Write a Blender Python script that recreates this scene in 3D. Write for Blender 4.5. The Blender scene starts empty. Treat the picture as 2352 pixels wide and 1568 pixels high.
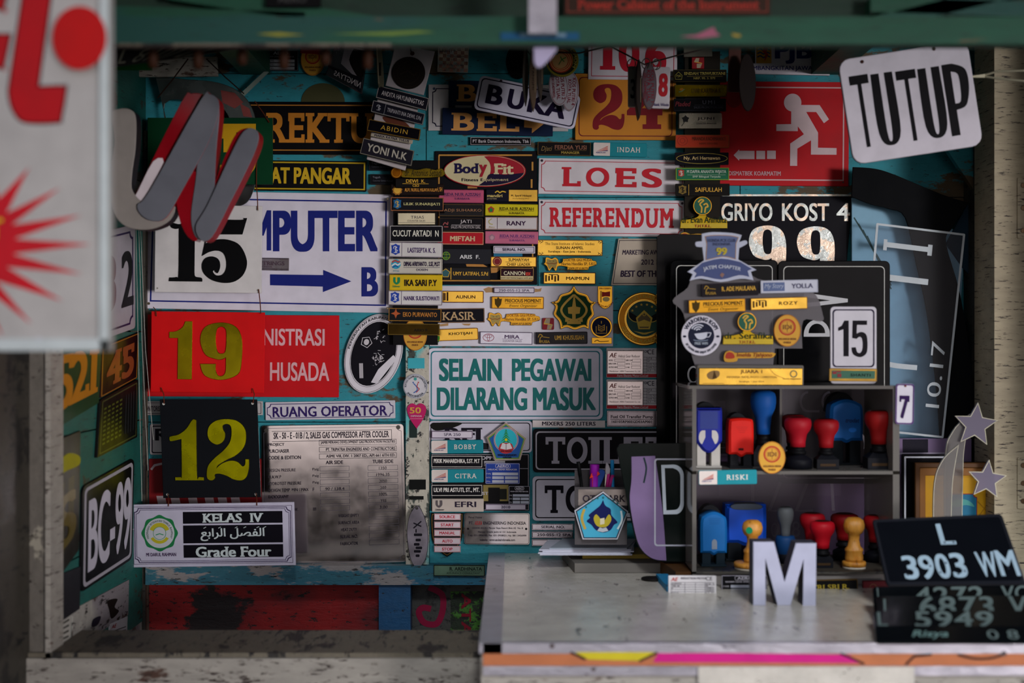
import bpy, math, random
from mathutils import Vector, Matrix
from mathutils.geometry import tessellate_polygon
SC = bpy.context.scene
COL = SC.collection
random.seed(7)
# ------------------------------------------------------------------ camera, sky, lamps, exposure
D, FPX, CX, CY, H = 2.0, 2352 * 50 / 36, 1176.0, 784.0, 1.45
cd = bpy.data.cameras.new('camera'); cam = bpy.data.objects.new('camera', cd); COL.objects.link(cam)
cam.location = (0, -D, H); cam.rotation_euler = (math.radians(90), 0, 0)
cd.lens = 50; cd.sensor_width = 36; cd.clip_start = 0.05; cd.clip_end = 200
cd.dof.use_dof = True; cd.dof.focus_distance = D - 0.012; cd.dof.aperture_fstop = 3.2; cd.dof.aperture_blades = 0
SC.camera = cam
SC.view_settings.view_transform = 'Standard'; SC.view_settings.look = 'None'
SC.view_settings.gamma = 1; SC.view_settings.use_curve_mapping = False
SC.view_settings.exposure = 0.84
world = bpy.data.worlds.new('sky'); SC.world = world; world.use_nodes = True
nt = world.node_tree; bg = nt.nodes['Background']
tc = nt.nodes.new('ShaderNodeTexCoord'); sp = nt.nodes.new('ShaderNodeSeparateXYZ'); rp = nt.nodes.new('ShaderNodeValToRGB')
nt.links.new(tc.outputs['Generated'], sp.inputs[0]); nt.links.new(sp.outputs['Z'], rp.inputs[0]); nt.links.new(rp.outputs[0], bg.inputs[0])
mrz = nt.nodes.new('ShaderNodeMapRange'); mrz.inputs['From Min'].default_value = -.3; mrz.inputs['From Max'].default_value = .7
nt.links.new(sp.outputs['Z'], mrz.inputs['Value']); nt.links.new(mrz.outputs[0], rp.inputs[0])
rp.color_ramp.elements[0].position = 0.185; rp.color_ramp.elements[0].color = (0.10, 0.09, 0.085, 1)
rp.color_ramp.elements[1].position = 0.21; rp.color_ramp.elements[1].color = (1.25, 1.12, 1.12, 1)
e = rp.color_ramp.elements.new(0.42); e.color = (1.25, 1.12, 1.12, 1)
e = rp.color_ramp.elements.new(0.60); e.color = (0.5, 0.56, 0.7, 1)
bg.inputs[1].default_value = 0.52
def area(name, loc, target, sx, sy, power, color, spread=180):
    l = bpy.data.lights.new(name, 'AREA'); l.shape = 'RECTANGLE'; l.size = sx; l.size_y = sy; l.energy = power; l.color = color
    l.spread = math.radians(spread)
    o = bpy.data.objects.new(name, l); COL.objects.link(o); o.location = loc
    o.rotation_euler = (Vector(target) - Vector(loc)).to_track_quat('-Z', 'Y').to_euler()
    return o
area('wall_fill_lamp', (2.7, -4.0, H - 0.2), (0.13, 0, H + 0.02), 2.1, 0.8, 2.05, (1.0, 0.95, 0.97), 17)  # added narrow-spread lamp, brightens the wall centre more than its edges
area('counter_fill_lamp', (.7, -4.2, H + 2.7), (.38, -.35, H - .3), 1.0, 0.8, 1.0, (.95, 0.97, 1.0), 14)  # added lamp aimed down to brighten the counter top

# ------------------------------------------------------------------ materials
def lin(c):
    return c / 12.92 if c <= .04045 else ((c + .055) / 1.055) ** 2.4
def rgb(h):
    return tuple(lin(int(h[i:i + 2], 16) / 255) for i in (0, 2, 4)) + (1,)
MATS = {}
def M(key, rough=.52, metal=0.0, var=.12, spec=.2, bump=0.0, kind=None):
    """'c81020' plastic or paint; 'm:..' matt; 'x:..' metal; 'g:..' very glossy."""
    if key in MATS: return MATS[key]
    h = key
    if ':' in key:
        k, h = key.split(':')
        if k == 'm': rough = .75; spec = .25
        elif k == 'f': rough = .95; spec = 0
        elif k == 'x': metal = 1; rough = .24; var = .25
        elif k == 'g': rough = .1; spec = .3
        elif k == 'b': metal = 1; rough = .32; var = .4
        elif k == 'y': metal = 1; rough = .09; var = .12
    m = bpy.data.materials.new('paint_' + key.replace(':', '_')); m.use_nodes = True; nt = m.node_tree
    b = nt.nodes['Principled BSDF']; c = rgb(h)
    if sum(c[:3]) < .12: spec *= .45
    tc = nt.nodes.new('ShaderNodeNewGeometry'); n = nt.nodes.new('ShaderNodeTexNoise'); n.inputs['Scale'].default_value = 38; n.inputs['Detail'].default_value = 4
    nt.links.new(tc.outputs['Position'], n.inputs['Vector'])
    r = nt.nodes.new('ShaderNodeValToRGB'); r.color_ramp.elements[0].position = .3; r.color_ramp.elements[1].position = .65
    f = 1 - var
    r.color_ramp.elements[0].color = (c[0] * f, c[1] * f, c[2] * f, 1); r.color_ramp.elements[1].color = c
    nt.links.new(n.outputs['Fac'], r.inputs[0]); nt.links.new(r.outputs[0], b.inputs['Base Color'])
    mr = nt.nodes.new('ShaderNodeMapRange'); mr.inputs['To Min'].default_value = max(.03, rough - .08); mr.inputs['To Max'].default_value = rough + .12
    nt.links.new(n.outputs['Fac'], mr.inputs['Value']); nt.links.new(mr.outputs[0], b.inputs['Roughness'])
    b.inputs['Metallic'].default_value = metal; b.inputs['Specular IOR Level'].default_value = spec
    if metal:
        bp = nt.nodes.new('ShaderNodeBump'); bp.inputs['Strength'].default_value = .04 if rough == .09 else .25; bp.inputs['Distance'].default_value = .002
        n2 = nt.nodes.new('ShaderNodeTexNoise'); n2.inputs['Scale'].default_value = 30; n2.inputs['Detail'].default_value = 1
        nt.links.new(tc.outputs['Position'], n2.inputs['Vector']); nt.links.new(n2.outputs['Fac'], bp.inputs['Height']); nt.links.new(bp.outputs[0], b.inputs['Normal'])
    MATS[key] = m; return m
GOLD, GOLDL, BRASS, SILV, STEEL = 'x:d8a030', 'x:f0c050', 'b:6a5020', 'x:c8c4bc', 'y:d0c8c4'
def worn(name, base, under, dark, amount=.42, scale=9, stretch=(1, 1, 4), crack=.6, rough=.6, third=None, metal=0):
    """painted wood: base coat chipped to an under coat, with dark grime and fine cracks"""
    m = bpy.data.materials.new(name); m.use_nodes = True; nt = m.node_tree; N = nt.nodes.new; L = nt.links.new
    b = nt.nodes['Principled BSDF']; g = N('ShaderNodeNewGeometry'); mp = N('ShaderNodeMapping'); mp.inputs['Scale'].default_value = stretch
    L(g.outputs['Position'], mp.inputs[0])
    def noise(s, d, ro=.6, src=mp):
        n = N('ShaderNodeTexNoise'); n.inputs['Scale'].default_value = s; n.inputs['Detail'].default_value = d; n.inputs['Roughness'].default_value = ro
        L(src.outputs[0], n.inputs['Vector']); return n
    def ramp(src, a, bb, ca=(0, 0, 0, 1), cb=(1, 1, 1, 1)):
        r = N('ShaderNodeValToRGB'); r.color_ramp.elements[0].position = a; r.color_ramp.elements[1].position = bb
        r.color_ramp.elements[0].color = ca; r.color_ramp.elements[1].color = cb; L(src, r.inputs[0]); return r
    def mix(f, a, c):
        x = N('ShaderNodeMix'); x.data_type = 'RGBA'; L(f, x.inputs[0])
        for s, i in ((a, 6), (c, 7)):
            if isinstance(s, tuple): x.inputs[i].default_value = s
            else: L(s, x.inputs[i])
        return x.outputs[2]
    n1 = noise(scale, 8, .65); n2 = noise(scale * 4, 6); n3 = noise(scale * .5, 3)
    tone = ramp(n2.outputs[0], .3, .7, tuple(v * .7 for v in rgb(base)[:3]) + (1,), rgb(base))
    c = tone.outputs[0]
    if third: c = mix(ramp(n3.outputs[0], .5, .56).outputs[0], c, rgb(third))
    c = mix(ramp(n1.outputs[0], 1 - amount, 1 - amount + .03).outputs[0], c, rgb(under))
    mp2 = N('ShaderNodeMapping'); mp2.inputs['Scale'].default_value = (stretch[0] * 3, 1, stretch[2] * 5); L(g.outputs['Position'], mp2.inputs[0])
    n4 = noise(22, 6, .7, mp2)
    ck = ramp(n4.outputs[0], .66 - .1 * crack, .69 - .1 * crack)
    c = mix(ck.outputs[0], c, rgb(dark))
    L(c, b.inputs['Base Color']); b.inputs['Roughness'].default_value = rough; b.inputs['Metallic'].default_value = metal
    bp = N('ShaderNodeBump'); bp.inputs['Strength'].default_value = .6; bp.inputs['Distance'].default_value = .002
    L(n4.outputs[0], bp.inputs['Height']); bp.invert = True; L(bp.outputs[0], b.inputs['Normal'])
    MATS[name] = m; return m
def clear(name, tint, gloss=.25, alpha=.25, rough=.08):
    m = bpy.data.materials.new(name); m.use_nodes = True; nt = m.node_tree; nt.nodes.clear(); N = nt.nodes.new; L = nt.links.new
    o = N('ShaderNodeOutputMaterial'); t = N('ShaderNodeBsdfTransparent'); t.inputs[0].default_value = rgb(tint)
    d = N('ShaderNodeBsdfPrincipled'); d.inputs['Base Color'].default_value = rgb(tint); d.inputs['Roughness'].default_value = rough; d.inputs['Specular IOR Level'].default_value = .3
    lw = N('ShaderNodeLayerWeight'); lw.inputs[0].default_value = .25
    mr = N('ShaderNodeMapRange'); mr.inputs['To Min'].default_value = alpha; mr.inputs['To Max'].default_value = min(1, alpha + .6)
    L(lw.outputs['Facing'], mr.inputs['Value']); mx = N('ShaderNodeMixShader'); L(mr.outputs[0], mx.inputs[0]); L(t.outputs[0], mx.inputs[1]); L(d.outputs[0], mx.inputs[2]); L(mx.outputs[0], o.inputs[0])
    MATS[name] = m; return m
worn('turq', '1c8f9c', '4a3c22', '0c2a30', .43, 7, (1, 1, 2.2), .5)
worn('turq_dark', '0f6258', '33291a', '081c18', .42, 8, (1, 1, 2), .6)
worn('green_beam', '0a5038', '6a4a30', '0a2a20', .36, 10, (.5, 1, 3), .4, third='0a463e')
worn('green_dark', '06301f', '2a2418', '04140f', .36, 10, (.5, 1, 3), .4)
worn('bluegrey', '2c6f80', '8f8a88', '1a1a1a', .47, 9, (1, 1, 3), .7, third='13607c')
worn('blue_post', '0e4f7c', '6e3a24', '0a1420', .34, 22, (1, 1, 1), .5)
worn('white_post', 'c2bdac', '2e3a32', '141210', .46, 16, (1.6, 1, 1), .9, third='5ab0b0')
worn('cream', 'b0a488', '8a7a5c', '2a2018', .34, 7, (.6, 1, 2.6), .8)
worn('sill', 'a7a196', '4a3022', '2a1a12', .38, 8, (.8, 1, 2.5), .8)
worn('grey_post', '6e685f', '9a9484', '241c16', .4, 26, (1, 1, .8), .6, rough=.45)
worn('red_panel', '9c0506', '150404', '0a0304', .44, 6, (1, 1, 1.6), .7, third='60040a')  # dark tones also carry the shade of the recess
worn('graffiti', '4a4842', '0f100e', '050505', .5, 9, (1, 1, 1), 1.0, third='3a3a36')
worn('moss', '3f7a1c', '12220a', '050805', .5, 60, (1, 1, 1), 1.2)
worn('leftwood', '6a6252', '1f1b16', '0d0b09', .45, 12, (2, 1, .5), .9)
worn('laminate', 'cfc9bd', '9a8f7e', '4a3e34', .30, 6, (1, 1, 1), .35, rough=.12)
worn('alu', 'b9b5bd', '85828a', '3c383c', .33, 12, (.5, 1, 1), .3, rough=.3, metal=.6)
worn('poster', 'a8a49a', '4a3c34', '15110e', .42, 12, (1, 1, 1), .9, third='807a7c')
worn('grime', '3a352c', '14110d', '050403', .45, 14, (1, 1, 1), .8)
worn('holo', 'cfd6d0', 'e0c8b0', '90b0a8', .5, 55, (1, 1, 1), .2, rough=.25, metal=.5)
worn('woodturn', 'c98a34', 'b0701f', '7a4a14', .45, 20, (4, 4, .6), .3, rough=.35)
clear('acrylic', 'b8b4b0', alpha=.22)
clear('acrylic_thin', 'f8f8fa', alpha=.005)
clear('smoke', '6a6668', alpha=.45)
clear('stand_clear', 'b0acb0', alpha=.26)
clear('clear_edge', '84807a', alpha=.5)
def mat(k): return MATS[k] if k in MATS else M(k)

# ------------------------------------------------------------------ 2-D shapes (x right, y down)
def rrect(x0, y0, x1, y1, r=0, seg=4):
    r = min(r, (x1 - x0) / 2 - .01, (y1 - y0) / 2 - .01)
    if r <= 0: return [(x0, y0), (x1, y0), (x1, y1), (x0, y1)]
    out = []
    for cx, cy, a in ((x1 - r, y0 + r, -90), (x1 - r, y1 - r, 0), (x0 + r, y1 - r, 90), (x0 + r, y0 + r, 180)):
        for i in range(seg + 1):
            t = math.radians(a + 90 * i / seg); out.append((cx + r * math.cos(t), cy + r * math.sin(t)))
    return out
def notch(x0, y0, x1, y1, r, seg=4):
    out = []
    for cx, cy, a in ((x1, y0, 180), (x1, y1, 270), (x0, y1, 0), (x0, y0, 90)):
        for i in range(seg + 1):
            t = math.radians(a - 90 * i / seg); out.append((cx + r * math.cos(t), cy + r * math.sin(t)))
    return out
def ell(cx, cy, rx, ry=None, n=36, rot=0):
    ry = ry or rx; o = []; c, s = math.cos(math.radians(rot)), math.sin(math.radians(rot))
    for i in range(n):
        t = 2 * math.pi * i / n; x, y = rx * math.cos(t), ry * math.sin(t); o.append((cx + x * c - y * s, cy + x * s + y * c))
    return o
def star(cx, cy, R, r, n=5, a0=-90):
    return [(cx + (R if i % 2 == 0 else r) * math.cos(math.radians(a0 + 180 * i / n)), cy + (R if i % 2 == 0 else r) * math.sin(math.radians(a0 + 180 * i / n))) for i in range(2 * n)]
def ngon(cx, cy, R, n, a0=-90):
    return [(cx + R * math.cos(math.radians(a0 + 360 * i / n)), cy + R * math.sin(math.radians(a0 + 360 * i / n))) for i in range(n)]
def area2(p): return sum(p[i - 1][0] * p[i][1] - p[i][0] * p[i - 1][1] for i in range(len(p))) / 2
def inset(p, d):
    s = 1 if area2(p) > 0 else -1; n = len(p); out = []
    for i in range(n):
        a, b, c = p[i - 1], p[i], p[(i + 1) % n]
        e1 = (b[0] - a[0], b[1] - a[1]); e2 = (c[0] - b[0], c[1] - b[1])
        l1 = math.hypot(*e1) or 1; l2 = math.hypot(*e2) or 1
        n1 = (-e1[1] / l1, e1[0] / l1); n2 = (-e2[1] / l2, e2[0] / l2)
        m = (n1[0] + n2[0], n1[1] + n2[1]); k = 1 + n1[0] * n2[0] + n1[1] * n2[1]
        k = max(k, .45); out.append((b[0] + s * d * m[0] / k, b[1] + s * d * m[1] / k))
    return out
def ribbon(pts, w):
    """closed polygon around a polyline; w a width or one width per point"""
    n = len(pts); ws = w if isinstance(w, (list, tuple)) else [w] * n; L, R = [], []
    for i in range(n):
        a = pts[max(0, i - 1)]; b = pts[min(n - 1, i + 1)]
        dx, dy = b[0] - a[0], b[1] - a[1]; l = math.hypot(dx, dy) or 1; k = ws[i] / 2
        if 0 < i < n - 1:
            e = (pts[i][0] - a[0], pts[i][1] - a[1]); le = math.hypot(*e) or 1
            k /= max(.5, (e[0] * dx + e[1] * dy) / (le * l))
        L.append((pts[i][0] - dy / l * k, pts[i][1] + dx / l * k)); R.append((pts[i][0] + dy / l * k, pts[i][1] - dx / l * k))
    return L + R[::-1]
def smooth(pts, seg=5, closed=True):
    """Catmull-Rom through the points; a third element marks a sharp corner"""
    n = len(pts); out = []; rng = range(n) if closed else range(n - 1)
    for i in rng:
        p1, p2 = pts[i], pts[(i + 1) % n]; p0 = pts[i - 1] if (closed or i) else p1; p3 = pts[(i + 2) % n] if (closed or i < n - 2) else p2
        if len(p1) > 2: p0 = p1
        if len(p2) > 2: p3 = p2
        if len(p1) > 2 and len(p2) > 2: out.append(p1[:2]); continue
        for k in range(seg):
            t = k / seg
            out.append(tuple(.5 * (2 * p1[j] + (p2[j] - p0[j]) * t + (2 * p0[j] - 5 * p1[j] + 4 * p2[j] - p3[j]) * t * t + (3 * p1[j] - p0[j] - 3 * p2[j] + p3[j]) * t ** 3) for j in (0, 1)))
    if not closed: out.append(pts[-1][:2])
    return out
def C_(pts, s, ox, oy):
    return [((p[0] / s + ox), (p[1] / s + oy)) + tuple(p[2:]) for p in pts]
def arcpts(cx, cy, rx, ry, a0, a1, n=14):
    return [(cx + rx * math.cos(math.radians(a0 + (a1 - a0) * i / n)), cy + ry * math.sin(math.radians(a0 + (a1 - a0) * i / n))) for i in range(n + 1)]

# ------------------------------------------------------------------ lettering from the built-in font
_TX = {}
STAMP = {'r': (0, 0), 'b': (.022, .012), 'h': (.043, .022), 's': (.012, .004), 'S': (.034, .014), 'i': (0, 0), 'I': (.02, .01), 't': (.008, .004)}
def strmesh(s, f, sp, big=False):
    key = (s, f, sp, big)
    if key in _TX: return _TX[key]
    c = bpy.data.curves.new('t', 'FONT'); c.body = s; c.resolution_u = 9 if big else 3 if len(s) < 12 else 2; c.space_character = sp; c.fill_mode = 'FRONT'
    o = bpy.data.objects.new('t', c); COL.objects.link(o); bpy.context.view_layer.update()
    m = bpy.data.meshes.new_from_object(o.evaluated_get(bpy.context.evaluated_depsgraph_get()))
    V = [(v.co.x, v.co.y, 0) for v in m.vertices]; F = [tuple(p.vertices) for p in m.polygons]
    bpy.data.objects.remove(o); bpy.data.curves.remove(c); bpy.data.meshes.remove(m)
    if f in 'sS' and V:
        cap = .72
        ys = sorted(v[1] for v in V); cnt = {}
        for v in V:
            k = round(v[1], 3)
            if k > .45: cnt[k] = cnt.get(k, 0) + 1
        tops = [k for k, n in cnt.items() if n >= 2]
        ed = {}
        for fc in F:
            for i in range(len(fc)):
                a, b = fc[i], fc[(i + 1) % len(fc)]; kk = (min(a, b), max(a, b)); ed[kk] = ed.get(kk, 0) + 1
        runs = {}
        for (a, b), n in ed.items():
            if n == 1 and abs(V[a][1] - V[b][1]) < 1e-4:
                y = round(V[a][1], 3)
                if abs(y) < .02 or (y in tops and y > .6): runs.setdefault(y, []).append((min(V[a][0], V[b][0]), max(V[a][0], V[b][0])))
        th = .05
        for y, rr in runs.items():
            rr.sort(); mg = []
            for a, b in rr:
                if mg and a <= mg[-1][1] + .004: mg[-1][1] = max(mg[-1][1], b)
                else: mg.append([a, b])
            sg = 1 if y < .3 else -1
            for a, b in mg:
                if b - a < .04: continue
                e = .055
                rects = [(a - e, b + e, y, y + sg * th)] if b - a < .25 else [(a - e * .6, b + e * .4, y, y + sg * th), (b - .01, b + e * .5, y, y + sg * .17)]
                if b - a > .3: rects.append((a - e * .6, a, y, y + sg * (.17 if y > .3 else .05)))
                for ri, (x0, x1, y0, y1) in enumerate(rects):
                    zz = .8 + .7 * ri; y0, y1 = min(y0, y1), max(y0, y1); k = len(V); V += [(x0, y0, zz), (x1, y0, zz), (x1, y1, zz), (x0, y1, zz)]; F.append((k, k + 1, k + 2, k + 3))
    dx, dy = STAMP[f]
    if dx:
        r5 = (-1, -.5, 0, .5, 1) if big else (-1, 1)
        offs = [(a * dx, b * dy) for a in r5 for b in r5 if max(abs(a), abs(b)) == 1 and (abs(a) == 1 or not big or True)]; V2, F2 = [], []
        for q, (ox, oy) in enumerate(offs):
            k = len(V2); V2 += [(x + ox, y + oy, z + 3 * q) for x, y, z in V]; F2 += [tuple(i + k for i in fc) for fc in F]
        V, F = V2, F2
    if f in 'iI': V = [(x + y * .25, y, z) for x, y, z in V]
    F = [f[::-1] for f in F]; _TX[key] = (V, F); return V, F

# ------------------------------------------------------------------ things
def P(px, py, d):
    s = (D - d) / FPX
    return Vector(((px - CX) * s, -d, H + (CY - py) * s))
LX = -0.515
def LW(px, py):                       # a point on the left wall, seen at that pixel
    dd = D - FPX * -LX / (CX - px); return (px, py, dd)
def mesh_obj(name, V, F, mats, fm, parent=None, smooth=False, base=None):
    me = bpy.data.meshes.new(name); base = base or Vector((0, 0, 0))
    me.from_pydata([tuple(Vector(v) - base) for v in V], [], F)
    for m in mats: me.materials.append(mat(m))
    me.polygons.foreach_set('material_index', fm)
    if smooth: me.polygons.foreach_set('use_smooth', [True] * len(F))
    me.update()
    o = bpy.data.objects.new(name, me); COL.objects.link(o)
    if parent: o.parent = parent
    else: o.location = base
    return o
ALL = []; EP = 4e-6
class Buf:
    def __init__(s): s.V, s.F, s.m, s.fm, s.sm = [], [], [], [], False
    def mi(s, k):
        if k not in s.m: s.m.append(k)
        return s.m.index(k)
    def add(s, V, F, k):
        n = len(s.V); s.V += V; s.F += [tuple(i + n for i in f) for f in F]; s.fm += [s.mi(k)] * len(F)
class T:
    """a thing; its art is written in photograph pixels and mapped on its own plane in the room"""
    def __init__(s, name, label, cat, box, d=.004, rot=0, quad=None, group=None, kind=None, part_labels=None):
        s.name, s.label, s.cat, s.group, s.kind = name, label, cat, group, kind
        s.box = box; x0, y0, x1, y1 = box; s.parts = {}; s.pl = part_labels or {}; s.n = 0.0
        if quad is None:
            cx, cy = (x0 + x1) / 2, (y0 + y1) / 2; c, sn = math.cos(math.radians(rot)), math.sin(math.radians(rot))
            quad = [(cx + (x - cx) * c - (y - cy) * sn, cy + (x - cx) * sn + (y - cy) * c, d) for x, y in ((x0, y0), (x1, y0), (x1, y1), (x0, y1))]
        quad = [q if len(q) > 2 else (q[0], q[1], d) for q in quad]
        s.q = [P(*q) for q in quad]
        pn = (s.q[1] - s.q[0]).cross(s.q[3] - s.q[0]); eye = Vector((0, -D, H)); ray = s.q[2] - eye
        if abs(ray.dot(pn)) > 1e-9: s.q[2] = eye + ray * ((s.q[0] - eye).dot(pn) / ray.dot(pn))      # keep the plate flat
        u = s.q[1] - s.q[0] + s.q[2] - s.q[3]; v = s.q[3] - s.q[0] + s.q[2] - s.q[1]
        s.nv = -(u.cross(v)).normalized(); s.mpp = (s.q[1] - s.q[0]).length / (x1 - x0)
        s.base = (s.q[2] + s.q[3]) / 2
        ALL.append(s)
    def pt(s, x, y, n=0):
        x0, y0, x1, y1 = s.box; a = (x - x0) / (x1 - x0); b = (y - y0) / (y1 - y0); q = s.q
        return (q[0] * (1 - a) + q[1] * a) * (1 - b) + (q[3] * (1 - a) + q[2] * a) * b + s.nv * n
    def eps(s, k=1):
        s.ek = getattr(s, 'ek', 0) + k; return (s.ek - k) * EP
    def buf(s, part):
        if part not in s.parts: s.parts[part] = Buf()
        return s.parts[part]
    def flat(s, part, outline, col, n=None, holes=()):
        n = (s.n + .0003 if n is None else n) + s.eps()
        loops = [list(outline)] + [list(h) for h in holes]
        V = [p for l in loops for p in l]
        F = [tuple(f) for f in tessellate_polygon([[Vector((p[0], p[1], 0)) for p in l] for l in loops])]
        G = []
        for f in F:
            a = [V[i] for i in f]; G.append(f if area2(a) < 0 else f[::-1])
        s.buf(part).add([s.pt(x, y, n) for x, y in V], G, col); return s
    def solid(s, part, outline, col, n0, n1, bev=0, holes=(), side=None, smooth=False):
        b = s.buf(part); side = side or col
        loops = [list(outline)] + [list(h) for h in holes]
        s2 = [inset(l, bev if i == 0 else -bev) if bev else l for i, l in enumerate(loops)]
        V = [p for l in s2 for p in l]
        F = tessellate_polygon([[Vector((p[0], p[1], 0)) for p in l] for l in s2])
        G = [tuple(f) if area2([V[i] for i in f]) < 0 else tuple(f)[::-1] for f in F]
        b.add([s.pt(x, y, n1) for x, y in V], G, col)
        b.add([s.pt(x, y, n0) for l in loops for x, y in l], [g[::-1] for g in G], side)
        bm = bev * s.mpp
        for l, li in zip(loops, s2):
            k = len(l); rows = [[s.pt(x, y, n0) for x, y in l]]
            if bev: rows.append([s.pt(x, y, n1 - bm) for x, y in l])
            rows.append([s.pt(x, y, n1) for x, y in li])
            VV = [p for r in rows for p in r]; FF = []; cc = []
            for r in range(len(rows) - 1):
                for i in range(k):
                    j = (i + 1) % k; FF.append((r * k + i, r * k + j, (r + 1) * k + j, (r + 1) * k + i))
            if bev:
                b.add(VV, FF[:k], side); b.add(VV, FF[k:], col)
            else: b.add(VV, FF, side)
        s.n = max(s.n, n1); return s
    def plate(s, col, r=2, th=.002, bev=.8, part='plate', shape=None, side=None):
        return s.solid(part, shape or rrect(*s.box, r), col, 0, th, bev, side=side)
    def edge(s, col, ins=3, w=1.2, r=2, part='border', style='r'):
        x0, y0, x1, y1 = s.box; fn = notch if style == 'n' else rrect
        a = fn(x0 + ins, y0 + ins, x1 - ins, y1 - ins, r); b2 = fn(x0 + ins + w, y0 + ins + w, x1 - ins - w, y1 - ins - w, r if style == 'n' else max(0, r - w * .5))
        return s.flat(part, a, col, holes=[b2])
    def rect(s, part, x0, y0, x1, y1, col, r=0, n=None): return s.flat(part, rrect(x0, y0, x1, y1, r), col, n)
    def oval(s, part, cx, cy, rx, ry, col, n=None): return s.flat(part, ell(cx, cy, rx, ry), col, n)
    def ring(s, part, cx, cy, rx, ry, w, col, n=None): return s.flat(part, ell(cx, cy, rx, ry), col, n, [ell(cx, cy, rx - w, ry - w)])
    def line(s, part, pts, w, col, n=None):
        return s.flat(part, ribbon(pts, w), col, n)
    def t(s, txt, x0, y0, x1, y1, col, f='r', sp=1.0, n=None, part='lettering', mirror=False):
        V, F = strmesh(txt, f, sp, y1 - y0 > 24)
        if not V: return s
        xs = [v[0] for v in V]; ys = [v[1] for v in V]; a, b, c, d = min(xs), max(xs), min(ys), max(ys)
        n = (s.n + .0005 if n is None else n) + s.eps(9)
        if mirror: x0, x1 = x1, x0; F = [g[::-1] for g in F]
        s.buf(part).add([s.pt(x0 + (x - a) / (b - a) * (x1 - x0), y1 - (y - c) / (d - c) * (y1 - y0), n + z * EP) for x, y, z in V], F, col); return s
    def vt(s, txt, x0, y0, x1, y1, col, f='r', sp=1.0, n=None, part='lettering', down=True):
        """lettering turned a quarter: reads downwards (or upwards)"""
        V, F = strmesh(txt, f, sp, x1 - x0 > 24); xs = [v[0] for v in V]; ys = [v[1] for v in V]; a, b, c, d = min(xs), max(xs), min(ys), max(ys)
        n = (s.n + .0005 if n is None else n) + s.eps(9); out = []
        for x, y, z in V:
            p, q = (x - a) / (b - a), (y - c) / (d - c)
            out.append(s.pt(x0 + q * (x1 - x0), y0 + p * (y1 - y0), n + z * EP) if down else s.pt(x1 - q * (x1 - x0), y1 - p * (y1 - y0), n + z * EP))
        s.buf(part).add(out, F, col); return s
    def arc(s, txt, cx, cy, r0, r1, a0, a1, col, f='b', n=None, part='lettering', ky=1.0, sp=1.05):
        """lettering bent round a centre, baseline radius r0, cap radius r1, from angle a0 to a1 (screen degrees)"""
        V, F = strmesh(txt, f, sp); xs = [v[0] for v in V]; ys = [v[1] for v in V]; a, b, c, d = min(xs), max(xs), min(ys), max(ys)
        n = (s.n + .0005 if n is None else n) + s.eps(9); out = []
        for x, y, z in V:
            t = math.radians(a0 + (x - a) / (b - a) * (a1 - a0)); r = r0 + (y - c) / (d - c) * (r1 - r0)
            out.append(s.pt(cx + r * math.cos(t), cy + r * math.sin(t) * ky, n + z * EP))
        s.buf(part).add(out, F, col); return s
    def screw(s, *pts, r=3, col='x:8a7f6a'):
        for i, (x, y) in enumerate(pts):
            s.solid('screw:%d' % len(s.parts), ell(x, y, r, n=10), col, s.n, s.n + .001, .6); s.n -= .001
        return s
    def build(s):
        def tag(o):
            if s.label: o['label'] = s.label
            if s.cat: o['category'] = s.cat
            if s.group: o['group'] = s.group
            if s.kind: o['kind'] = s.kind
        if len(s.parts) == 1:
            b = list(s.parts.values())[0]; o = mesh_obj(s.name, b.V, b.F, b.m, b.fm, base=s.base, smooth=b.sm); tag(o); s.obj = o; return
        e = bpy.data.objects.new(s.name, None); COL.objects.link(e); e.location = s.base; e.empty_display_size = .02; tag(e); s.obj = e
        made = {}
        for k, b in s.parts.items():
            par, key = e, k
            if '>' in k: pk, key = k.split('>'); par = made[pk]
            o = mesh_obj(key.split(':')[0], b.V, b.F, b.m, b.fm, parent=par, base=s.base, smooth=b.sm); made[k] = o
            if k in s.pl: o['label'] = s.pl[k]
# ------------------------------------------------------------------ solid geometry
def b_box(x0, x1, y0, y1, z0, z1, bv=0):
    V = [Vector((x, y, z)) for x in (x0, x1) for y in (y0, y1) for z in (z0, z1)]
    return V, [(0, 1, 3, 2), (4, 6, 7, 5), (0, 4, 5, 1), (2, 3, 7, 6), (0, 2, 6, 4), (1, 5, 7, 3)]
def b_lathe(cx, cy, prof, n=24, sx=1, sy=1):
    """prof: (radius, z) from bottom to top"""
    V, F = [], []
    for r, z in prof:
        for i in range(n):
            t = 2 * math.pi * i / n; V.append(Vector((cx + r * sx * math.cos(t), cy + r * sy * math.sin(t), z)))
    for k in range(len(prof) - 1):
        for i in range(n):
            j = (i + 1) % n; F.append((k * n + i, k * n + j, (k + 1) * n + j, (k + 1) * n + i))
    F.append(tuple(range(n))[::-1]); F.append(tuple((len(prof) - 1) * n + i for i in range(n))); return V, F
def b_tube(pts, r, n=6):
    V, F = [], []; pts = [Vector(p) for p in pts]
    for i, p in enumerate(pts):
        d = (pts[min(i + 1, len(pts) - 1)] - pts[max(0, i - 1)]).normalized()
        a = d.cross(Vector((0, 1, .01))).normalized() if abs(d.y) < .95 else d.cross(Vector((1, 0, 0))).normalized(); b = d.cross(a)
        for k in range(n):
            t = 2 * math.pi * k / n; V.append(p + a * r * math.cos(t) + b * r * math.sin(t))
    for i in range(len(pts) - 1):
        for k in range(n):
            j = (k + 1) % n; F.append((i * n + k, i * n + j, (i + 1) * n + j, (i + 1) * n + k))
    F.append(tuple(range(n))[::-1]); F.append(tuple((len(pts) - 1) * n + k for k in range(n))); return V, F
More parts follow.
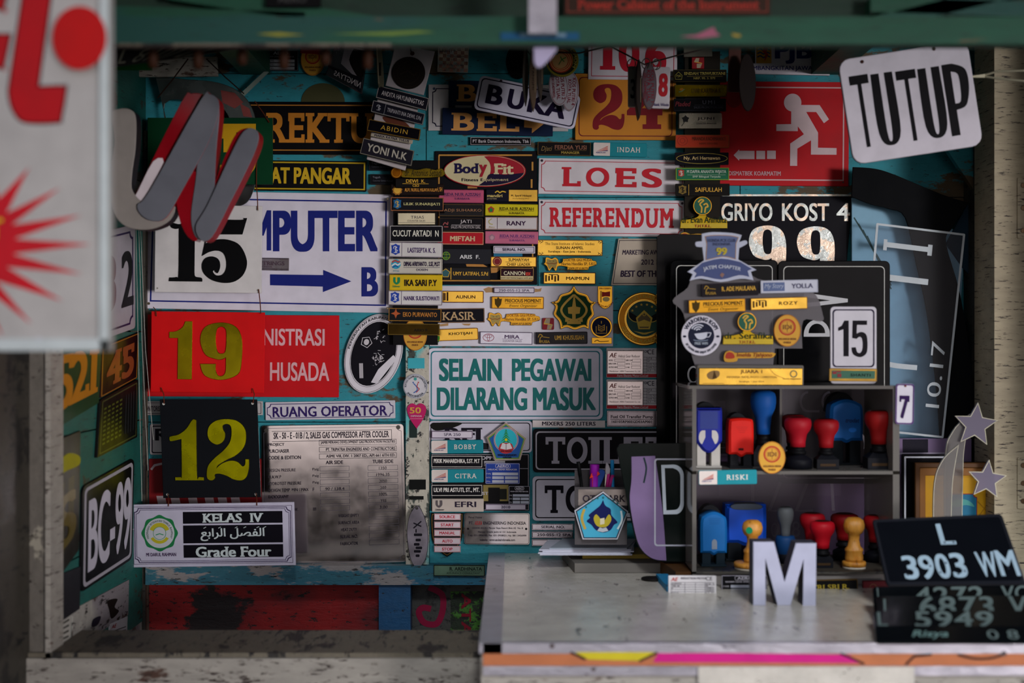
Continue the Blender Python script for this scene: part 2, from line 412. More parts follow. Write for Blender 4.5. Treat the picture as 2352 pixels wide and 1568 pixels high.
def prism(pts, d0, d1):
    """polygon in pixels at standoff d1 (front) pushed back to d0, its real size that of the front"""
    f = [P(x, y, d1) for x, y in pts]; b = [Vector((p.x, -d0, p.z)) for p in f]; k = len(f)
    t = [tuple(q) for q in tessellate_polygon([[Vector((p.x, p.z, 0)) for p in f]])]
    return f + b, t + [tuple(i + k for i in q)[::-1] for q in t] + [(i, (i + 1) % k, (i + 1) % k + k, i + k) for i in range(k)]
class G(T):
    """a thing built from solids in room coordinates"""
    def __init__(s, name, label, cat, base, group=None, kind=None, part_labels=None):
        s.name, s.label, s.cat, s.group, s.kind = name, label, cat, group, kind; s.parts = {}; s.pl = part_labels or {}; s.base = Vector(base); s.n = 0; ALL.append(s)
    def add(s, part, vf, col, smooth=False):
        b = s.buf(part); b.add(vf[0], vf[1], col); b.sm = b.sm or smooth; return s
# ================================================================== the booth itself
def S(name, kind='structure', base=(0, 0, H)): return G(name, None, None, base, kind=kind)
def fbox(px0, py0, px1, py1, d0, d1):
    """box whose front face, at standoff d1, covers those pixels, reaching back to d0"""
    a, b = P(px0, py1, d1), P(px1, py0, d1); return b_box(a.x, b.x, -d1, -d0, a.z, b.z)
w = S('wall_back')
rng = random.Random(3); k = 0
for y0, y1, cuts in ((-60, 168, (200, 1236, 2420)), (170, 452, (200, 979, 1700, 2420)), (454, 712, (200, 1236, 2420)), (714, 968, (200, 934, 1560, 2420)), (970, 1300, (200, 986, 1620, 2420))):
    for a, b in zip(cuts, cuts[1:]):
        w.add('plank:%d' % k, fbox(a + 1, y0, b - 1, y1, -.018, rng.uniform(-.0015, 0)), 'turq'); k += 1
w.add('backing', fbox(100, -100, 2500, 1700, -.03, -.0185), 'grime')
w = S('wall_left')
def lwall(y0, y1, d0, d1, x0=LX - .02, x1=LX): # heights in pixels at the wall plane
    z1, z0 = P(0, y0, 0).z, P(0, y1, 0).z; return b_box(x0, x1, -d1, -d0, z0, z1)
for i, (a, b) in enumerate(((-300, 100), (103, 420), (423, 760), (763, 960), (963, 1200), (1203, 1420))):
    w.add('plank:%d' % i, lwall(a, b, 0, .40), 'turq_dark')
w.add('backing', b_box(LX - .03, LX - .021, -.9, 0, 0.6, 2.3), 'grime')
w.add('plank:9', b_box(LX - .02, LX - .001, -.40, 0, .6, P(0, 1421, 0).z), 'poster')
w = S('wall_right'); w.add('panel', b_box(.72, .74, -.25, 0, .8, 2.2), 'turq_dark')
w = S('floor'); w.add('slab', b_box(-8, 8, -15.6, 0.05, -.06, 0), 'f:24211e')
w = S('ceiling'); w.add('board', b_box(-1.2, 1.4, -.95, 0.02, H + .42, H + .44), 'turq_dark')
for i in range(5): w.add('rafter:%d' % i, b_box(-.78 + i * .4, -.74 + i * .4, -.94, 0, H + .375, H + .42), 'green_beam')
# frame timbers
w = S('trim_1'); w.add('post', fbox(300, 300, 336, 1510, -.004, .012), 'leftwood')
w.add('strip', fbox(322, 455, 334, 1500, .012, .018), 'grime')
w = S('trim_2'); w.add('post', fbox(932, 778, 985, 1306, 0, .014), 'white_post')
w.add('stain:1', fbox(940, 1101, 978, 1124, .014, .0146), '0d0f0e'); w.add('stain:2', fbox(940, 1139, 973, 1147, .014, .0146), '101110')
w.add('stain:3', fbox(937, 822, 975, 846, .014, .0146), '3aa7b4'); w.add('stain:4', fbox(940, 965, 958, 1005, .014, .0145), '23322f')
w.parts['stain:1'].V  # marks worn through the paint
w = S('trim_3'); w.add('rail', fbox(334, 1299, 1150, 1343, 0, .026), 'bluegrey')
w = S('trim_4'); w.add('post', fbox(870, 1343, 943, 1530, -.01, .02), 'blue_post')
w = S('trim_5'); w.add('panel', fbox(320, 1338, 872, 1560, -.03, -.012), 'red_panel')
w.add('panel:1', fbox(560, 1380, 760, 1560, -.012, -.0115), 'red_panel')
w = S('trim_6'); w.add('panel', fbox(940, 1338, 1150, 1560, -.03, -.012), 'graffiti')
w.add('moss', fbox(1035, 1358, 1112, 1500, -.012, -.0105), 'moss')
g = T('graffiti_paint', None, None, (940, 1345, 1130, 1500), -.0118, kind='structure')
g.line('curl', smooth([(985, 1348), (1015, 1365), (1017, 1400), (1005, 1430), (985, 1433), (970, 1425), (962, 1405), (972, 1395), (990, 1398)], 5, False), 14, '8a1238')
g = T('graffiti_letters', None, None, (940, 1345, 1130, 1500), -.0100, kind='structure')
g.vt('ATAM', 1060, 1362, 1082, 1498, '7a1426', 'b')
w = S('trim_7'); w.add('post', fbox(34, 780, 118, 1520, .38, .42), 'grey_post')
w.add('post_upper', fbox(34, 60, 118, 780, .38, .42), 'grey_post')
w.add('edge:1', fbox(30, 780, 40, 1512, .38, .425), 'alu'); w.add('edge:2', fbox(104, 780, 116, 1512, .38, .425), 'sill')
w = S('trim_8'); w.add('sill', fbox(20, 1512, 1112, 1640, .36, .43), 'sill'); w.add('sill_top', fbox(30, 1499, 1112, 1512, .30, .425), 'leftwood')
w = S('trim_9'); w.add('post', fbox(2284, 60, 2420, 1640, .06, .14), 'cream'); w.add('shadow_gap', fbox(2268, 160, 2284, 1400, 0, .10), 'grime')  # solid dark strip stands in for the shade inside the gap
# strap hinges screwed on the right post
for i, (y0, y1) in enumerate(((408, 548), (1050, 1168))):
    g = T('strap_hinge', 'rusty steel strap hinge screwed to the %s of the cream post' % ('upper half', 'lower half')[i], 'hinge', (2336, y0, 2376, y1), .14)
    g.plate('cream', 3, .002, .6); 
    for j in range(3): g.screw((2349, y0 + 18 + j * (y1 - y0 - 36) / 2), r=6, col='b:5a4a38')
g = T('diagonal_brace', 'weathered turquoise diagonal brace plank beside the cream right post', 'plank', (0, 0, 1, 1), .03, quad=[(2160, 330), (2262, 385), (2275, 505), (2268, 500)])
g.box = (2160, 330, 2275, 505); g.q = [P(2160, 330, .03), P(2275, 330, .03), P(2275, 505, .03), P(2160, 505, .03)]
g.nv = Vector((0, -1, 0)); g.solid('plank', [(2165, 340), (2205, 300), (2262, 350), (2276, 380), (2276, 505)], 'turq', 0, .012)
# top beam and what is above it
w = S('trim_10'); w.add('beam', fbox(180, 38, 2450, 101, .700, .72), 'green_beam')
w.add('beam_lip', fbox(180, 99, 900, 105, .712, .7225), 'leftwood')
w = S('trim_11'); w.add('board', fbox(180, -160, 2450, 44, .60, .625), 'green_dark')
for i, (x0, y0, x1, y1) in enumerate(((380, -20, 900, 60), (1950, 70, 2352, -30), (240, 30, 700, 45), (2000, 10, 2400, 22))):
    w.add('batten:%d' % i, prism(ribbon([(x0, y0), (x1, y1)], 34), .625, .645), 'green_beam')
w = S('trim_12'); w.add('bracket', fbox(1214, -60, 1279, 76, .72, .74), 'alu'); 
w.add('paint_patch', fbox(1150, 74, 1330, 92, .72, .7215), '124f74'); w.add('paint_patch:1', fbox(1195, 76, 1300, 84, .7215, .7225), '6f8a98')
w = T('beam_paint', None, None, (1500, 50, 1800, 100), .7205, kind='structure')
w.flat('pink_smear', [(1560, 84), (1600, 80), (1630, 66), (1640, 62), (1644, 74), (1655, 82), (1610, 88)], 'a05a70'); w.flat('yellow_smear', [(1680, 76), (1702, 80), (1700, 86), (1684, 84)], 'a08a30')
w.flat('yellow_smear:1', [(590, 78), (640, 74), (700, 80), (640, 84)], '8a8a30'); w.flat('yellow_smear:2', [(760, 78), (960, 70), (1000, 74), (900, 82)], '6a8438')
g = T('cabinet_sign', 'brown cabinet sign with red lettering above the green beam', 'sign', (1296, -24, 1768, 36), .65)
g.plate('3a2a22', 2, .003).edge('8a3a2a', 6, 2).t('Power Cabinet of the Instrument', 1326, 0, 1742, 24, 'a03024', 'S')
g = T('dark_label_plate', 'small dark plate at the top edge above the green beam', 'sign', (612, -20, 738, 18), .65)
g.plate('0a0a0c', 2, .003).t('AERO', 640, -8, 705, 8, '3a3a3a', 'b')
# counter
ch = H - .2975; xl = -.0285
w = S('trim_13'); w.add('fascia', b_box(xl - .002, 1.0, -.598, -.575, ch - .25, ch - .012), 'sill')
g = G('counter_top', 'long white laminate counter top with aluminium edging and painted front strip', 'counter', (.4, -.3, ch - .2))
g.add('slab', b_box(xl + .002, 1.0, -.590, -.0, ch - .011, ch), 'laminate')
g.add('edge_trim', b_box(xl, 1.0, -.600, -.5905, ch - .0095, ch + .0006), 'alu'); g.add('edge_trim:1', b_box(xl - .004, xl + .0185, -.600, 0, ch - .0095, ch + .0008), 'alu')
g.add('painted_strip', b_box(xl, 1.0, -.5995, -.5905, ch - .0215, ch - .0098), 'b06a44')
g.add('lower_trim', b_box(xl, 1.0, -.601, -.5905, ch - .031, ch - .0218), 'alu')
def cz(y, y2=0): return 0
fs = T('strip_paint', None, None, (1105, 1495, 2352, 1527), .5999, kind='structure')
fs.flat('yellow', [(1320, 1497), (1510, 1497), (1470, 1517), (1352, 1514)], 'c0b020'); fs.flat('magenta', smooth([(1512, 1499, 1), (1700, 1499, 1), (1950, 1503, 1), (1975, 1522, 1), (1500, 1520, 1)], 3), 'c01878')
for a in ([(1310, 1497), (1345, 1514)], [(1510, 1498), (1468, 1518)], [(1930, 1500), (1985, 1524)], [(2080, 1526), (2100, 1506), (2140, 1502)]): fs.line('outline', a, 5, '1a1418')
fs.line('outline', smooth([(2200, 1503), (2240, 1512), (2280, 1510), (2310, 1500)], 4, False), 5, '1a1418')
for i, x in enumerate((1268, 1363, 2306)):
    g.add('screw:%d' % i, b_tube([P(x, (1483, 1535, 1500)[i], .6012), P(x, (1483, 1535, 1500)[i], .599)], .0026, 10), 'b:6a6060')
# laminate scratches are part of the slab's own wear
g.add('board_patch', fbox(1604, 1531, 2100, 1600, .601, .603), 'laminate')

# ================================================================== left wall signs (flat on the left wall, quads seen through the lens)
def LT(name, label, cat, w_, h_, pts, **k):
    return T(name, label, cat, (0, 0, w_, h_), quad=[LW(*p) for p in pts], **k)
g = LT('number_sign', 'white number sign ending in 2 on the left side wall', 'sign', 130, 160, [(215, 536), (306, 514), (306, 754), (215, 786)])
g.plate('a8a4ac', 6, .003).edge('2a1a4a', 9, 3, 10, style='n').t('2', 80, 38, 122, 122, '0c0c10', 'b').t('3', 24, 38, 62, 122, '5a1030', 'b')
g = LT('number_sign', 'dark maroon number sign 45 with copper digits on the left side wall', 'sign', 130, 160, [(228, 797), (315, 762), (311, 868), (224, 915)])
g.plate('16060a', 2, .003).edge('a06a20', 3, 3, 2).t('45', 18, 28, 112, 138, '8a4420', 'S')
g = LT('dotted_panel', 'black panel with olive dots under the maroon 45 sign', 'panel', 130, 120, [(224, 918), (311, 870), (309, 1004), (216, 1052)])
g.plate('0d0e0d', 3, .004).edge('3f4420', 5, 3, 2)
for i in range(9):
    for j in range(5): g.rect('dots', 12 + j * 13, 22 + i * 9, 20 + j * 13, 26 + i * 9, '4c5416')
for j in range(5): g.rect('stripes', 84 + j * 9, 20, 87 + j * 9, 100, '25282a')
g = LT('house_number', 'dark green sign with orange digits 521 behind the grey post', 'sign', 130, 160, [(112, 800), (229, 786), (222, 925), (112, 992)])
g.plate('0b3a22', 2, .003).t('521', 8, 14, 122, 128, 'b87614', 'S', .8)
g = LT('house_number', 'dark panel with a yellow letter behind the lower grey post', 'sign', 70, 300, [(112, 1017), (180, 988), (176, 1262), (112, 1352)])
g.plate('171407', 2, .003).flat('lettering', smooth([(8, 60), (36, 40), (66, 62), (66, 84), (30, 78), (10, 92)]), '9a9410').rect('lettering', 12, 100, 30, 260, '3a3208').rect('lettering', 40, 100, 54, 250, '3a3208')
g.t('S', 12, 130, 60, 250, '5a4c12', 'S')
g = LT('plate_sign', 'tall black BC-99 sign with white rim on the left side wall', 'sign', 150, 150, [(184, 1117), (304, 1050), (299, 1284), (180, 1362)])
g.plate('070709', 10, .003).edge('a9a5ad', 5, 5, 8).t('BC-99', 16, 24, 140, 128, 'c4c0cc', 'b', .95)
g = LT('grey_panel', 'dark grey blank panel below the black BC-99 sign', 'panel', 60, 90, [(136, 1318), (182, 1300), (180, 1398), (134, 1430)]); g.plate('26262a', 1, .002)
g = LT('blank_sign', 'pale edge of a bordered sign next to the grey post', 'sign', 20, 120, [(122, 1318), (141, 1300), (140, 1392), (122, 1420)]); g.plate('a8a4b4', 2, .002).edge('241c3a', 3, 1.5)
g = LT('printed_notice', 'white printed notice low on the left wall by the post', 'notice', 40, 90, [(128, 1428), (164, 1405), (160, 1488), (128, 1500)]); g.plate('b0aca2', 1, .001)
for i in range(5): g.rect('lettering', 6, 12 + i * 14, 32, 17 + i * 14, '3a3834')
g = LT('motor_label', 'white motor data label with red foot low on the left wall', 'label', 60, 90, [(250, 1432), (292, 1414), (290, 1484), (246, 1494)]); g.plate('b8b4b4', 1, .001)
g.rect('red_band', 2, 76, 58, 88, 'a8242c'); g.t('AE', 6, 8, 22, 20, 'a03028', 'I')
for i in range(5): g.rect('table', 6, 28 + i * 9, 54, 31 + i * 9, '4a4848')
g = LT('torn_poster', 'torn grey poster with dark stains on the lower left wall', 'poster', 120, 110, [(165, 1400), (296, 1330), (294, 1412), (163, 1490)], ); g.plate('poster', 1, .0008)
g.flat('stain', smooth([(70, 30), (92, 40), (86, 60), (96, 80), (80, 90), (74, 60)]), '16120f'); g.flat('stain', smooth([(40, 60), (56, 64), (50, 84), (38, 80)]), '1c1c28')

g = T('blank_sign', 'bluish bordered sign edge outside the grey post, far lower left', 'sign', (-30, 1368, 34, 1482), .33, -8); g.plate('6a6a84', 2, .003).edge('1a1a30', 4, 2, 3).t('B', 10, 1392, 30, 1452, '101020', 'h')
w = S('wall_front'); w.add('panel', b_box(-1.2, LX - .03, -.34, -.30, .6, 2.3), 'grime')
# ================================================================== large signs on the back wall
def sg(label, box, d=.002, rot=0, name='wall_sign', cat='sign', **k): return T(name, label, cat, box, d, rot, **k)
NAVY, INK, WHITE, RED = '0d1c72', '0c0a12', 'd5d0d8', 'c00f20'
TWO = [(635, 500), (580, 465), (563, 405), (580, 345), (635, 303), (720, 290), (805, 305), (865, 360), (880, 440), (862, 520), (800, 585), (720, 625), (655, 665), (635, 695, 1), (680, 655), (750, 630), (810, 640), (850, 675), (870, 660), (872, 618, 1), (903, 618, 1), (903, 690), (885, 760), (845, 792), (780, 785), (720, 755), (660, 738), (625, 745), (625, 775), (600, 793), (565, 780), (557, 735), (570, 670), (620, 610), (690, 550), (740, 490), (758, 430), (758, 370), (745, 340), (715, 332), (690, 345), (690, 370), (708, 410), (703, 455), (680, 485)]
ONE = [(300, 765, 1), (345, 762), (353, 745), (350, 455, 1), (285, 470), (258, 470), (252, 440), (270, 430), (330, 415), (390, 370), (430, 310), (450, 292), (472, 299, 1), (478, 745), (495, 762), (535, 765, 1), (535, 792, 1), (300, 792, 1)]
def fit(pts, x0, y0, x1, y1):
    xs = [p[0] for p in pts]; ys = [p[1] for p in pts]; a, b, c, d = min(xs), max(xs), min(ys), max(ys)
    return [(x0 + (p[0] - a) / (b - a) * (x1 - x0), y0 + (p[1] - c) / (d - c) * (y1 - y0)) + tuple(p[2:]) for p in pts]
g = sg('wide black sign with orange slab letters REKTUR under torn paint', (470, 234, 912, 355), rot=.2)
g.plate('08070a', 1).rect('border', 478, 241, 905, 243.5, 'b5782a').rect('border', 478, 344, 905, 346.5, 'b5782a').t('REKTUR', 612, 260, 912, 329, 'c07a22', 'S', 1.15)
g = sg('black sign with yellow border and letters AT PANGAR', (430, 368.5, 842, 438), rot=.6)
g.plate('0a0a0c', 1).edge('b99a18', 3, 3.2, 0).t('AT PANGAR', 622, 384, 807, 422, 'c9a51c', 'h')
g = sg('big white direction sign COMPUTER B with blue arrow', (330, 441, 905, 715), .002, quad=[(337, 437), (905, 447), (903, 719), (329, 708)])
g.plate('d3cfda', 2, .003).edge(NAVY, 16, 3.4, 0)
g.box = (329, 437, 905, 719); g.q = [P(x, y, .002) for x, y in ((329, 436), (905, 436), (905, 719), (329, 719))]
g.t('COM', 497, 483, 624, 577, NAVY, 'h').t('PUTER', 628, 485, 868, 579, NAVY, 'h', 1.02)
g.flat('arrow', C_([(945, 660), (1327, 665), (1327, 628), (1530, 710), (1325, 787), (1325, 748), (945, 738)], 3.137, 320, 420), NAVY).t('B', 831, 614, 869, 681, NAVY, 'h')
g.screw((891, 458), (891, 708), (343, 697), r=3.2)
g = sg('small silver STRINGS label stuck on the white COMPUTER sign', (590, 592, 664, 621), .006, rot=1, cat='label', name='silver_label')
g.plate('x:c4bfc4', 1, .001).rect('border', 602, 593, 662, 594.5, '3a3038').rect('border', 602, 617, 662, 618.5, '3a3038').t('TRINGS', 603, 600, 654, 609, '4a3a44', 'S').t('ORGANIZER', 590, 611, 625, 614.5, '5a4a54', 'b')
g = sg('red sign with pale letters ADMINISTRASI HUSADA', (333, 723, 779, 911), .002, rot=.3)
g.plate('c00410', 1).t('ADMINISTRASI', 515, 754, 746, 793, 'd8a8ac', 'b').t('HUSADA', 621, 831, 757, 874, 'd8a8ac', 'b')
g = sg('silver nameplate RUANG OPERATOR with purple letters', (610, 921, 908, 962.5), rot=-.9)
g.plate('c8c4cc', 2).edge('2a1858', 4, 1.6, 8, style='n').t('RUANG OPERATOR', 627, 932, 890, 956, '2a145a', 'b')
g = sg('thin silver strip sign half hidden behind the hanging 12 board', (325, 921, 604, 953))
g.plate('b4b0ae', 1).edge('3a3040', 3, 1.2, 2).t('MONITORISOL', 300 + 30, 932, 378, 944, '3a3038', 'b')
g = sg('white letter R sign half hidden behind the black 12 board', (345, 973, 540, 1044)); g.plate('c2bec2', 5).edge('201828', 4, 2.5, 4).t('R', 357, 984, 388, 1011, '14101c', 'h')
g = sg('dark red sign with pale stripes behind the black 12 board', (343, 1053, 602, 1160)); g.plate('7a0a12', 2)
g.line('lettering', [(348, 1078), (356, 1068), (374, 1064)], 5, 'b0a0a4')
for i, x in enumerate((360, 392, 432, 470, 500, 530)): g.flat('lettering', [(x, 1138), (x + 20, 1138), (x + 24, 1158), (x + 4, 1158)], 'a8989c')
g = sg('large engraved steel compressor data plate with rounded corners', (600, 975, 931, 1295), .003, quad=[(600, 977), (927.5, 972.5), (934.5, 1290), (603, 1302)], name='steel_data_plate', cat='plate')
g.plate('steelplate' if 'steelplate' in MATS else STEEL, 8, .002); U = '26202c'
g.edge('55505a', 6, .8, 10, style='n')
g.rect('border', 625, 988, 903, 989, U).rect('border', 625, 1011, 903, 1012, U).rect('border', 902, 988, 903, 1012, U)
g.t('SK - 50 - E - 01B / 2, SALES GAS COMPRESSOR AFTER COOLER', 629, 991, 896, 1008, U, 'b')
for s_, y in (('PROJECT', 1015), ('PURCHASER', 1029), ('CODE & EDITION', 1044)): g.t(s_, 616, y, 616 + len(s_) * 5.4, y + 8, U, 'b')
for s_, y in (('JAMBI MERANG DEVELOPMENT GAS PRODUCTION FACILITIES', 1010), ('PT. TRIPATRA ENGINEERS AND CONSTRUCTORS', 1025.5), ('ASME VIII, DIV. 1 2007 ED., API 661 6TH ED.', 1041)):
    g.t(s_, 738 if y < 1020 else 750, y + 2.5, 910, y + 10, U, 'b'); x0, x1 = 734, 913
    g.flat('border', rrect(x0, y, x1, y + 12), U, holes=[rrect(x0 + .8, y + .8, x1 - .8, y + 11.2)])
g.t('AIR SIDE', 749, 1057, 789, 1065, U, 'b').t('TUBE SIDE', 857, 1057, 905, 1065, U, 'b')
rows = [('DESIGN PRESSURE', 'Psig', '', '1350'), ('M.A.W.P', 'Psig', '', '1996.35'), ('HYDROTEST PRESSURE', 'Psig', '', '2050'), ('DESIGN TEMP. MIN / MAX', 'F', '90 / 138.4', '200'), ('RADIOGRAPHY', '', '', '100%'), ('P.W.H.T', '', '', 'YES'), ('CORROSION ALLOW.', 'mm', '', '3.00')]
for i, (a, b_, c_, d_) in enumerate(rows):
    y = 1073 + i * 15; g.t(a, 616, y, 616 + len(a) * 4.2, y + 7, U)
    if b_: g.t(b_, 718, y, 718 + len(b_) * 3.6, y + 7, U)
    for x0, x1, s_ in ((735, 803, c_), (846, 915, d_)):
        g.flat('border', rrect(x0, y - 3, x1, y + 8), '55505a', holes=[rrect(x0 + .6, y - 2.4, x1 - .6, y + 7.4)]); g.t(s_, (x0 + x1) / 2 - len(s_) * 2.2, y, (x0 + x1) / 2 + len(s_) * 2.2, y + 6.5, U)
for i, s_ in enumerate(('WEIGHT EMPTY', 'SURFACE AREA', 'HEAT DUTY', 'SERIAL NO.', 'FABRICATOR')):
    y = 1180 + i * 16; g.t(s_, 800 - len(s_) * 2, y, 800 + len(s_) * 2, y + 7, U); g.flat('border', rrect(846, y - 3, 915, y + 9), '55505a', holes=[rrect(846.6, y - 2.4, 914.4, y + 8.4)])
g.screw((612, 986), (918, 983), (606, 1284), (924, 1282), r=5, col='b:6a6660')
g = sg('oval white and black regency seal left of the name tag column', (797, 716, 920, 908), .004, rot=19, name='oval_seal', cat='seal')
cx, cy = 858.5, 812
g.solid('plate', ell(cx, cy, 64, 94, 48), 'd6d2d8', 0, .003, .8); g.oval('emblem', cx, cy, 49, 76, '0e0c14'); g.ring('border', cx, cy, 62, 92, .8, INK); g.ring('border', cx, cy, 51, 79, .8, INK)
for s_, a0, a1 in (('PEMERINTAH KABUPATEN JEMBRANA', 175, 330),): g.arc(s_, cx, cy, 54, 60, a0, a1, INK, 'b', ky=1.48)
n_ = g.n + .0006
g.line('emblem', ngon(cx - 24, cy - 20, 13, 5, -80)[:] + [ngon(cx - 24, cy - 20, 13, 5, -80)[0]], 1.4, 'c8c4c8', n_); g.oval('emblem', cx - 24, cy - 20, 6, 7, 'c8c4c8', n_)
for i in range(34):
    a = rng.uniform(0, 6.28); r = rng.uniform(0, 15); px_, py_ = cx + 12 + r * math.cos(a) * .8, cy + 6 + r * math.sin(a) * 1.4
    g.line('emblem', [(px_, py_), (px_ + rng.uniform(-7, 7), py_ + rng.uniform(-8, 8))], 1.1, 'c8c4c8', n_)
for i in range(20):
    px_, py_ = cx + 2 + rng.uniform(-14, 10), cy - 44 + rng.uniform(-14, 12); g.line('emblem', [(px_, py_), (px_ + rng.uniform(-6, 6), py_ + rng.uniform(-6, 6))], 1.1, 'c8c4c8', n_)
g.flat('banner', [(cx + 22, cy + 30), (cx + 44, cy - 12), (cx + 54, cy - 6), (cx + 30, cy + 62), (cx + 16, cy + 64)], 'd6d2d8', n_)
g.line('emblem', [(cx - 20, cy + 30), (cx - 8, cy + 62)], 9, 'a8a4a8', n_)
# SELAIN PEGAWAI
g = sg('white sign SELAIN PEGAWAI DILARANG MASUK in tall teal letters', (983, 799, 1384.5, 963), .004)
g.plate('cfcdda', 12, .003).edge('12707c', 6.5, 2.6, 9); TE = '0d6a68'
g.t('SELAIN', 1009, 823, 1153, 875, TE, 'h').t('PEGAWAI', 1176, 823, 1358, 875, TE, 'h').t('DILARANG', 1004, 889, 1211, 942, TE, 'h').t('MASUK', 1224, 889, 1368, 942, TE, 'h')
g = sg('narrow white strip label MIXERS 250 LITERS', (1223, 965, 1390, 981.5), .003, rot=.2, cat='label'); g.plate('d8d0cc', 0, .0012).t('MIXERS 250 LITERS', 1245, 968, 1368, 977, '241a2c', 'b')
g = sg('black TOILET sign with white letters and white rim', (1224, 984, 1552, 1084), .003); g.plate('0a080e', 8, .003).edge('b8b4bc', 6, 3, 9)
for ch_, x0, x1 in (('T', 1253, 1298), ('O', 1302, 1349), ('I', 1351, 1383), ('L', 1382, 1428), ('E', 1432, 1476), ('T', 1482, 1530)): g.t(ch_, x0, 1003, x1, 1064, 'b0abb5', 'S')
g = sg('white TOILET sign with black letters below the black one', (1223, 1093, 1552, 1195), .003); g.plate('c6c2cc', 9, .003).edge('0e0a16', 6, 2.4, 8)
for ch_, x0, x1 in (('T', 1251, 1294), ('O', 1299, 1346), ('I', 1350, 1382), ('L', 1386, 1428), ('E', 1432, 1474), ('T', 1480, 1526)): g.t(ch_, x0, 1114, x1, 1177, '0c0812', 'S')
g = sg('worn white sign with black border behind SPA 250 and pentagon badge', (985, 966, 1222, 1039), .002); g.plate('bdbac6', 8, .002).edge('15101c', 4, 2, 7)
g.t('RFI', 1018, 982, 1108, 1012, '14101c', 'S').flat('stain', smooth([(992, 972), (1060, 970), (1040, 982), (1000, 988)]), '14140f').flat('stain', [(1110, 1016), (1122, 1018), (1122, 1032), (1108, 1032)], '1c1c20')
g = sg('black board with white ruled lines behind the teal railway tags', (990, 1041, 1216, 1173), .0025); g.plate('0b0a0e', 1, .0015).edge('b8b4bc', 2, 1, 0).t('HOPPER', 1094, 1047, 1148, 1055, 'b8b4bc', 'b').t('TEST', 1092, 1129, 1122, 1136, 'b8b4bc', 'b')
g.rect('border', 992, 1075, 1214, 1076, 'b8b4bc').rect('border', 1112, 1058, 1160, 1070, '9a989c').rect('stain', 1110, 1113, 1168, 1150, '8a7a40')
g.n += .001; g.rect('stain', 1122, 1119, 1148, 1150, '0c0b0c').rect('stain', 1148, 1122, 1164, 1146, '1c1c16')
g = sg('large white backing panel under the green gold crest and gold tags', (987, 656.5, 1408, 795), .001, name='white_backing_sheet', cat='panel', rot=.1); g.plate('d3d0d8', 1, .002)
for p in ([(1110, 664), (1122, 659), (1136, 662), (1136, 671), (1116, 672)], [(1226, 662), (1236, 664), (1244, 661), (1242, 669), (1228, 671)], [(1010, 745), (1030, 742), (1030, 748), (1012, 750)], [(1060, 743), (1082, 743), (1078, 748), (1066, 747)]): g.flat('tape_residue', p, 'b08a5c')
g = sg('black backing board with broken gold border behind fitness sign', (999, 347, 1234, 654), .001, name='backing_board', cat='panel'); g.plate('0c0b10', 2, .002)
g.rect('border', 1008, 355, 1222, 358.5, 'c08a3a').rect('border', 1007, 357, 1010, 650, 'c08a3a').rect('border', 1221, 372, 1225, 392, 'c08a3a').rect('border', 1219, 412, 1223, 432, 'c08a3a').rect('border', 1010, 643, 1222, 646, 'c08a3a').rect('border', 1222, 560, 1225, 645, 'c08a3a')
g.flat('tape_residue', [(1070, 606), (1110, 607), (1120, 613), (1072, 612)], 'b8803c').flat('tape_residue', [(1127, 614), (1156, 614), (1140, 626), (1128, 627)], 'b8803c').rect('tape_residue', 1074, 428, 1096, 433, 'a8703c').rect('tape_residue', 1134, 581, 1200, 589, '1c6a8c')
g = sg('oval red and cream fitness equipment sign on black board', (1019, 356, 1208, 429.5), .005, name='oval_sign'); cx, cy = 1113.4, 392.7
g.solid('plate', ell(cx, cy, 94.5, 37, 56), 'a01828', 0, .003, .8)
import itertools
def half(cx, cy, rx, ry, a0, a1, mid): return arcpts(cx, cy, rx, ry, a0, a1, 22) + mid
g.oval('print', cx, cy, 92, 35, 'c9bd92'); nn = g.n + .0006
S_ = smooth([(1122, 360), (1118, 362), (1128, 376), (1126, 392), (1118, 410), (1100, 426)], 4, False)
right = arcpts(cx, cy, 91, 34, -84, 100, 30)
g.flat('print', right + smooth([(1100, 426), (1118, 412), (1127, 395), (1125, 375), (1112, 360)], 4, False), '9c1426', nn)
g.flat('print', arcpts(cx, cy, 91, 34, 8, 100, 16) + smooth([(1100, 426), (1116, 414), (1126, 400), (1160, 402)], 4, False), '1c1230', nn + .0002)
nn += .0005
g.t('Bod', 1043, 376, 1100, 399, '1c1440', 'S', n=nn).t('y', 1101, 379, 1119, 407, 'a01428', 'S', n=nn).t('Fit', 1134, 376, 1180, 401, 'd0c49a', 'S', n=nn).t('Fitness E', 1061, 410, 1110, 417, '241c28', 'b', n=nn, sp=1.1).t('quipment', 1112, 410, 1168, 418.5, 'b8a880', 'b', n=nn, sp=1.1)
g = sg('white sign with four wide red letters starting with L', (1237, 366, 1574, 448), .003, rot=.95); g.plate('d2ccd0', 1, .003).edge('b01c30', 6, 1.4, 8, style='n')
for c_, x0, x1 in (('L', 1290, 1334), ('O', 1346, 1399), ('E', 1413, 1462), ('S', 1474, 1520)): g.t(c_, x0, 386, x1, 430, 'c01828', 'S')
g.screw((1244, 372), (1567, 372), r=3, col='3a2e3a')
g = sg('white REFERENDUM sign with narrow red letters', (1237, 459.5, 1572, 543), .003, rot=.5); g.plate('cfcace', 1, .003).edge('b01c30', 6, 1.4, 8, style='n').t('REFERENDUM', 1262, 478, 1547, 523, 'c01828', 'S', 1.22)
g.screw((1244, 466), (1566, 466), r=3, col='3a2e3a')
g = sg('cream trapezoid marketing award plate 2012 behind the black sheet', (1403, 548, 1592, 655), .002, name='award_plate', cat='plate', quad=[(1420, 548), (1574, 548), (1592, 655), (1403, 655)])
g.plate('b6aa98', 1, .002).edge('2a2230', 3.5, 1.4, 0)
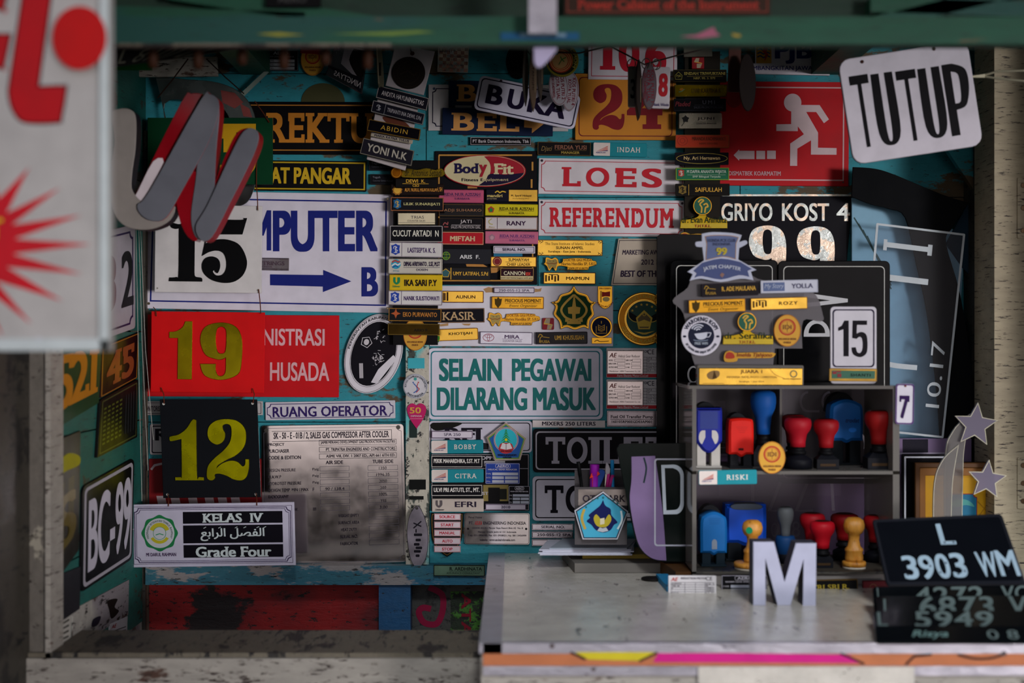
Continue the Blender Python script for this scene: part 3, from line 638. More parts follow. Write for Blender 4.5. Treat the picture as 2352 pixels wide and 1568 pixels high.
g.t('MARKETING AWARDS', 1420, 574, 1545, 585, '30243a', 'b').t('2012', 1470, 596, 1502, 608, '30243a', 'b').t('BEST OF THE YEAR', 1422, 621, 1560, 636, '30243a', 'h')
# top row
g = sg('pale blank sign with dark notched border behind the BEL board', (984, 195, 1305, 301), .001, rot=.3); g.plate('b9b5b4', 1, .002).edge('1c1830', 9, 2, 8, style='n').screw((997, 205), r=3, col='2c3a5a')
g = sg('navy board with a cream letter B above the BEL board', (1031, 186, 1150, 248), .004, rot=.8); g.plate('14203e', 1, .002).t('B', 1049, 195, 1095, 234, 'cf9450', 'S').rect('tape_residue', 1046, 243, 1084, 248, '8a8c8e')
g = sg('navy BEL board with cream letters and arrow', (1016, 250, 1270, 311), .007, rot=1); g.plate('13203c', 1, .002).t('BEL', 1037, 261, 1193, 302, 'cf9450', 'S', 1.15)
g.flat('arrow', [(1204, 272), (1255, 272), (1255, 280), (1248, 284), (1222, 305), (1222, 293), (1204, 292)], 'cf9450')
g = sg('orange number 24 sign with maroon digits and border', (1321, 170, 1552, 322), .003, rot=.2); g.plate('c47f24', 2, .003).edge('6a0f18', 8, 2, 9)
g.flat('lettering', smooth(fit(TWO, 1361, 194, 1434, 299), 4), '7a0a18').t('4', 1440, 196, 1521, 297, '7a0a18', 'S')
g = sg('white number 106 sign with red digits and border', (1351, 92, 1555, 184), .005, rot=.7); g.plate('cdc6cc', 1, .003).edge('b01830', 7, 1.5, 0).t('1', 1378, 84, 1413, 162, 'b8142a', 'S').t('0', 1421, 84, 1468, 166, 'b8142a', 'h').t('6', 1481, 84, 1530, 168, 'b8142a', 'h')
g = sg('slim black bank strip label with silver frame under BEL', (1080, 315, 1220, 334), .004, rot=.3, cat='label'); g.plate('0a080c', 0, .0015).edge('b8b0b4', 1, .9, 0).t('PT Bank Danamon Indonesia, Tbk', 1086, 321, 1215, 329.5, 'd2ccd0', 't')
g = sg('large red emergency exit sign with running figure and arrow', (1636, 188, 1949, 427), .002, rot=.4); g.plate('b80614', 1, .002)
g.rect('border', 1647, 200, 1938, 203, 'cfa8a8').rect('border', 1647, 412, 1938, 415, 'cfa8a8').rect('border', 1935, 201, 1938, 414, 'cfa8a8').rect('border', 1647, 201, 1650, 414, 'cfa8a8'); PW = 'd3bcbe'
man = C_([(1240, 680), (1262, 640), (1335, 632), (1495, 632), (1580, 760), (1535, 795), (1465, 695), (1375, 695), (1483, 880), (1483, 1015), (1650, 1018), (1650, 1078), (1420, 1078), (1420, 950), (1297, 1025), (1297, 1180), (1233, 1180), (1233, 980), (1355, 895), (1300, 825), (1300, 868), (1107, 868), (1107, 808), (1240, 805)], 3.921, 1500, 80)
g.flat('running_figure', man, PW).oval('running_figure', 1819.3, 236, 20, 20.5, PW, g.n + .0005)
g.flat('arrow', C_([(725, 1088), (775, 1035), (775, 1048), (912, 1048), (912, 1122), (775, 1122), (775, 1138)], 3.921, 1500, 80), PW).rect('arrow', 1737, 347, 1757, 366, PW).rect('arrow', 1761.5, 346.5, 1781.5, 365.5, PW)
g.t('DISMATBEK KOARMATIM', 1674, 394, 1793, 404, 'c8a0a4', 'b').screw((1936.5, 418), r=2)
g = sg('white power company sign with large blue letters at the top', (1712, 88, 1906, 174), .002); g.solid('plate', [(1734, 88), (1862, 88), (1868, 100), (1868, 145), (1862, 150), (1906, 152), (1905, 174), (1712, 170), (1712, 146), (1734, 146)], 'cdc8d0', 0, .002, .6)
g.rect('logo', 1736.5, 92, 1771, 146, 'c99312'); nn = g.n + .0006
for i in range(3): g.line('logo', smooth([(1739, 116 + i * 8), (1746, 113 + i * 8), (1753, 117 + i * 8), (1761, 113 + i * 8), (1768, 116 + i * 8)], 4, False), 2.6, '123a78', nn)
g.flat('logo', [(1756, 100), (1764, 112), (1759, 120), (1764, 126), (1755, 142), (1757, 126), (1750, 118), (1754, 110)], 'b01c18', nn + .0003)
g.t('PJB', 1779, 98, 1865, 147, '0d1c68', 'h').t('PEMBANGKITAN JAWA BALI', 1714, 152, 1897, 165, '1c1c70', 't')
g = sg('black boarding house board numbered 99 with holographic letters', (1668, 446, 1957, 640), .004, quad=[(1652, 446), (1957, 447), (1941, 640), (1652, 640)]); g.plate('0b0a12', 1, .003); g.box = (1652, 446, 1957, 640); g.q = [P(x, y, .004) for x, y in ((1652, 446), (1957, 446), (1957, 640), (1652, 640))]
g.rect('border', 1658, 446.5, 1955, 451, 'holo').t('GRIYO', 1656, 467, 1773, 508, 'holo', 'b').t('KOST', 1795, 467, 1903, 508, 'holo', 'b').t('4', 1920, 467, 1951, 508, 'holo', 'b')
NINE = [(595, 1003), (700, 1030), (748, 1120), (748, 1290), (720, 1380), (600, 1420), (480, 1390), (443, 1303, 1), (560, 1303, 1), (560, 1350), (580, 1388), (615, 1385), (632, 1350), (632, 1258, 1), (600, 1272), (560, 1270), (480, 1235), (443, 1130), (480, 1035)]
NINEH = [(595, 1035), (565, 1055), (557, 1130), (570, 1210), (600, 1228), (630, 1205), (634, 1080), (622, 1045)]
def nine(g, part, x0, y0, x1, y1, col, th=0):
    al = fit(smooth(NINE, 4) + smooth(NINEH, 4), x0, y0, x1, y1); k = len(smooth(NINE, 4)); o, h = al[:k], al[k:]
    if th: g.solid(part, o, col, g.n, g.n + th, .8, holes=[h]); g.n -= th
    else: g.flat(part, o, col, holes=[h])
nine(g, 'lettering', 1719, 518, 1805, 640, 'holo'); nine(g, 'lettering', 1829, 520, 1916, 640, 'holo')
# small things along the top
g = sg('small black rating label with empty fields at the top', (603, 116, 685.5, 163), .002, rot=.4, name='rating_label', cat='label'); g.plate('0b0c10', 1, .001).edge('8a8a90', 1, .6, 1).t('AERO', 628, 119, 662, 126, '9a9aa0', 'b').t('WORM GEAR SPEED REDUCER', 613, 129, 676, 132, '8a8a90')
for i, s_ in enumerate(('TYPE', 'RATIO', 'S/No.')): g.rect('field', 612, 137 + i * 8.3, 677, 143.5 + i * 8.3, '9fa3a8'); g.n += .0005; g.t(s_, 614, 138.2 + i * 8.3, 630, 142.5 + i * 8.3, '1a1a20'); g.n -= .0005
def idi(label, cx, cy, rx, ry, d, **k):
    g = sg(label, (cx - rx, cy - ry, cx + rx, cy + ry), d, name='oval_badge', cat='badge', **k); g.solid('plate', ell(cx, cy, rx, ry), 'cf9a34', 0, .002, .8); s = rx / 31
    g.ring('border', cx, cy, rx - .8, ry - .8, .7, 'a03a1c').ring('emblem', cx, cy - 8 * s, 19.5 * s, 19 * s, 3.2 * s, 'b02a20').ring('emblem', cx, cy - 8 * s, 15 * s, 14.5 * s, .8, 'b02a20')
    g.t('IDI', cx - 10 * s, cy - 13 * s, cx + 10 * s, cy - 3 * s, '7a4a20', 'b').line('emblem', [(cx, cy - 20 * s), (cx, cy + 3 * s)], 1, '7a4a20').t('KELUARGA BESAR', cx - 20 * s, cy + 17 * s, cx + 21 * s, cy + 21.5 * s, '7a4a1c', 'h').t('PABDI', cx - 8 * s, cy + 25 * s, cx + 8 * s, cy + 29.5 * s, '7a4a1c', 'h'); return g
idi('yellow oval doctors badge hanging at the top beside the rating label', 718.5, 138, 27.5, 36, .004)
idi('yellow oval doctors badge peeping out under the name tag column', 953.5, 768, 27.5, 37, .016)
g = sg('red slip of card stuck over the topmost yellow oval badge', (690, 100, 746, 124), .007, rot=4, name='red_card', cat='card'); g.plate('8a0f16', 1, .0008)
g = sg('holographic checkered square sticker at the top', (1005, 105, 1076, 166), .002, rot=2, name='holographic_sticker', cat='sticker'); g.plate('holo', 1, .0008); g.edge('9aa0a4', 2, .8, 0)
for i in range(8):
    for j in range(7):
        if (i + j) % 2: g.rect('checks', 1009 + i * 8.2, 109 + j * 8, 1017 + i * 8.2, 117 + j * 8, 'x:c08a7a')
g.n += .0004; g.t('LIGHT+', 1009, 112, 1046, 121, '4a3a44', 'b').t('The Solution', 1026, 127, 1066, 132, '4a3a44').t('of LED', 1028, 135, 1050, 140, '4a3a44').t('220 Volt  100 W', 1012, 146, 1066, 152, '4a3a44').t('White', 1030, 155, 1046, 160, '4a3a44')
g = T('tape_disc', 'black disc stuck on turquoise planks behind the keyrings', 'disc', (1161, 102, 1216, 182), .002); g.solid('disc', ell(1189, 142, 27, 40), '07080a', 0, .002, .6)
g = T('wood_disc', 'dark brown half disc patch on the turquoise plank above REKTUR', 'patch', (692, 190, 792, 233), .0, ); g.solid('disc', arcpts(742, 234, 50, 43, 180, 360, 18), '4a4a2c', 0, .0006)
# lower clutter boards
def motor(label, x0, y0, x1, y1, d, sub):
    g = sg(label, (x0, y0, x1, y1), d, rot=.2, name='motor_label', cat='label'); g.plate('cfcccd', 2, .0012); w_, h_ = x1 - x0, y1 - y0
    g.rect('red_band', x0 + 1, y1 - h_ * .13, x1 - 1, y1 - 1, 'b81c28').t('CE', x1 - w_ * .22, y0 + h_ * .05, x1 - w_ * .09, y0 + h_ * .21, '2a2430', 'r').t('AE', x0 + w_ * .05, y0 + h_ * .08, x0 + w_ * .2, y0 + h_ * .24, 'b0281c', 'I').t('INDUCTION MOTOR', x0 + w_ * .26, y0 + h_ * .07, x0 + w_ * .8, y0 + h_ * .16, '3a3440', 'b')
    for i in range(6): g.rect('table', x0 + 4, y0 + h_ * (.3 + i * .1), x1 - 4, y0 + h_ * (.3 + i * .1) + .7, '4a4450')
    for i, x in enumerate((.34, .56, .76)): g.rect('table', x0 + w_ * x, y0 + h_ * .3, x0 + w_ * x + .7, y0 + h_ * .84, '4a4450')
    for i, (s_, t_) in enumerate((('67.8', '%'), ('HP', ''), ('1370', 'Rpm'), ('1644', 'Rpm'), ('6.3', 'Kg'))):
        yy = y0 + h_ * (.32 + i * .1); g.t(s_, x0 + w_ * .78, yy, x0 + w_ * .78 + len(s_) * 2.5, yy + 4, '3a3440')
        if t_: g.t(t_, x1 - 5 - len(t_) * 3, yy, x1 - 5, yy + 4, '3a3440')
    for i, s_ in enumerate(('EQUIPMENTS', 'TYPE: AE', 'kW', 'V', 'B.O.I.F')): yy = y0 + h_ * (.32 + i * .1); g.t(s_, x0 + 6, yy, x0 + 6 + len(s_) * 2.4, yy + 4, '3a3440')
    g.n += .0004; g.t('Aero Electric Motor.Co.Ltd', x0 + w_ * .2, y1 - h_ * .11, x0 + w_ * .79, y1 - h_ * .03, 'd8c8c8', 'b'); g.n -= .0004
    return g
for i, (y0, lab) in enumerate(((799, 'upper'), (871, 'lower'))):
    motor('%s of two white induction motor labels beside the teal warning sign' % lab, 1392.6, y0, 1513.5, y0 + 68, .002, 0)
    g = sg('silver gear reducer plate laid over the %s white motor label' % lab, (1394, y0 + 5.5 - i * 2, 1477.5, y0 + 60), .005, rot=.3, name='silver_data_plate', cat='plate'); g.plate('x:c8bcb8', 1, .001).edge('6a646a', 1, .7, 1); yy = y0 + 5.5 - i * 2
    g.t('AE', 1399, yy + 6, 1417, yy + 16, '7a2a24', 'I').t('Helical Gear Reducer', 1420, yy + 10, 1470, yy + 16, '3a3438')
    for r_ in range(3):
        y = yy + 21 + r_ * 8; g.t(('MODEL', 'INPUT RPM', 'OUTPUT RPM')[r_], 1398, y, 1398 + (10, 17, 19)[r_], y + 3.5, '3a3438', 'b').t(('INPUT KW', 'RATIO', 'S. NO')[r_], 1438, y, 1438 + (14, 9, 8)[r_], y + 3.5, '3a3438', 'b')
        for a, b_ in (((1411, 1436) if r_ == 0 else (1418, 1436)), (1452 if r_ == 0 else 1450, 1472)): g.flat('field', rrect(a, y - 1.5, b_, y + 4.5), '4a444a', holes=[rrect(a + .6, y - .9, b_ - .6, y + 3.9)])
    g.t('Manufacturer : AERO Transmission Co., Ltd.', 1400, yy + 46, 1471, yy + 50, '3a3438')
g = sg('dark steel fuel oil transfer pump plate below the motor labels', (1393.6, 942.6, 1509, 979.8), .003, rot=.2, name='steel_data_plate', cat='plate'); g.plate('x:8f868a', 1, .0015).edge('2a242c', 2, .8, 1).t('Fuel Oil Transfer Pump', 1403, 953, 1499, 962, '1c161e', 'b').rect('border', 1402, 962, 1500, 963, '1c161e').t('160105RP00EGD03AP001', 1405, 965, 1497, 971, '1c161e', 'b')
for i, (s_, y, x1) in enumerate((('SERIAL NO.', 1202, 1317), ('250-055-12 SPA', 1220, 1316), ('', 1238, 1300))):
    g = sg(('silver SERIAL NO. strip under the white TOILET sign', 'silver 250-055-12 SPA strip above the paper stack', 'lowest blank silver strip partly behind the papers')[i], (1221.5, y, x1, y + 15.5), .003, rot=.2, cat='label', name='strip_label'); g.plate('x:c9c2c8', 0, .001).edge('2a2230', 1.5, .9, 0)
    if s_: g.t(s_, 1243 - 9 * i, y + 4.5, 1297 + 14 * i, y + 10.5, '241c2c', 'b')
# ================================================================== name tags
def tag(label, box, face, d=.024, rot=0, rim=None, r=1.5, th=.003, name='name_tag', cat='name tag', group=None, glossy=True):
    g = T(name, label, cat, box, d, rot, group=group); g.plate(face, r, th, 1.6, side=rim or face)
    if rim: g.edge(rim, .4, 1.4, r)
    return g
def shield(g, cx, cy, w, h, col='1c3fa0', ink='c8ccd8', part='emblem'):
    g.flat(part, [(cx, cy - h), (cx + w * .45, cy - h * .78), (cx + w, cy - h * .72), (cx + w * .86, cy), (cx + w, cy + h * .62), (cx + w * .45, cy + h * .78), (cx, cy + h), (cx - w * .45, cy + h * .78), (cx - w, cy + h * .62), (cx - w * .86, cy), (cx - w, cy - h * .72), (cx - w * .45, cy - h * .78)], col)
    n = g.n + .0006; g.line(part, smooth([(cx - w * .5, cy - h * .1), (cx - w * .3, cy - h * .5), (cx + w * .3, cy - h * .35), (cx - w * .1, cy - h * .05), (cx + w * .45, cy + h * .2), (cx, cy + h * .45)], 4, False), w * .18, ink, n).line(part, [(cx, cy - h * .6), (cx, cy + h * .6)], w * .16, ink, n).rect(part, cx - w * .4, cy + h * .52, cx + w * .4, cy + h * .64, ink, n=n)
GT, BK, IK = 'd8a838', '0d0c10', '2a1e30'
# middle column
g = G('tag_strip', 'long black backing strip carrying the middle column of name tags', 'strip', P(950, 790, .01)); g.add('strip', fbox(903, 368, 1005, 792, .002, .0175), '0b0a0c')
g = T('shaped_name_tag', 'wavy brass doctor name tag with amber disc, top of middle column', 'name tag', (898, 384, 1016, 411), .024)
g.solid('plate', smooth([(925, 390), (940, 387), (958, 390), (980, 386), (1000, 390), (1016, 387), (1016, 406), (925, 408)], 3), 'x:8a7420', 0, .002, .8); g.solid('disc', ell(911, 397, 13.5), 'b:b06a18', .001, .004, 1.5); g.ring('disc', 911, 397, 11, 11, 1.2, 'x:e0a030'); g.n = .002; g.t('dr. Antonius Setiadi', 930, 389, 1015, 405, '2a2410', 'i')
g = tag('black supervisor name tag lettered in gold, second in middle column', (908, 410.5, 1005, 432), '120f0f', .030, .6); g.t('DEWI  K.', 933, 412.5, 977, 420.5, GT, 'b').rect('lettering', 925, 422, 985, 423, GT).t('CSO', 948, 424, 963, 429.5, GT, 'b')
g = tag('dark brown advocate name tag with round gold emblem', (898, 423, 1020, 449), '1c100e', .0245, -.3); g.flat('emblem', star(913, 437, 12, 10, 9), 'a87020'); g.n += .0004; g.oval('emblem', 913, 437, 8, 7.5, GOLDL); g.n -= .0004; g.t('ADV. NURUL HIDAYATULLAH, SH', 930, 430.5, 1016, 442, 'd09038', 'b')
g = tag('black name tag with copper rim and blue city shield', (898, 453.5, 1019, 485), '131319', .024, .5, 'a8653a'); shield(g, 913, 469, 9, 12, '155a8c', 'c0a050'); g.t('LILIK SUNARIJATI', 927, 466, 1011, 473.5, 'd2cc8c', 's')
g = tag('short silver counter sales name tag in the middle column', (913.5, 488.5, 1000.5, 517), 'x:cfc8a8', .024); g.t('TRIAS', 944, 496, 974, 502.5, '3a3440', 'r').t('COUNTER SALES', 936, 505.5, 977, 509.5, '3a3440').rect('border', 915, 511, 999, 512, '8a8470')
g = tag('wide black name tag with silver rim and bold white letters', (896, 518.5, 1017, 556), '0c0b12', .0245, .2, 'b4b0ae'); g.t('CUCUT ARTADI  N', 902, 529, 1008, 543.5, 'd8d6c8', 'b')
g = tag('upper white name tag with blue city shield, under the wide black one', (894, 556.5, 1017, 591), 'ccc9c6', .0245, .9, '6a5a68'); shield(g, 909, 573.5, 10, 13); g.rect('border', 923, 558, 924, 589, '5a4a68').t('LASTSEPTA K. S.', 937, 569, 1001, 580.5, '3a1a58', 'b')
g = tag('grey white lecturer name tag with red blue globe', (892, 594, 1016.5, 629), 'c2bdb0', .0245, .3, '7a746c'); g.oval('emblem', 910, 607, 11, 11, '2a9cb8'); g.n += .0003; g.line('emblem', smooth([(901, 603), (908, 599), (915, 602), (919, 600)], 4, False), 3.4, 'b04038').line('emblem', smooth([(900, 611), (908, 606), (914, 609), (920, 605)], 4, False), 3, 'd8d8d8').line('emblem', smooth([(902, 615), (909, 611), (915, 614)], 4, False), 2.4, '1c4c9a'); g.n -= .0003
g.t('DIMAS AFRIYANTO , S.SE, M.ST', 928, 601, 1011, 613, '2a1c3a', 'h').rect('lettering', 927, 614, 1011, 614.9, '3a2c4a').t('DOSEN', 957, 617, 983, 622, '3a2c4a', 'b').t('PPNS', 904, 621, 918, 624.5, '5a9ab0')
g = tag('bright yellow name tag with green U logo', (894.5, 631, 1016, 667), 'd2b010', .0255, .3); g.t('IKA SARI P.Y', 929, 642, 1004, 657, '241a10', 'h'); U_ = smooth([(904, 637, 1), (909, 637, 1), (909, 646), (911, 649), (913, 646), (913, 637, 1), (919, 637, 1), (919, 648), (911.5, 654), (904, 648)], 3); g.flat('logo', U_, '0f8050').t('Unilever', 902, 655.5, 920, 660, '0f8050', 'I')
g = tag('lower white name tag with blue city shield, under the yellow one', (892, 667.5, 1016, 701), 'cfccca', .0245, .5, '6a5a68'); shield(g, 907.5, 683, 10, 13); g.rect('border', 922, 669, 923, 699, '5a4a68').t('NANIK SULISTIOWATI', 928, 680, 1009, 690, '3a1a58', 'b')
g = tag('black name tag with copper star and orange letters near the column foot', (893, 708, 1014, 738), '141418', .0245, .9, 'a07020'); g.flat('emblem', star(909.5, 720.5, 11.5, 4.5, 4), 'b05428').t('EKO PURWANTO', 926, 717, 1004, 727.5, 'b8782c', 'b')
g = tag('dark tarnished brass name tag at the foot of the middle column', (891, 743, 1010, 769.5), 'b:3a2c10', .0245, .6, '6a5418'); g.t('ARIO P.', 951, 755, 984, 761, '14100a', 'b')
# on the black fitness board
def rida(label, x0, y0, x1, y1, face, ink, emb, d=.006, ex=None, tx=0):
    g = tag(label, (x0, y0, x1, y1), face, d, .6); w_ = x1 - x0
    if ex: g.flat('emblem', ngon(ex, (y0 + y1) / 2, 8, 5), emb[0]); g.n += .0003; g.oval('emblem', ex, (y0 + y1) / 2 + 1, 4, 4.5, emb[1]); g.n -= .0003
    a, b_ = tx or x0 + w_ * .26, x1 - w_ * .07
    g.t('RIDA NUR AZIZAH', a, y0 + 7.5, b_, y0 + 14.5, ink, 's').rect('lettering', a - 2, y0 + 15.8, b_, y0 + 16.5, ink).t('SURABAYA', (a + b_) / 2 - 18, y0 + 18.5, (a + b_) / 2 + 18, y0 + 23, ink, 's'); return g
rida('pink name tag partly under the middle column, on the black board', 1008, 436, 1111, 466, 'b85070', '4a2a5c', None, tx=1020)
g = tag('half navy half gold bank name tag with wave logo', (1116, 434.5, 1236, 464.5), '11111f', .006, .3); g.rect('gold_field', 1169, 436.5, 1234, 462.5, GOLDL); g.t('mandiri', 1119, 446.5, 1154, 453.5, 'd8c070', 'b').t('prioritas', 1119, 455, 1141, 459.5, 'b8a880').line('logo', smooth([(1137, 443), (1143, 439.5), (1148, 443), (1154, 440), (1162, 442)], 4, False), 2.6, 'd8b030'); g.n += .0004; g.t('M. Syarif Hidayat', 1174, 447.5, 1221, 453, '3a2410', 'b').t('Priority Banking Officer', 1178, 455, 1216, 458, '4a3410')
g = tag('glossy black name tag with brown capital letters on the black board', (1008, 469, 1111, 497), 'g:0c0a0d', .006, .3, '5a4424'); g.t('ADJI SUHARKO', 1020, 480, 1106, 488, 'a87850', 'r')
rida('bright yellow name tag with pentagon emblem on the black board', 1114, 469, 1235, 495.5, 'cfc010', '3a3008', ('b03020', '207a40'), ex=1128, tx=1147)
g = tag('black sales promotion girl name tag with pink emblem', (1009, 501, 1110, 531), '121014', .006, .5, '3a2c20'); g.t('JATI', 1057, 505, 1083, 515, 'd0c8c8', 'r').rect('lettering', 1037, 516.5, 1104, 517.5, 'c0b8b8').t('SALES PROMOTION GIRL', 1036, 518.8, 1104, 525, 'c0b8b8', 'r').line('emblem', smooth([(1018, 518), (1022, 512), (1028, 516), (1029, 510)], 4, False), 2, 'a05050').rect('emblem', 1020, 520, 1030, 523, '8a4040')
g = tag('silver name tag with bronze rim and faded orange logo', (1114, 498.5, 1234.5, 528), 'c8c2c2', .006, .4, '8a5a40'); g.rect('border', 1142, 500, 1143, 527, '5a3a4a').t('RANY', 1164, 508, 1208, 518, '3a2040', 'b').line('emblem', smooth([(1130, 503), (1123, 508), (1125, 514), (1132, 516)], 4, False), 2.2, 'b0a868').t('Rera', 1123, 520, 1136, 524, 'b09850', 'i')
g = tag('red name tag with cream rim and cream letters', (1004, 532.5, 1111, 562), 'b0081c', .006, .6, 'c0a078'); g.t('MIFTAH', 1034, 542.5, 1091, 554, 'cbb088', 'h')
rida('pink name tag with grey round emblem beside the red one', 1114, 531.5, 1236, 560, 'bd6480', '6a3a78', ('9a7080', 'b89098'), ex=1130, tx=1148)
g = tag('silver SERIAL NO. strip near the foot of the black board', (1133, 565, 1229, 582), 'c9c3cf', .006, .3, 'd8d0d8', name='strip_label', cat='label'); g.edge('3a2c48', 2, 1, 0).t('SERIAL NO.', 1154, 570, 1208, 576.5, '2a2038', 'b')
g = tag('black name tag with green globe emblem and white letters', (1012, 572, 1129, 606), 'g:10131c', .006, .5, '24242c'); g.ring('emblem', 1025, 588, 9, 9.5, 1.4, '7a9a20').line('emblem', [(1025, 579), (1025, 598)], 1.2, '7a9a20').line('emblem', [(1016, 585), (1034, 585)], 1.2, '7a9a20').line('emblem', [(1016, 592), (1034, 592)], 1.2, '7a9a20').ring('emblem', 1025, 588, 4.5, 9.5, 1, '2a8a40').t('ARIS  F.', 1056, 585.5, 1102, 594.5, 'd8d8d8', 'b')
g = tag('gold chief leader name tag with red disc', (1127, 589.5, 1232, 613), GOLDL, .0065, .3, '8a5a18'); g.oval('emblem', 1142, 600.5, 10.5, 10.5, '7a1420'); g.n += .0003; g.ring('emblem', 1142, 601, 8, 8, .9, 'd0a860'); g.n -= .0003; g.t('SUMARIYAH', 1168, 593, 1215, 600, '3a2412', 'b').rect('lettering', 1161, 601.5, 1221, 602.3, '3a2412').t('CHIEF LEADER', 1164, 604, 1218, 610.5, '3a2412', 'b')
g = tag('black teacher name tag with gold divider and pentagon emblem', (1012, 614.5, 1127, 643), 'g:0f1014', .006, .5, '1c1a14'); g.flat('emblem', ngon(1024, 628, 11, 5), 'c09a30'); g.n += .0003; g.flat('emblem', ngon(1024, 628, 9, 5), '2c5a60'); g.n -= .0003; g.rect('border', 1035, 615, 1036.8, 642, GT).t('UMY LATIFAH, S.Pd', 1041, 624, 1121, 634, GT, 'b')
g = tag('maroon and cream company tag at the foot of the black board', (1149, 615, 1226, 643), '2a0c18', .0065, .5, '9a7a40', name='company_tag', cat='label'); g.rect('cream_band', 1150.5, 634, 1224.5, 642, 'c8b888').t('CANNON', 1157, 623, 1206, 632, 'd0c8a8', 'b').t('ex', 1207, 625, 1219, 632.5, 'b83828', 'h'); g.n += .0004; g.t('even our name begins with you', 1151, 636.5, 1223, 641, '4a3a24', 'r')
# on the large white panel
g = tag('short gold name tag with dark figures logo on the white panel', (1006, 668, 1111, 695), GOLDL, .004, .3, '5a2018'); g.t('AUNUN', 1047, 678, 1092, 685.5, '3a1c10', 'b').rect('logo', 1018, 673, 1024, 690, '5a3a10').rect('logo', 1026, 671, 1030, 691, '3a2408')
g = tag('silver 250-055-12 SPA strip at the top of the white panel', (1134, 660, 1228, 673), 'd0cad4', .004, .2, '3a2450', name='strip_label', cat='label'); g.t('250-055-12 SPA', 1146, 664, 1216, 670, '2a2040', 'r')
def precious(label, x0, y0, d, rot, s=1.0):
    g = tag(label, (x0, y0, x0 + 120 * s, y0 + 28 * s), GOLD, d, rot, '8a5a20'); X = lambda v: x0 + v * s; Y = lambda v: y0 + v * s
    g.t('PRECIOUS MOMENT', X(31), Y(5.5), X(114), Y(13.5), '3a2a10', 'b').rect('lettering', X(31), Y(15.4), X(114), Y(16.1), '3a2a10').t('Event Organizer', X(41), Y(18), X(105), Y(25.5), '4a3a14', 'i')
    g.flat('logo', [(X(15), Y(1)), (X(19), Y(6)), (X(24), Y(5)), (X(22), Y(18)), (X(15), Y(27)), (X(8), Y(18)), (X(7), Y(5)), (X(12), Y(6))], '4a380c'); return g
precious('gold event organizer name tag on the white panel', 1129, 681, .004, .5)
g = tag('black KASIR cashier tag with bronze rim on the white panel', (1008, 708, 1113, 741), '0e0d16', .004, -.8, '8a6a50', name='cashier_tag', cat='label'); g.t('KASIR', 1016, 716, 1092, 735, 'b89a70', 's')
def tooth(label, x, y, d, s=1.0):
    g = T('shaped_name_tag', label, 'name tag', (x - 20, y - 18, x + 105, y + 20), d); Q = lambda pts: [(x + a * s, y + b_ * s) + tuple(c_) for a, b_, *c_ in pts]
    out = smooth(Q([(-14, -12), (-8, -13), (0, -10), (8, -13), (15, -8), (17, 0), (24, -2), (26, -10, 1), (60, -12), (92, -10, 1), (94, -6), (102, -4), (103, 4), (94, 7), (86, 9, 1), (84, 16, 1), (36, 16, 1), (36, 9, 1), (24, 7), (14, 8), (12, 16), (8, 18), (2, 10), (-4, 18), (-8, 16), (-11, 8), (-18, 2), (-15, -2)]), 3)
    g.solid('plate', out, GOLD, 0, .002, .8); n = g.n
    g.flat('tooth', smooth(Q([(-10, -9), (0, -7), (9, -9), (13, -3), (11, 6), (8, 14), (1, 8), (-5, 14), (-9, 6), (-11, -2)]), 3), 'a8904c'); g.line('tooth', Q([(-13, -1), (-6, 2), (0, 1), (6, 2), (13, -1)]), 1.6, '8a4a20', n + .0006)
    for a in (-4, 4): g.oval('tooth', x + a, y - 4, .8, .8, '3a2410', n + .0006)
    g.t('DOKTER GIGI MUDA', x + 28, y - 10, x + 92, y - 4, '7a3a14', 's').t('Nuriva Handika SP, S.KG', x + 22, y - 1.5, x + 101, y + 6, '6a3a14', 's').t('2009.07.0.0070', x + 38, y + 10, x + 83, y + 15, '5a3a10', 'b'); return g
tooth('gold tooth-shaped dentist badge on the white panel', 1137, 731, .004)
tooth('gold tooth-shaped dentist badge on turquoise wood above the gold emblem tag', 1267, 604, .003)
g = tag('bright gold name tag tilted over the panel corner with green figure', (989.5, 754.5, 1098.5, 782), GOLDL, .007, -2.2, '9a6414', r=3); g.t('KHOTIJAH', 1031, 763, 1085, 771, '2a2008', 'b').rect('logo', 999, 770, 1010, 779, '2a7a18', 1).rect('logo', 1001, 779, 1003, 784, '2a7a18').rect('logo', 1006, 779, 1008, 784, '2a7a18')
g = tag('silver counter sales name tag with red oval car emblem', (1102.5, 762, 1223, 790.5), 'x:c8c8d2', .0045, .9, '6a6278'); g.ring('emblem', 1122, 775.5, 13, 9, 1.2, '8a1a38').ring('emblem', 1122, 772.5, 9, 3.6, 1, '8a1a38').ring('emblem', 1122, 776, 3.4, 7.5, 1, '8a1a38'); g.t('MIRA', 1159, 769, 1193, 777, '3a1a4a', 'b').rect('lettering', 1153, 778.3, 1200, 779, '5a3a68').t('COUNTER SALES', 1155, 780.5, 1198, 785, '5a3a5a', 'r')
g = T('square_badge', 'small square red and grey badge with gold swirl', 'badge', (1245.5, 730, 1272.5, 757), .004); g.plate('8a1424', 3, .002); n_ = g.n
g.flat('emblem', [(1254, 731), (1264, 731), (1262, 743), (1249, 743)], 'a09078').flat('emblem', [(1258, 745), (1270, 745), (1266, 756), (1256, 756)], 'a09078'); g.line('emblem', smooth([(1254, 732), (1249, 743, 1), (1268, 745, 1), (1262, 756)], 3, False), 1.4, GT, n_ + .0006)
g = T('crest_badge', 'large green and gold crest badge with wheat wreath on the white panel', 'badge', (1266, 656, 1370, 757), .004)
cr = smooth([(1318, 656, 1), (1328, 670), (1348, 677), (1356, 690), (1370, 694, 1), (1361, 704), (1364, 722), (1354, 736), (1352, 756, 1), (1340, 751), (1320, 757), (1302, 751), (1288, 756, 1), (1284, 738), (1272, 722), (1276, 704), (1266, 694, 1), (1280, 690), (1288, 677), (1308, 670)], 4)
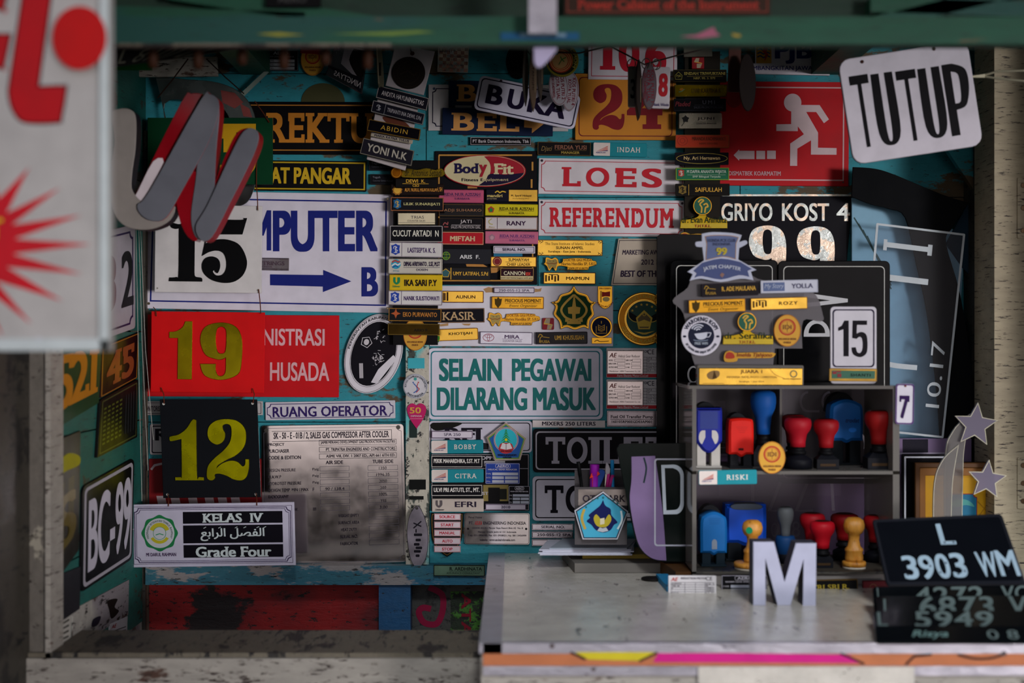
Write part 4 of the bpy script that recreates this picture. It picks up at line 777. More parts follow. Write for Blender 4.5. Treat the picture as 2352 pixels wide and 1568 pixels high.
g.solid('plate', cr, GOLD, 0, .003, .8); i1 = inset(cr, 5); g.flat('field', i1, '103c1c'); n_ = g.n + .0006
g.flat('border', inset(cr, 3.2), '6a4a10', holes=[inset(cr, 4.2)])
for sx in (-1, 1): g.line('wreath', smooth([(1318, 677), (1318 + sx * 20, 696), (1318 + sx * 29, 712), (1318 + sx * 20, 728), (1318 + sx * 4, 735)], 4, False), 5, 'c8a040', n_)
g.flat('emblem', [(1317, 682), (1320, 682), (1323, 704), (1333, 706), (1331, 720), (1322, 721), (1322, 732), (1334, 740), (1334, 744), (1302, 744), (1302, 740), (1314, 732), (1314, 721), (1305, 720), (1304, 706), (1314, 704)], 'c8a040', n_).rect('emblem', 1298, 732, 1306, 739, 'c8a040', n=n_).rect('emblem', 1330, 732, 1338, 739, 'c8a040', n=n_)
g = T('shield_badge', 'small gold shield badge with red flag and scarlet lettering', 'badge', (1373, 657, 1406, 709), .004); shp = smooth([(1373, 657, 1), (1406, 657, 1), (1406, 692), (1400, 704), (1389.5, 709), (1379, 704), (1373, 692)], 4)
g.solid('plate', shp, GOLD, 0, .002, .8).t('SMAN 10 SURABAYA', 1376, 660, 1403, 664.5, '9a2010', 'b').flat('emblem', [(1382, 670), (1390, 671), (1401, 669), (1401, 681), (1390, 680), (1382, 682)], 'b02414').rect('emblem', 1379, 668, 1381, 694, '5a3c10').oval('emblem', 1392, 687, 8, 5.5, 'd8c078').arc('PASDALON', 1389.5, 684, 18, 22, 150, 30, '9a2010', 'b') if False else None
g.solid('plate', shp, GOLD, 0, .002, .8).t('SMAN 10 SURABAYA', 1376, 660, 1403, 664.5, '9a2010', 'b').flat('emblem', [(1382, 670), (1390, 671), (1401, 669), (1401, 681), (1390, 680), (1382, 682)], 'b02414').rect('emblem', 1379, 668, 1381, 694, '5a3c10').oval('emblem', 1392, 687, 8, 5.5, 'd8c078').arc('PASDALON', 1389.5, 684, -22, -18, 330, 210, '9a2010', 'b')
g = T('book_badge', 'round navy and gold badge with open book above a gold base', 'badge', (1356, 726, 1406, 790), .0045); g.solid('plate', ell(1381, 750.5, 25, 25), GOLD, 0, .0025, .8); g.oval('field', 1381, 750.5, 21.5, 21.5, '0e1534'); g.n += .0003
for sx in (-1, 1):
    for k_ in range(3): g.line('emblem', [(1381, 750 + k_ * 4), (1381 + sx * 7, 747 + k_ * 4)], 1.4, GT)
    g.line('emblem', [(1381 + sx * 7, 745), (1381 + sx * 7, 758), (1381, 761)], 1.4, GT).line('emblem', [(1381 + sx * 12, 749), (1381 + sx * 12, 765), (1381, 765)], 1.6, GT)
g.rect('emblem', 1380, 737, 1382, 743, GT, n=g.n + .0002); g.n = 0; g.solid('base_plate', rrect(1359, 775, 1405, 789, 1), GOLD, .0005, .002, .6).edge('7a5014', 3, .7, 0) if False else g.solid('base_plate', rrect(1359, 775, 1405, 789, 1), GOLD, .0005, .002, .6); g.line('lettering', smooth([(1365, 784), (1372, 781), (1378, 784), (1398, 783)], 4, False), 1.4, '4a2c10', .0032)
def fusia(label, box, name_, tx, d, rot):
    g = tag(label, box, 'g:120f14', d, rot, '241c28', r=2); x0, y0, x1, y1 = box
    g.line('logo', smooth([(x0 + 6, y0 + 12), (x0 + 10, y0 + 5), (x0 + 16, y0 + 9), (x0 + 11, y0 + 13), (x0 + 9, y0 + 24)], 4, False), 1.8, 'b08a28').t('FUSIA', x0 + 11, y0 + 19, x0 + 33, y0 + 25, 'b08a28', 's').line('logo', [(x0 + 17, y0 + 11), (x0 + 32, y0 + 13)], 1.4, 'b08a28')
    g.t(name_, tx[0], y0 + 8, tx[1], y0 + 18.5, GT, 'b'); return g
fusia('black name tag with gold plume logo at the foot of the white panel', (1230, 762, 1349, 790), 'UMI KHUSUSIAH', (1274, 1341), .0045, -.7)
# on bare turquoise wood
g = tag('gold institute plaque with ornate corners right of the black board', (1234, 551, 1384, 587.5), GOLDL, .003, .3, '8a5a14', name='gold_plaque', cat='plaque'); g.t('The State Institute of Islamic Studies', 1252, 557, 1365, 563, '4a3010', 'r').t('SUNAN AMPEL', 1277, 566, 1340, 572.5, '4a3010', 'b').t('Surabaya - East Java - Indonesia', 1259, 575.5, 1357, 581.5, '4a3010', 'b')
for x, y in ((1241, 556), (1377, 556), (1241, 583), (1377, 583)):
    for k_ in range(3): g.line('corner_ornament', star(x + (k_ - 1) * 3.5, y - 1 + (k_ % 2) * 2, 3, 1.4, 4)[:5], 1, '5a3c10')
g = tag('gold name tag with dark emblem left, above the white panel', (1248, 625.5, 1368, 652.5), GOLDL, .003, .4, '5a2c18'); g.t('MAIMUN', 1300, 635.5, 1353, 643, '3a2410', 'b')
def mai(g, x, y, s=1): 
    for k_ in range(5): g.rect('logo', x + k_ * 7 * s, y + (k_ % 2) * 2, x + (k_ * 7 + 4) * s, y + 15 * s - (k_ % 3) * 2, '4a300c')
    g.rect('logo', x + 8 * s, y - 2, x + 30 * s, y, '6a4a18')
mai(g, 1252, 632)
g = T('round_badge', 'big round green and gold eagle wing badge half behind the black sheet', 'badge', (1418, 671, 1540, 793), .003); cx, cy = 1479, 732; g.solid('plate', ell(cx, cy, 61, 61.5, 56), 'b:8a5a18', 0, .003, 1)
for r_ in (59, 44.5, 42): g.ring('border', cx, cy, r_, r_, 1.2, GOLDL)
g.oval('field', cx, cy, 41, 41, '20483c'); n_ = g.n + .0006; g.arc('WING UDARA II', cx, cy, 47.5, 56, -155, -40, 'c9a83c', 'h').arc('GEGANA PUSAKA SAKTI', cx, cy, -56, -47.5, 346, 190, 'c9a83c', 'h') if False else g.arc('WING UDARA II', cx, cy, 47.5, 56, -147, -40, 'c9a83c', 'h')
g.arc('GEGANA PUSAKA SAKTI', cx, cy, 56, 47.5, 160, 20, 'c9a83c', 'h')
for i in range(6): a = math.radians(-145 + i * 22); g.flat('emblem', star(cx + 33 * math.cos(a), cy + 33 * math.sin(a), 3.6, 1.5), 'd0b040', n_)
for sx in (-1, 1): g.flat('emblem', [(cx + sx * 7, cy + 2), (cx + sx * 20, cy - 8), (cx + sx * 36, cy - 18), (cx + sx * 34, cy - 4), (cx + sx * 26, cy + 4), (cx + sx * 12, cy + 8)], '0d0d14', n_).line('emblem', smooth([(cx + sx * 36, cy - 18), (cx + sx * 35, cy - 4), (cx + sx * 24, cy + 6), (cx + sx * 8, cy + 8)], 4, False), 1.6, 'd0b040', n_ + .0001)
g.flat('emblem', [(cx - 19, cy - 2), (cx, cy - 20), (cx + 19, cy - 2), (cx + 13, cy + 24), (cx - 13, cy + 24)], 'd0b040', n_ + .0002).flat('emblem', [(cx - 15, cy), (cx, cy - 15), (cx + 15, cy), (cx + 10, cy + 21), (cx - 10, cy + 21)], '6a5a3a', n_ + .0003).flat('emblem', [(cx - 16, cy + 8), (cx, cy + 2), (cx + 16, cy + 8), (cx + 10, cy + 18), (cx - 10, cy + 18)], 'd0b040', n_ + .0004).ring('emblem', cx, cy - 10, 4, 4, 1.4, 'd0b040', n_ + .0005).flat('emblem', [(cx - 24, cy + 28), (cx, cy + 32), (cx + 24, cy + 28), (cx + 4, cy + 36), (cx - 4, cy + 36)], 'd0b040', n_)
g = tag('black manager name tag with script logo below BEL', (1234.5, 326.5, 1357, 358), '0e0b0c', .003, .9, '5a4418'); g.t('Djati', 1243, 337, 1268, 351, '8a7040', 'i').t('FERDIA YUSI', 1274, 334, 1347, 343.5, '8a5a44', 'b').rect('lettering', 1274, 345, 1347, 345.8, '6a5428').t('MANAGER', 1289, 348, 1331, 354, 'a8903c', 'b')
def kai(label, box, name_, tx, d, rot=0):
    g = T('railway_name_tag', label, 'name tag', box, d, rot); x0, y0, x1, y1 = box; g.plate('0b8490', 3, .002); xm = x0 + (x1 - x0) * .315
    g.flat('white_field', rrect(x0 + 1, y0 + 1, x0 + 14, y1 - 1, 3) if 0 else [(x0 + 3, y0 + 1), (xm, y0 + 1), (xm, y1 - 1), (x0 + 3, y1 - 1), (x0 + 1, y1 - 3), (x0 + 1, y0 + 3)], 'd8ccc4'); g.n += .0003; h = (y1 - y0) / 31
    for k_, (c_, yy) in enumerate((('b8442c', 8), ('b8442c', 11.5), ('b8442c', 15), ('1c2a70', 17.5))): g.flat('logo', [(x0 + 8 + k_ * 0, y0 + (20 + k_ * .4) * h), (x0 + 34, y0 + yy * h), (x0 + 33.5, y0 + (yy + 2) * h)], c_)
    g.t('KERETA API', x0 + 7, y0 + 22 * h, x0 + 29, y0 + 24.5 * h, '3a3a80', 'I'); g.n -= .0003
    g.t(name_, tx[0], (y0 + y1) / 2 - 5.5 * h, tx[1], (y0 + y1) / 2 + 5.5 * h, 'd8d8d0', 's', 1.25); return g
kai('teal and white railway tag right of the black manager tag', (1362, 328, 1485.5, 360), 'INDAH', (1417, 1470), .003, 1.3)
kai('teal and white railway tag at the top of the lower tag column', (990, 1010, 1110, 1041), 'BOBBY', (1043, 1094), .006, -.3)
kai('teal and white railway tag in the middle of the lower tag column', (990.5, 1077, 1111, 1107.5), 'CITRA', (1045, 1095), .006, -.2)
g = tag('silver SPA 250 strip over the worn bordered sign', (991, 989, 1086, 1006), 'd0c8d2', .006, .2, '4a3450', name='strip_label', cat='label'); g.t('SPA 250', 1020, 994, 1058, 1000.5, '2a2040', 'r')
g = tag('upper black name tag with white rim in the lower column', (991, 1046, 1108, 1072.5), '0b0910', .006, .1, 'c8c4bc'); g.t('PEKIK MAHARDHIKA, S.ST. M.T', 996.5, 1053, 1102, 1064, 'd8d4cc', 'h')
g = tag('lower black name tag with white rim in the lower column', (991, 1112.5, 1108, 1138), '0b0910', .006, -.1, 'c8c4bc'); g.t('ULVI PRI ASTUTI, ST., MT.', 996.5, 1119, 1102, 1130.5, 'd8d4cc', 'h')
g = tag('cream name tag with grey U logo at the foot of the lower column', (992, 1144.5, 1111, 1174.5), 'c2b6aa', .006, -.1); g.t('EFRI', 1045, 1151, 1094, 1163.5, '2a2034', 'b').flat('logo', [(a + 97, b_ + 511) for a, b_ in U_], '5a5254').t('Unilever', 1000, 1167, 1021, 1171.5, '4a4244', 'I')
g = T('pentagon_badge', 'blue pentagon school badge with green tree and open book', 'badge', (1117, 968, 1209, 1057), .008); pt = [(1162, 969), (1209, 1005.6), (1195, 1056), (1136.5, 1057), (1117, 1004)]; g.solid('plate', pt, 'c8c0b4', 0, .003, .6); g.flat('border', inset(pt, 1.5), '7a2030').flat('border', inset(pt, 2.5), 'c8c0a0', g.n + .0005).flat('border', inset(pt, 3.4), '5a8a28', g.n + .0007).flat('field', inset(pt, 6), '14529a', g.n + .0009); g.n += .0012
g.oval('emblem', 1162.5, 1009, 25, 26, '22b0c0').ring('border', 1162.5, 1009, 28.5, 29, 3.6, 'b0a8b0').ring('border', 1162.5, 1009, 27, 27.5, .8, '7a2030', g.n + .0005)
for i in range(5): y = 987 + i * 6; g.flat('tree', [(1162.5, y - 3), (1166 + i * 3, y + 6 + i), (1162.5, y + 2), (1159 - i * 3, y + 6 + i)], '1c8a3c', g.n + .0006)
g.oval('emblem', 1162.5, 1009, 3, 3, 'd8c820', g.n + .0009).flat('emblem', smooth([(1145, 1030, 1), (1150, 1018), (1162, 1016), (1175, 1018), (1180, 1030, 1), (1174, 1038), (1162, 1041), (1151, 1038)], 3), 'b02830', g.n + .0007).flat('book', [(1149, 1029), (1154, 1016), (1162.5, 1019), (1171, 1016), (1177, 1029), (1162.5, 1032)], 'd8d0d0', g.n + .0010).line('book', [(1162.5, 1019), (1162.5, 1032)], 1, '3a2030', g.n + .0012).t('SMA NEGERI', 1150, 1033, 1175, 1037, '3a1018', 'b', n=g.n + .001).t('WRINGINANOM', 1143, 1042, 1186, 1046.5, '0c1a3c', 'h').t('GRESIK', 1155, 1047.5, 1176, 1051.5, '0c1a3c', 'h')
def aero(label, box, col, d, rot=0):
    g = T('gear_label', label, 'label', box, d, rot); x0, y0, x1, y1 = box; w_, h_ = x1 - x0, y1 - y0; g.plate(col, 2, .0012); g.edge('c0bcc8', .8, .8, 2); g.t('AERO', x0 + w_ * .34, y0 + h_ * .08, x0 + w_ * .68, y0 + h_ * .2, 'c8c4cc', 'b')
    g.flat('lettering', rrect(x0 + w_ * .29, y0 + h_ * .04, x0 + w_ * .73, y0 + h_ * .24, 4), 'c8c4cc', holes=[rrect(x0 + w_ * .29 + .8, y0 + h_ * .04 + .8, x0 + w_ * .73 - .8, y0 + h_ * .24 - .8, 3)])
    g.t('HELICAL GEAR REDUCER' if col != BK else 'WORM GEAR SPEED REDUCER', x0 + w_ * .08, y0 + h_ * .27, x0 + w_ * .92, y0 + h_ * .34, 'c8c4cc', 'b')
    for i, s_ in enumerate(('TYPE', 'RATIO', 'S/No.')): g.rect('field', x0 + w_ * .2, y0 + h_ * (.45 + i * .18), x1 - w_ * .05, y0 + h_ * (.58 + i * .18), 'b8bcc8').t(s_, x0 + w_ * .03, y0 + h_ * (.48 + i * .18), x0 + w_ * .16, y0 + h_ * (.55 + i * .18), 'c8c4cc')
    if x1 - x0 < 100: g.rect('field', x0 + w_ * .54, y0 + h_ * .62, x0 + w_ * .57, y0 + h_ * .95, col, n=g.n + .0006)
    return g
aero('blue gear reducer label with white fields beside the lower column', (1114.7, 1063, 1194, 1111), '163a94', .006, .3); aero('small black gear reducer label at the right of the lower column', (1168, 1115, 1217, 1158), BK, .006, .3)
g = tag('silver 2010 strip at the foot of the black ruled board', (1114.7, 1156.5, 1208, 1170.5), 'c4bcc8', .005, .2, '4a3450', name='strip_label', cat='label'); g.t('2010', 1151, 1160.5, 1172, 1166.5, '2a2040', 'b')
g = T('dark_shield', 'black shield with gold outline behind the push button labels', 'shield', (988, 1176, 1066, 1280), .001); sh = smooth([(990, 1177, 1), (1065, 1177, 1), (1064, 1200), (1060, 1240), (1046, 1264), (1027, 1278, 1), (1008, 1264), (993, 1240), (989, 1200)], 4); g.solid('plate', sh, '0d0b0c', 0, .002, .6); g.flat('border', inset(sh, 3), '8a6a24', holes=[inset(sh, 4)])
for i, (s_, y) in enumerate((('SOURCE', 1179), ('START', 1197.5), ('MANUAL', 1216), ('AUTO', 1234.6), ('STOP', 1253))):
    g = T('button_label', 'white control label reading %s in red' % s_, 'label', (997, y, 1058, y + 14.8), .004, .2, group='white control labels with red words in a column'); g.plate('d6c8cc', 0, .0012).edge('b02840', .8, .7, 0); w_ = len(s_) * 3; g.t(s_, 1027.5 - w_, y + 3.8, 1027.5 + w_, y + 10.5, 'c01834', 'b')
g = T('steel_data_plate', 'brushed steel panel maker plate right of the push button labels', 'plate', (1066.7, 1177, 1217, 1250), .003, .3); g.plate(STEEL, 5, .0015).edge('3a343a', 2, .8, 4).t('Panel Maker :', 1076, 1185, 1111, 1190, '3a3438', 'b').t('PT.', 1077, 1197, 1087, 1204, '2a2430', 'b').t('ASUKA', 1090, 1196, 1107, 1205, '9a1c20', 'I').t('ENGINEERING INDONESIA', 1110, 1197, 1208, 1204, '2a2430', 'b')
for s_, y, a, b_ in (('GRAHA ASUKA Manyar Raya Resort Blok A2  No. 8', 1210, 1084, 1201), ('Manyar Gresik Jatim 61151 Indonesia', 1219, 1098, 1186), ('Telp. 031-3956185; Fax. 031-3958021; Hp. 08113456999', 1227, 1075, 1209), ('website : www.asukaindonesia.com', 1236.5, 1102, 1183)): g.t(s_, a, y, b_, y + 5, '2a2430', 'b')
g.screw((1075, 1213.5), (1208.5, 1213.5), r=2.6, col='1c1418')
g = tag('green silver consultant name tag on the blue rail by the counter', (996, 1296.5, 1114, 1322), 'b:6a8a74', .028, .4, '1c1c18'); g.t('R. ARDHINATA', 1033, 1301, 1107, 1309, '141c18', 'b').rect('lettering', 1033, 1310.4, 1107, 1311, '141c18').t('ASSURANCE CONSULTANT', 1026, 1312.5, 1103, 1317, '141c18', 'r')
for i, y in enumerate((368.5, 400.5)):
    g = tag(('upper', 'lower')[i] + ' of two black customer service tags behind the tilted YONI tag'.replace('YONI ', 'lowest '), (848 + i * 3, y, 932, y + 24), '0b0c12', .003, .8, '24242a'); g.t('Teguh', 853 + i * 3, y + 5, 874, y + 11, '6a6a74', 'b').t('Customer Service Assistant', 854 + i * 3, y + 13, 904, y + 17, '55555f')
# badges on the white post
g = T('round_sticker', 'round white dancesport sticker on the worn white post', 'sticker', (926, 858, 982, 915), .015); g.solid('plate', ell(954.3, 886.7, 28, 28.5, 40), 'c6c4c8', 0, .0006); g.ring('border', 954.3, 886.7, 27, 27.5, .7, '2a4a6a').arc('IKATAN OLAHRAGA DANCESPORT', 954.3, 886.7, 20.5, 25, 175, 372, '243044', 'b').arc('INDONESIA', 954.3, 886.7, 25.5, 20.5, 140, 40, '243044', 'b')
g.line('emblem', smooth([(950, 880), (957, 888), (958, 896), (950, 902)], 4, False), 2, '2a5aa0').line('emblem', smooth([(960, 880), (958, 888), (963, 893), (956, 901)], 4, False), 1.8, 'b02c34').oval('emblem', 949, 878, 1.6, 1.6, '2a5aa0').oval('emblem', 961, 878, 1.6, 1.6, 'b02c34').flat('emblem', ngon(954, 870, 4, 6), '3a9a90')
g = T('heart_sticker', 'magenta heart sticker marked 50 on the worn white post', 'sticker', (935, 926, 979, 984), .015); g.solid('plate', smooth([(957, 931, 1), (966, 926), (976, 931), (979, 942), (972, 962), (957, 984, 1), (942, 962), (935, 942), (938, 931), (948, 926)], 4), 'b8145c', 0, .001).t('50', 941, 935, 967, 949, 'd0a040', 'b').t('DIPENDA', 944, 953, 969, 957, 'd8b0c0', 'b').rect('lettering', 941, 961, 973, 961.6, 'd8b0c0')
g = T('oval_key_tag', 'long grey metal oval tag with chipped lettering at the post foot', 'key tag', (935, 1160, 984, 1304), .02); g.solid('plate', smooth([(959, 1160), (972, 1178), (982, 1210), (984, 1245), (979, 1280), (966, 1300), (956, 1303), (944, 1285), (937, 1250), (935, 1215), (942, 1180)], 4), 'b:8a8690', 0, .003, 1, holes=[ell(957.5, 1166, 2.4, n=10)])
for p in ([(950, 1200), (968, 1208)], [(968, 1196), (950, 1212)], [(956, 1214), (956, 1222)]): g.line('lettering', p, 3, '14121a')
for k_, y in enumerate((1224, 1236, 1246, 1254, 1262, 1272)): g.rect('lettering', 951 + (k_ % 2) * 4, y, 970 - (k_ % 3) * 3, y + 6, '14121a', 2)
# right-hand column
g = G('tag_strip', 'long brown backing strip carrying the right column of name tags', 'strip', P(1612, 600, .01)); g.add('strip', fbox(1573, 118, 1654, 600, .004, .0175), '1e1a12')
g = T('silver_card', 'crumpled silver card at the very top of the right tag column', 'card', (1570, 98, 1636, 131), .022, -1); g.plate('x:b8b0a0', 1, .0008)
g = T('square_badge', 'small red and cream square badge above the right column of tags', 'badge', (1588.5, 132, 1617, 158.5), .022); g.plate('8a0c14', 1, .002); g.line('emblem', smooth([(1600, 134), (1594, 142, 1), (1612, 146, 1), (1606, 156)], 3, False), 1.4, GT).flat('emblem', [(1598, 134), (1606, 134), (1604, 143), (1594, 143)], 'a89a80').flat('emblem', [(1600, 147), (1612, 147), (1608, 157), (1600, 157)], 'a89a80')
g = tag('black name tag with gold house emblem, highest in right column', (1546, 160.5, 1668.5, 189.5), '0a0908', .024, -.1, '3c3414'); g.line('emblem', [(1550, 174), (1558, 166), (1566, 174), (1565, 183), (1551, 183), (1550, 174)], 1.2, '8a8034').t('PJB', 1553, 173, 1563, 179, '8a8034', 'b').t('ENDAH TRIWURYANI', 1571, 166.5, 1665, 173, 'a89848', 's').rect('lettering', 1577, 176, 1659, 176.7, '8a7c3c').t('NRP. 95. 3. 575', 1592, 178.5, 1642, 183, 'a89848', 's')
g = tag('yellow gold name tag with sun emblem in the right column', (1549, 195, 1670, 223), 'x:c9a418', .024, -.2, '5a4c10'); g.oval('emblem', 1565, 206, 5, 3, 'a06a10').line('emblem', smooth([(1558, 212), (1566, 210), (1572, 205)], 3, False), 2, '5a8060').t('DWI KARTIKA S.', 1588, 204, 1656, 214.5, '5a4412', 'b')
g = tag('black promotion girl name tag with pink script logo', (1547, 227, 1667, 256), '0c0b10', .024, -.2, '24242c'); g.t('UMI', 1613, 231.5, 1641, 240, '6a6a78', 'r', 1.4).t('Piaded', 1550, 234, 1586, 245, '7a2830', 'I').rect('lettering', 1594, 242, 1661, 242.5, '4a4a58').t('SALES PROMOTION GIRL', 1593, 245, 1661, 250, '50505c')
g = tag('silver counter manager name tag with rose emblem in right column', (1558, 259, 1658, 297), 'x:b8b09c', .024, -.3, r=4); g.t('JUNI', 1601, 270, 1640, 277.5, '241e20', 'b', 1.2).rect('lettering', 1597, 279.5, 1645, 280, '3a3430').t('COUNTER MANAGER', 1598, 282, 1645, 286.5, '3a3430'); g.flat('emblem', star(1574, 274, 9, 6, 5), '1c1c1c').line('emblem', [(1572, 280), (1565, 290)], 1.4, '3a3a30')
g = tag('orange red name tag with round emblem in the right column', (1550.5, 310, 1674.5, 340), 'b83410', .024, .1, '8a4a18', r=2); g.ring('emblem', 1567, 324, 12, 11, 1.2, '8a2410').ring('emblem', 1567, 324, 6, 6, 1.2, '8a2410').t('MIRANDA RACHMAWATI', 1589, 315, 1666, 323.5, '6a2808', 'b').t('NRM 5893 002', 1606, 328, 1648, 333, '7a2c0c')
g = tag('black name tag with gold oval outline and gold letters', (1550, 350.5, 1673, 379), '0a0914', .024, -.1, '14121a'); g.ring('border', 1611.5, 364.5, 59, 12.5, 1.2, 'b09a3c').t('Ny. Ari Hernawan', 1570, 359.5, 1653, 370, 'd8bc80', 'b')
g = tag('green bilingual school name tag with yellow rim', (1551.5, 385.5, 1674, 414), '116a48', .024, -.1, '8aa820'); shield(g, 1564, 398, 7, 9, 'b04034', 'd8d8c8'); g.t('M DAFFA ANANTA WIJAYA', 1577, 391, 1667, 400.5, 'c8dccc', 'b').rect('lettering', 1578, 402, 1666, 402.6, 'b8d0bc').t('SMP Bilingual Terpadu', 1590, 404, 1654, 409.5, 'b8d0bc', 'b')
g = tag('black name tag with gold city shield and divider in right column', (1551, 422, 1675.5, 450), '0e0c0a', .024, -.1, '1c1810'); shield(g, 1567, 436, 9, 11, '7a6424', '14100c'); g.rect('border', 1580.5, 424, 1582, 449, 'a8842c').t('SAIFULLAH', 1596, 431, 1657, 441, 'd0a038', 'b')
def thtkl(label, cx, y, nm, x0, x1, d):
    g = T('shaped_name_tag', label, 'name tag', (x0, y, x1, y + 54), d); w_ = x1 - x0
    g.solid('plate', smooth([(x0, y + 32, 1), (cx - 30, y + 30), (cx - 14, y + 26), (cx - 8, y + 20, 1), (cx + 8, y + 20, 1), (cx + 14, y + 26), (cx + 30, y + 30), (x1, y + 32, 1), (x1, y + 52, 1), (x0 - 2, y + 52, 1)], 3), 'x:a88c20', 0, .002, .8); g.solid('disc', ell(cx, y, 22, 22, 30), GOLD, .0005, .003, .8); g.oval('emblem', cx, y, 19.5, 19.5, '1c5a44'); nn = g.n + .0006
    g.line('emblem', smooth([(cx - 10, y - 8), (cx - 4, y - 14), (cx + 2, y - 12), (cx - 6, y - 4), (cx - 2, y + 4), (cx - 3, y + 16)], 4, False), 3.4, 'd0a83c', nn).line('emblem', smooth([(cx + 2, y - 2), (cx + 9, y - 5), (cx + 12, y + 2), (cx + 7, y + 4), (cx + 5, y + 16)], 4, False), 3.4, 'd0a83c', nn)
    g.n = .002; g.rect('band', x0, y + 40, x1, y + 51, 'c8ac2c').t(nm, x0 + 2, y + 24, x1 - 2, y + 39, '22341c', 't', n=.0034).t('T.H.T.K.L.', cx - 18, y + 43, cx + 20, y + 49.5, '9a3418', 'b', n=.003); return g
thtkl('gold doctor tag with green swirl emblem at the right column foot', 1613, 473, 'dr. Evan Anindita', 1563, 1670, .024)
def script_tag(label, x, y, nm, x1, d, lion=False):
    g = T('shaped_name_tag', label, 'name tag', (x, y, x1, y + 26), d); g.solid('plate', smooth([(x, y + 6), (x + 12, y), (x + 24, y + 5, 1), (x1 - 2, y + 4), (x1, y + 14), (x1 - 10, y + 17, 1), (x + 30, y + 18, 1), (x + 26, y + 25), (x, y + 25)], 3), 'c9962c', 0, .002, .6); nn = g.n + .0004
    g.flat('emblem', smooth([(x + 3, y + 8), (x + 10, y + 3), (x + 20, y + 7), (x + 22, y + 17), (x + 3, y + 18)], 3), 'a83018', nn).t(nm, x + 27, y + 5, x1 - 3, y + 17, '8a3a10', 'I'); return g
script_tag('small red and gold script tag below the green swirl tag', 1561, 533, 'Johan', 1612, .024)
g = tag('black tag with gold moustache face, lowest in right column', (1554, 569, 1640, 596), '0c0b0a', .024, 0, '4a3a14'); g.oval('emblem', 1575, 577, 7, 5, '8a7030').line('emblem', smooth([(1565, 584), (1571, 588), (1575, 585), (1580, 588), (1586, 584)], 4, False), 3, '8a7030').rect('border', 1597, 571, 1598, 594, '6a5420').rect('lettering', 1604, 582, 1634, 583.5, '8a7030')
# tilted tags hanging upper left
def quadtag(label, q, w_, h_, face, rim, d, name='name_tag', cat='name tag', th=.003):
    g = T(name, label, cat, (0, 0, w_, h_), quad=[(x, y, d) for x, y in q]); g.plate(face, 1.5, th, 1.4, side=rim or face)
    if rim: g.edge(rim, .5, 1.3, 1)
    return g
g = quadtag('tilted white backing strip behind the hanging upper left tags', [(871, 205), (965, 226), (931, 392), (842, 366)], 96, 170, 'b0a8a8', None, .045, 'tag_strip', 'strip', .0015); g.flat('stain', smooth([(20, 62), (60, 58), (86, 70), (70, 78), (36, 76)]), '5a2a18')
g = quadtag('white card with a dark medallion hanging at the top', [(908, 102), (999, 118), (973, 219), (885, 197)], 92, 104, 'b2abad', None, .052, 'medal_card', 'card', .0015)
g.solid('medallion', ell(46, 62, 38, 38, 40), '1c1512', g.n, g.n + .004, 1.5); g.ring('medallion', 46, 62, 35, 35, 1, '2e241e').ring('medallion', 46, 62, 26, 26, .8, '2e241e').line('medallion', [(28, 70), (44, 58), (60, 66), (66, 56)], 3, '2a201a').line('cord', smooth([(36, -4), (38, 8), (44, 16)], 3, False), 3, '3a1810'); g.oval('cord', 44, 16, 5, 5, '3a1810')
g = quadtag('highest of the tilted black tags under the medallion card', [(870, 197), (986, 226.5), (980, 255), (863.5, 225)], 120, 29, '11111c', '9a9490', .056); g.t('ANDITA HAYUNINGTYAS', 11, 9, 110, 20, 'cfc8c8', 't')
g = quadtag('tilted black tag with city shield, second of the hanging five', [(858, 230.5), (977, 262), (971, 288), (852, 257)], 123, 28, '12121e', '8f8c8a', .056); shield(g, 16, 14, 10, 11, '12121e', '9a9aa0'); g.rect('border', 30, 1, 31, 27, '8a8a90').t('TRIPIANTI INA DEWI, S.Pd', 36, 9, 116, 20, 'b4b0b4', 't')
g = quadtag('tilted glossy black tag with gold letters in the hanging group', [(848.5, 274), (967, 297), (963, 323.5), (843, 300.5)], 121, 27, 'g:0e0c12', '7a5a18', .056); g.t('ABIDIN', 30, 8, 92, 18.5, 'b8922c', 'r', 1.2)
g = quadtag('narrow cream tag squeezed between two tilted black tags', [(852, 306), (949, 322), (946.5, 331), (851, 313)], 98, 8, 'a39a86', None, .054, th=.0015); g.t('MARIA RATNA TULUS', 9, 1, 90, 6.5, '1c1830', 'b')
g = quadtag('tilted slate black tag with large grey letters, lowest of five', [(835.5, 317), (952, 346.6), (945, 382), (826.6, 353)], 120, 36, '181620', '7a7668', .057); g.t('YONI N.K', 13, 9, 106, 27, 'a8a294', 'b')
g = quadtag('tilted dark mirror plate with painted reflection of reversed letters at the top', [(770, 100), (846, 112), (832, 217), (748, 172)], 90, 100, 'x:6a6a70', None, .03, 'mirror_plate', 'plate', .0015)
g.flat('print', [(28, 2), (86, 2), (86, 78), (28, 52)], '8f888e').flat('print', smooth([(52, 6, 1), (84, 6, 1), (88, 40), (84, 70), (66, 62), (46, 36)], 3), '14100e', g.n + .0005).flat('print', [(0, 70), (86, 66), (86, 98), (40, 84), (0, 74)], '0e0e18', g.n + .0007); g.t('NINGTYAS', 18, 76, 84, 90, 'aaa4a4', 't', n=g.n + .001, mirror=True)  # reflected card, dark oval and reversed letters are painted on the mirror
g = T('key_holder', 'tall narrow brass edged holder hanging left of the medallion card', 'holder', (862, 100, 882, 200), .06); g.solid('plate', smooth([(863, 100, 1), (876, 100, 1), (880, 150), (882, 196), (875, 200), (868, 192)], 3), '5a5644', 0, .004, 1); g.line('rim', [(866, 104), (871, 194)], 1.4, '9a9078').rect('slot', 871, 145, 876, 175, '1c1a10')
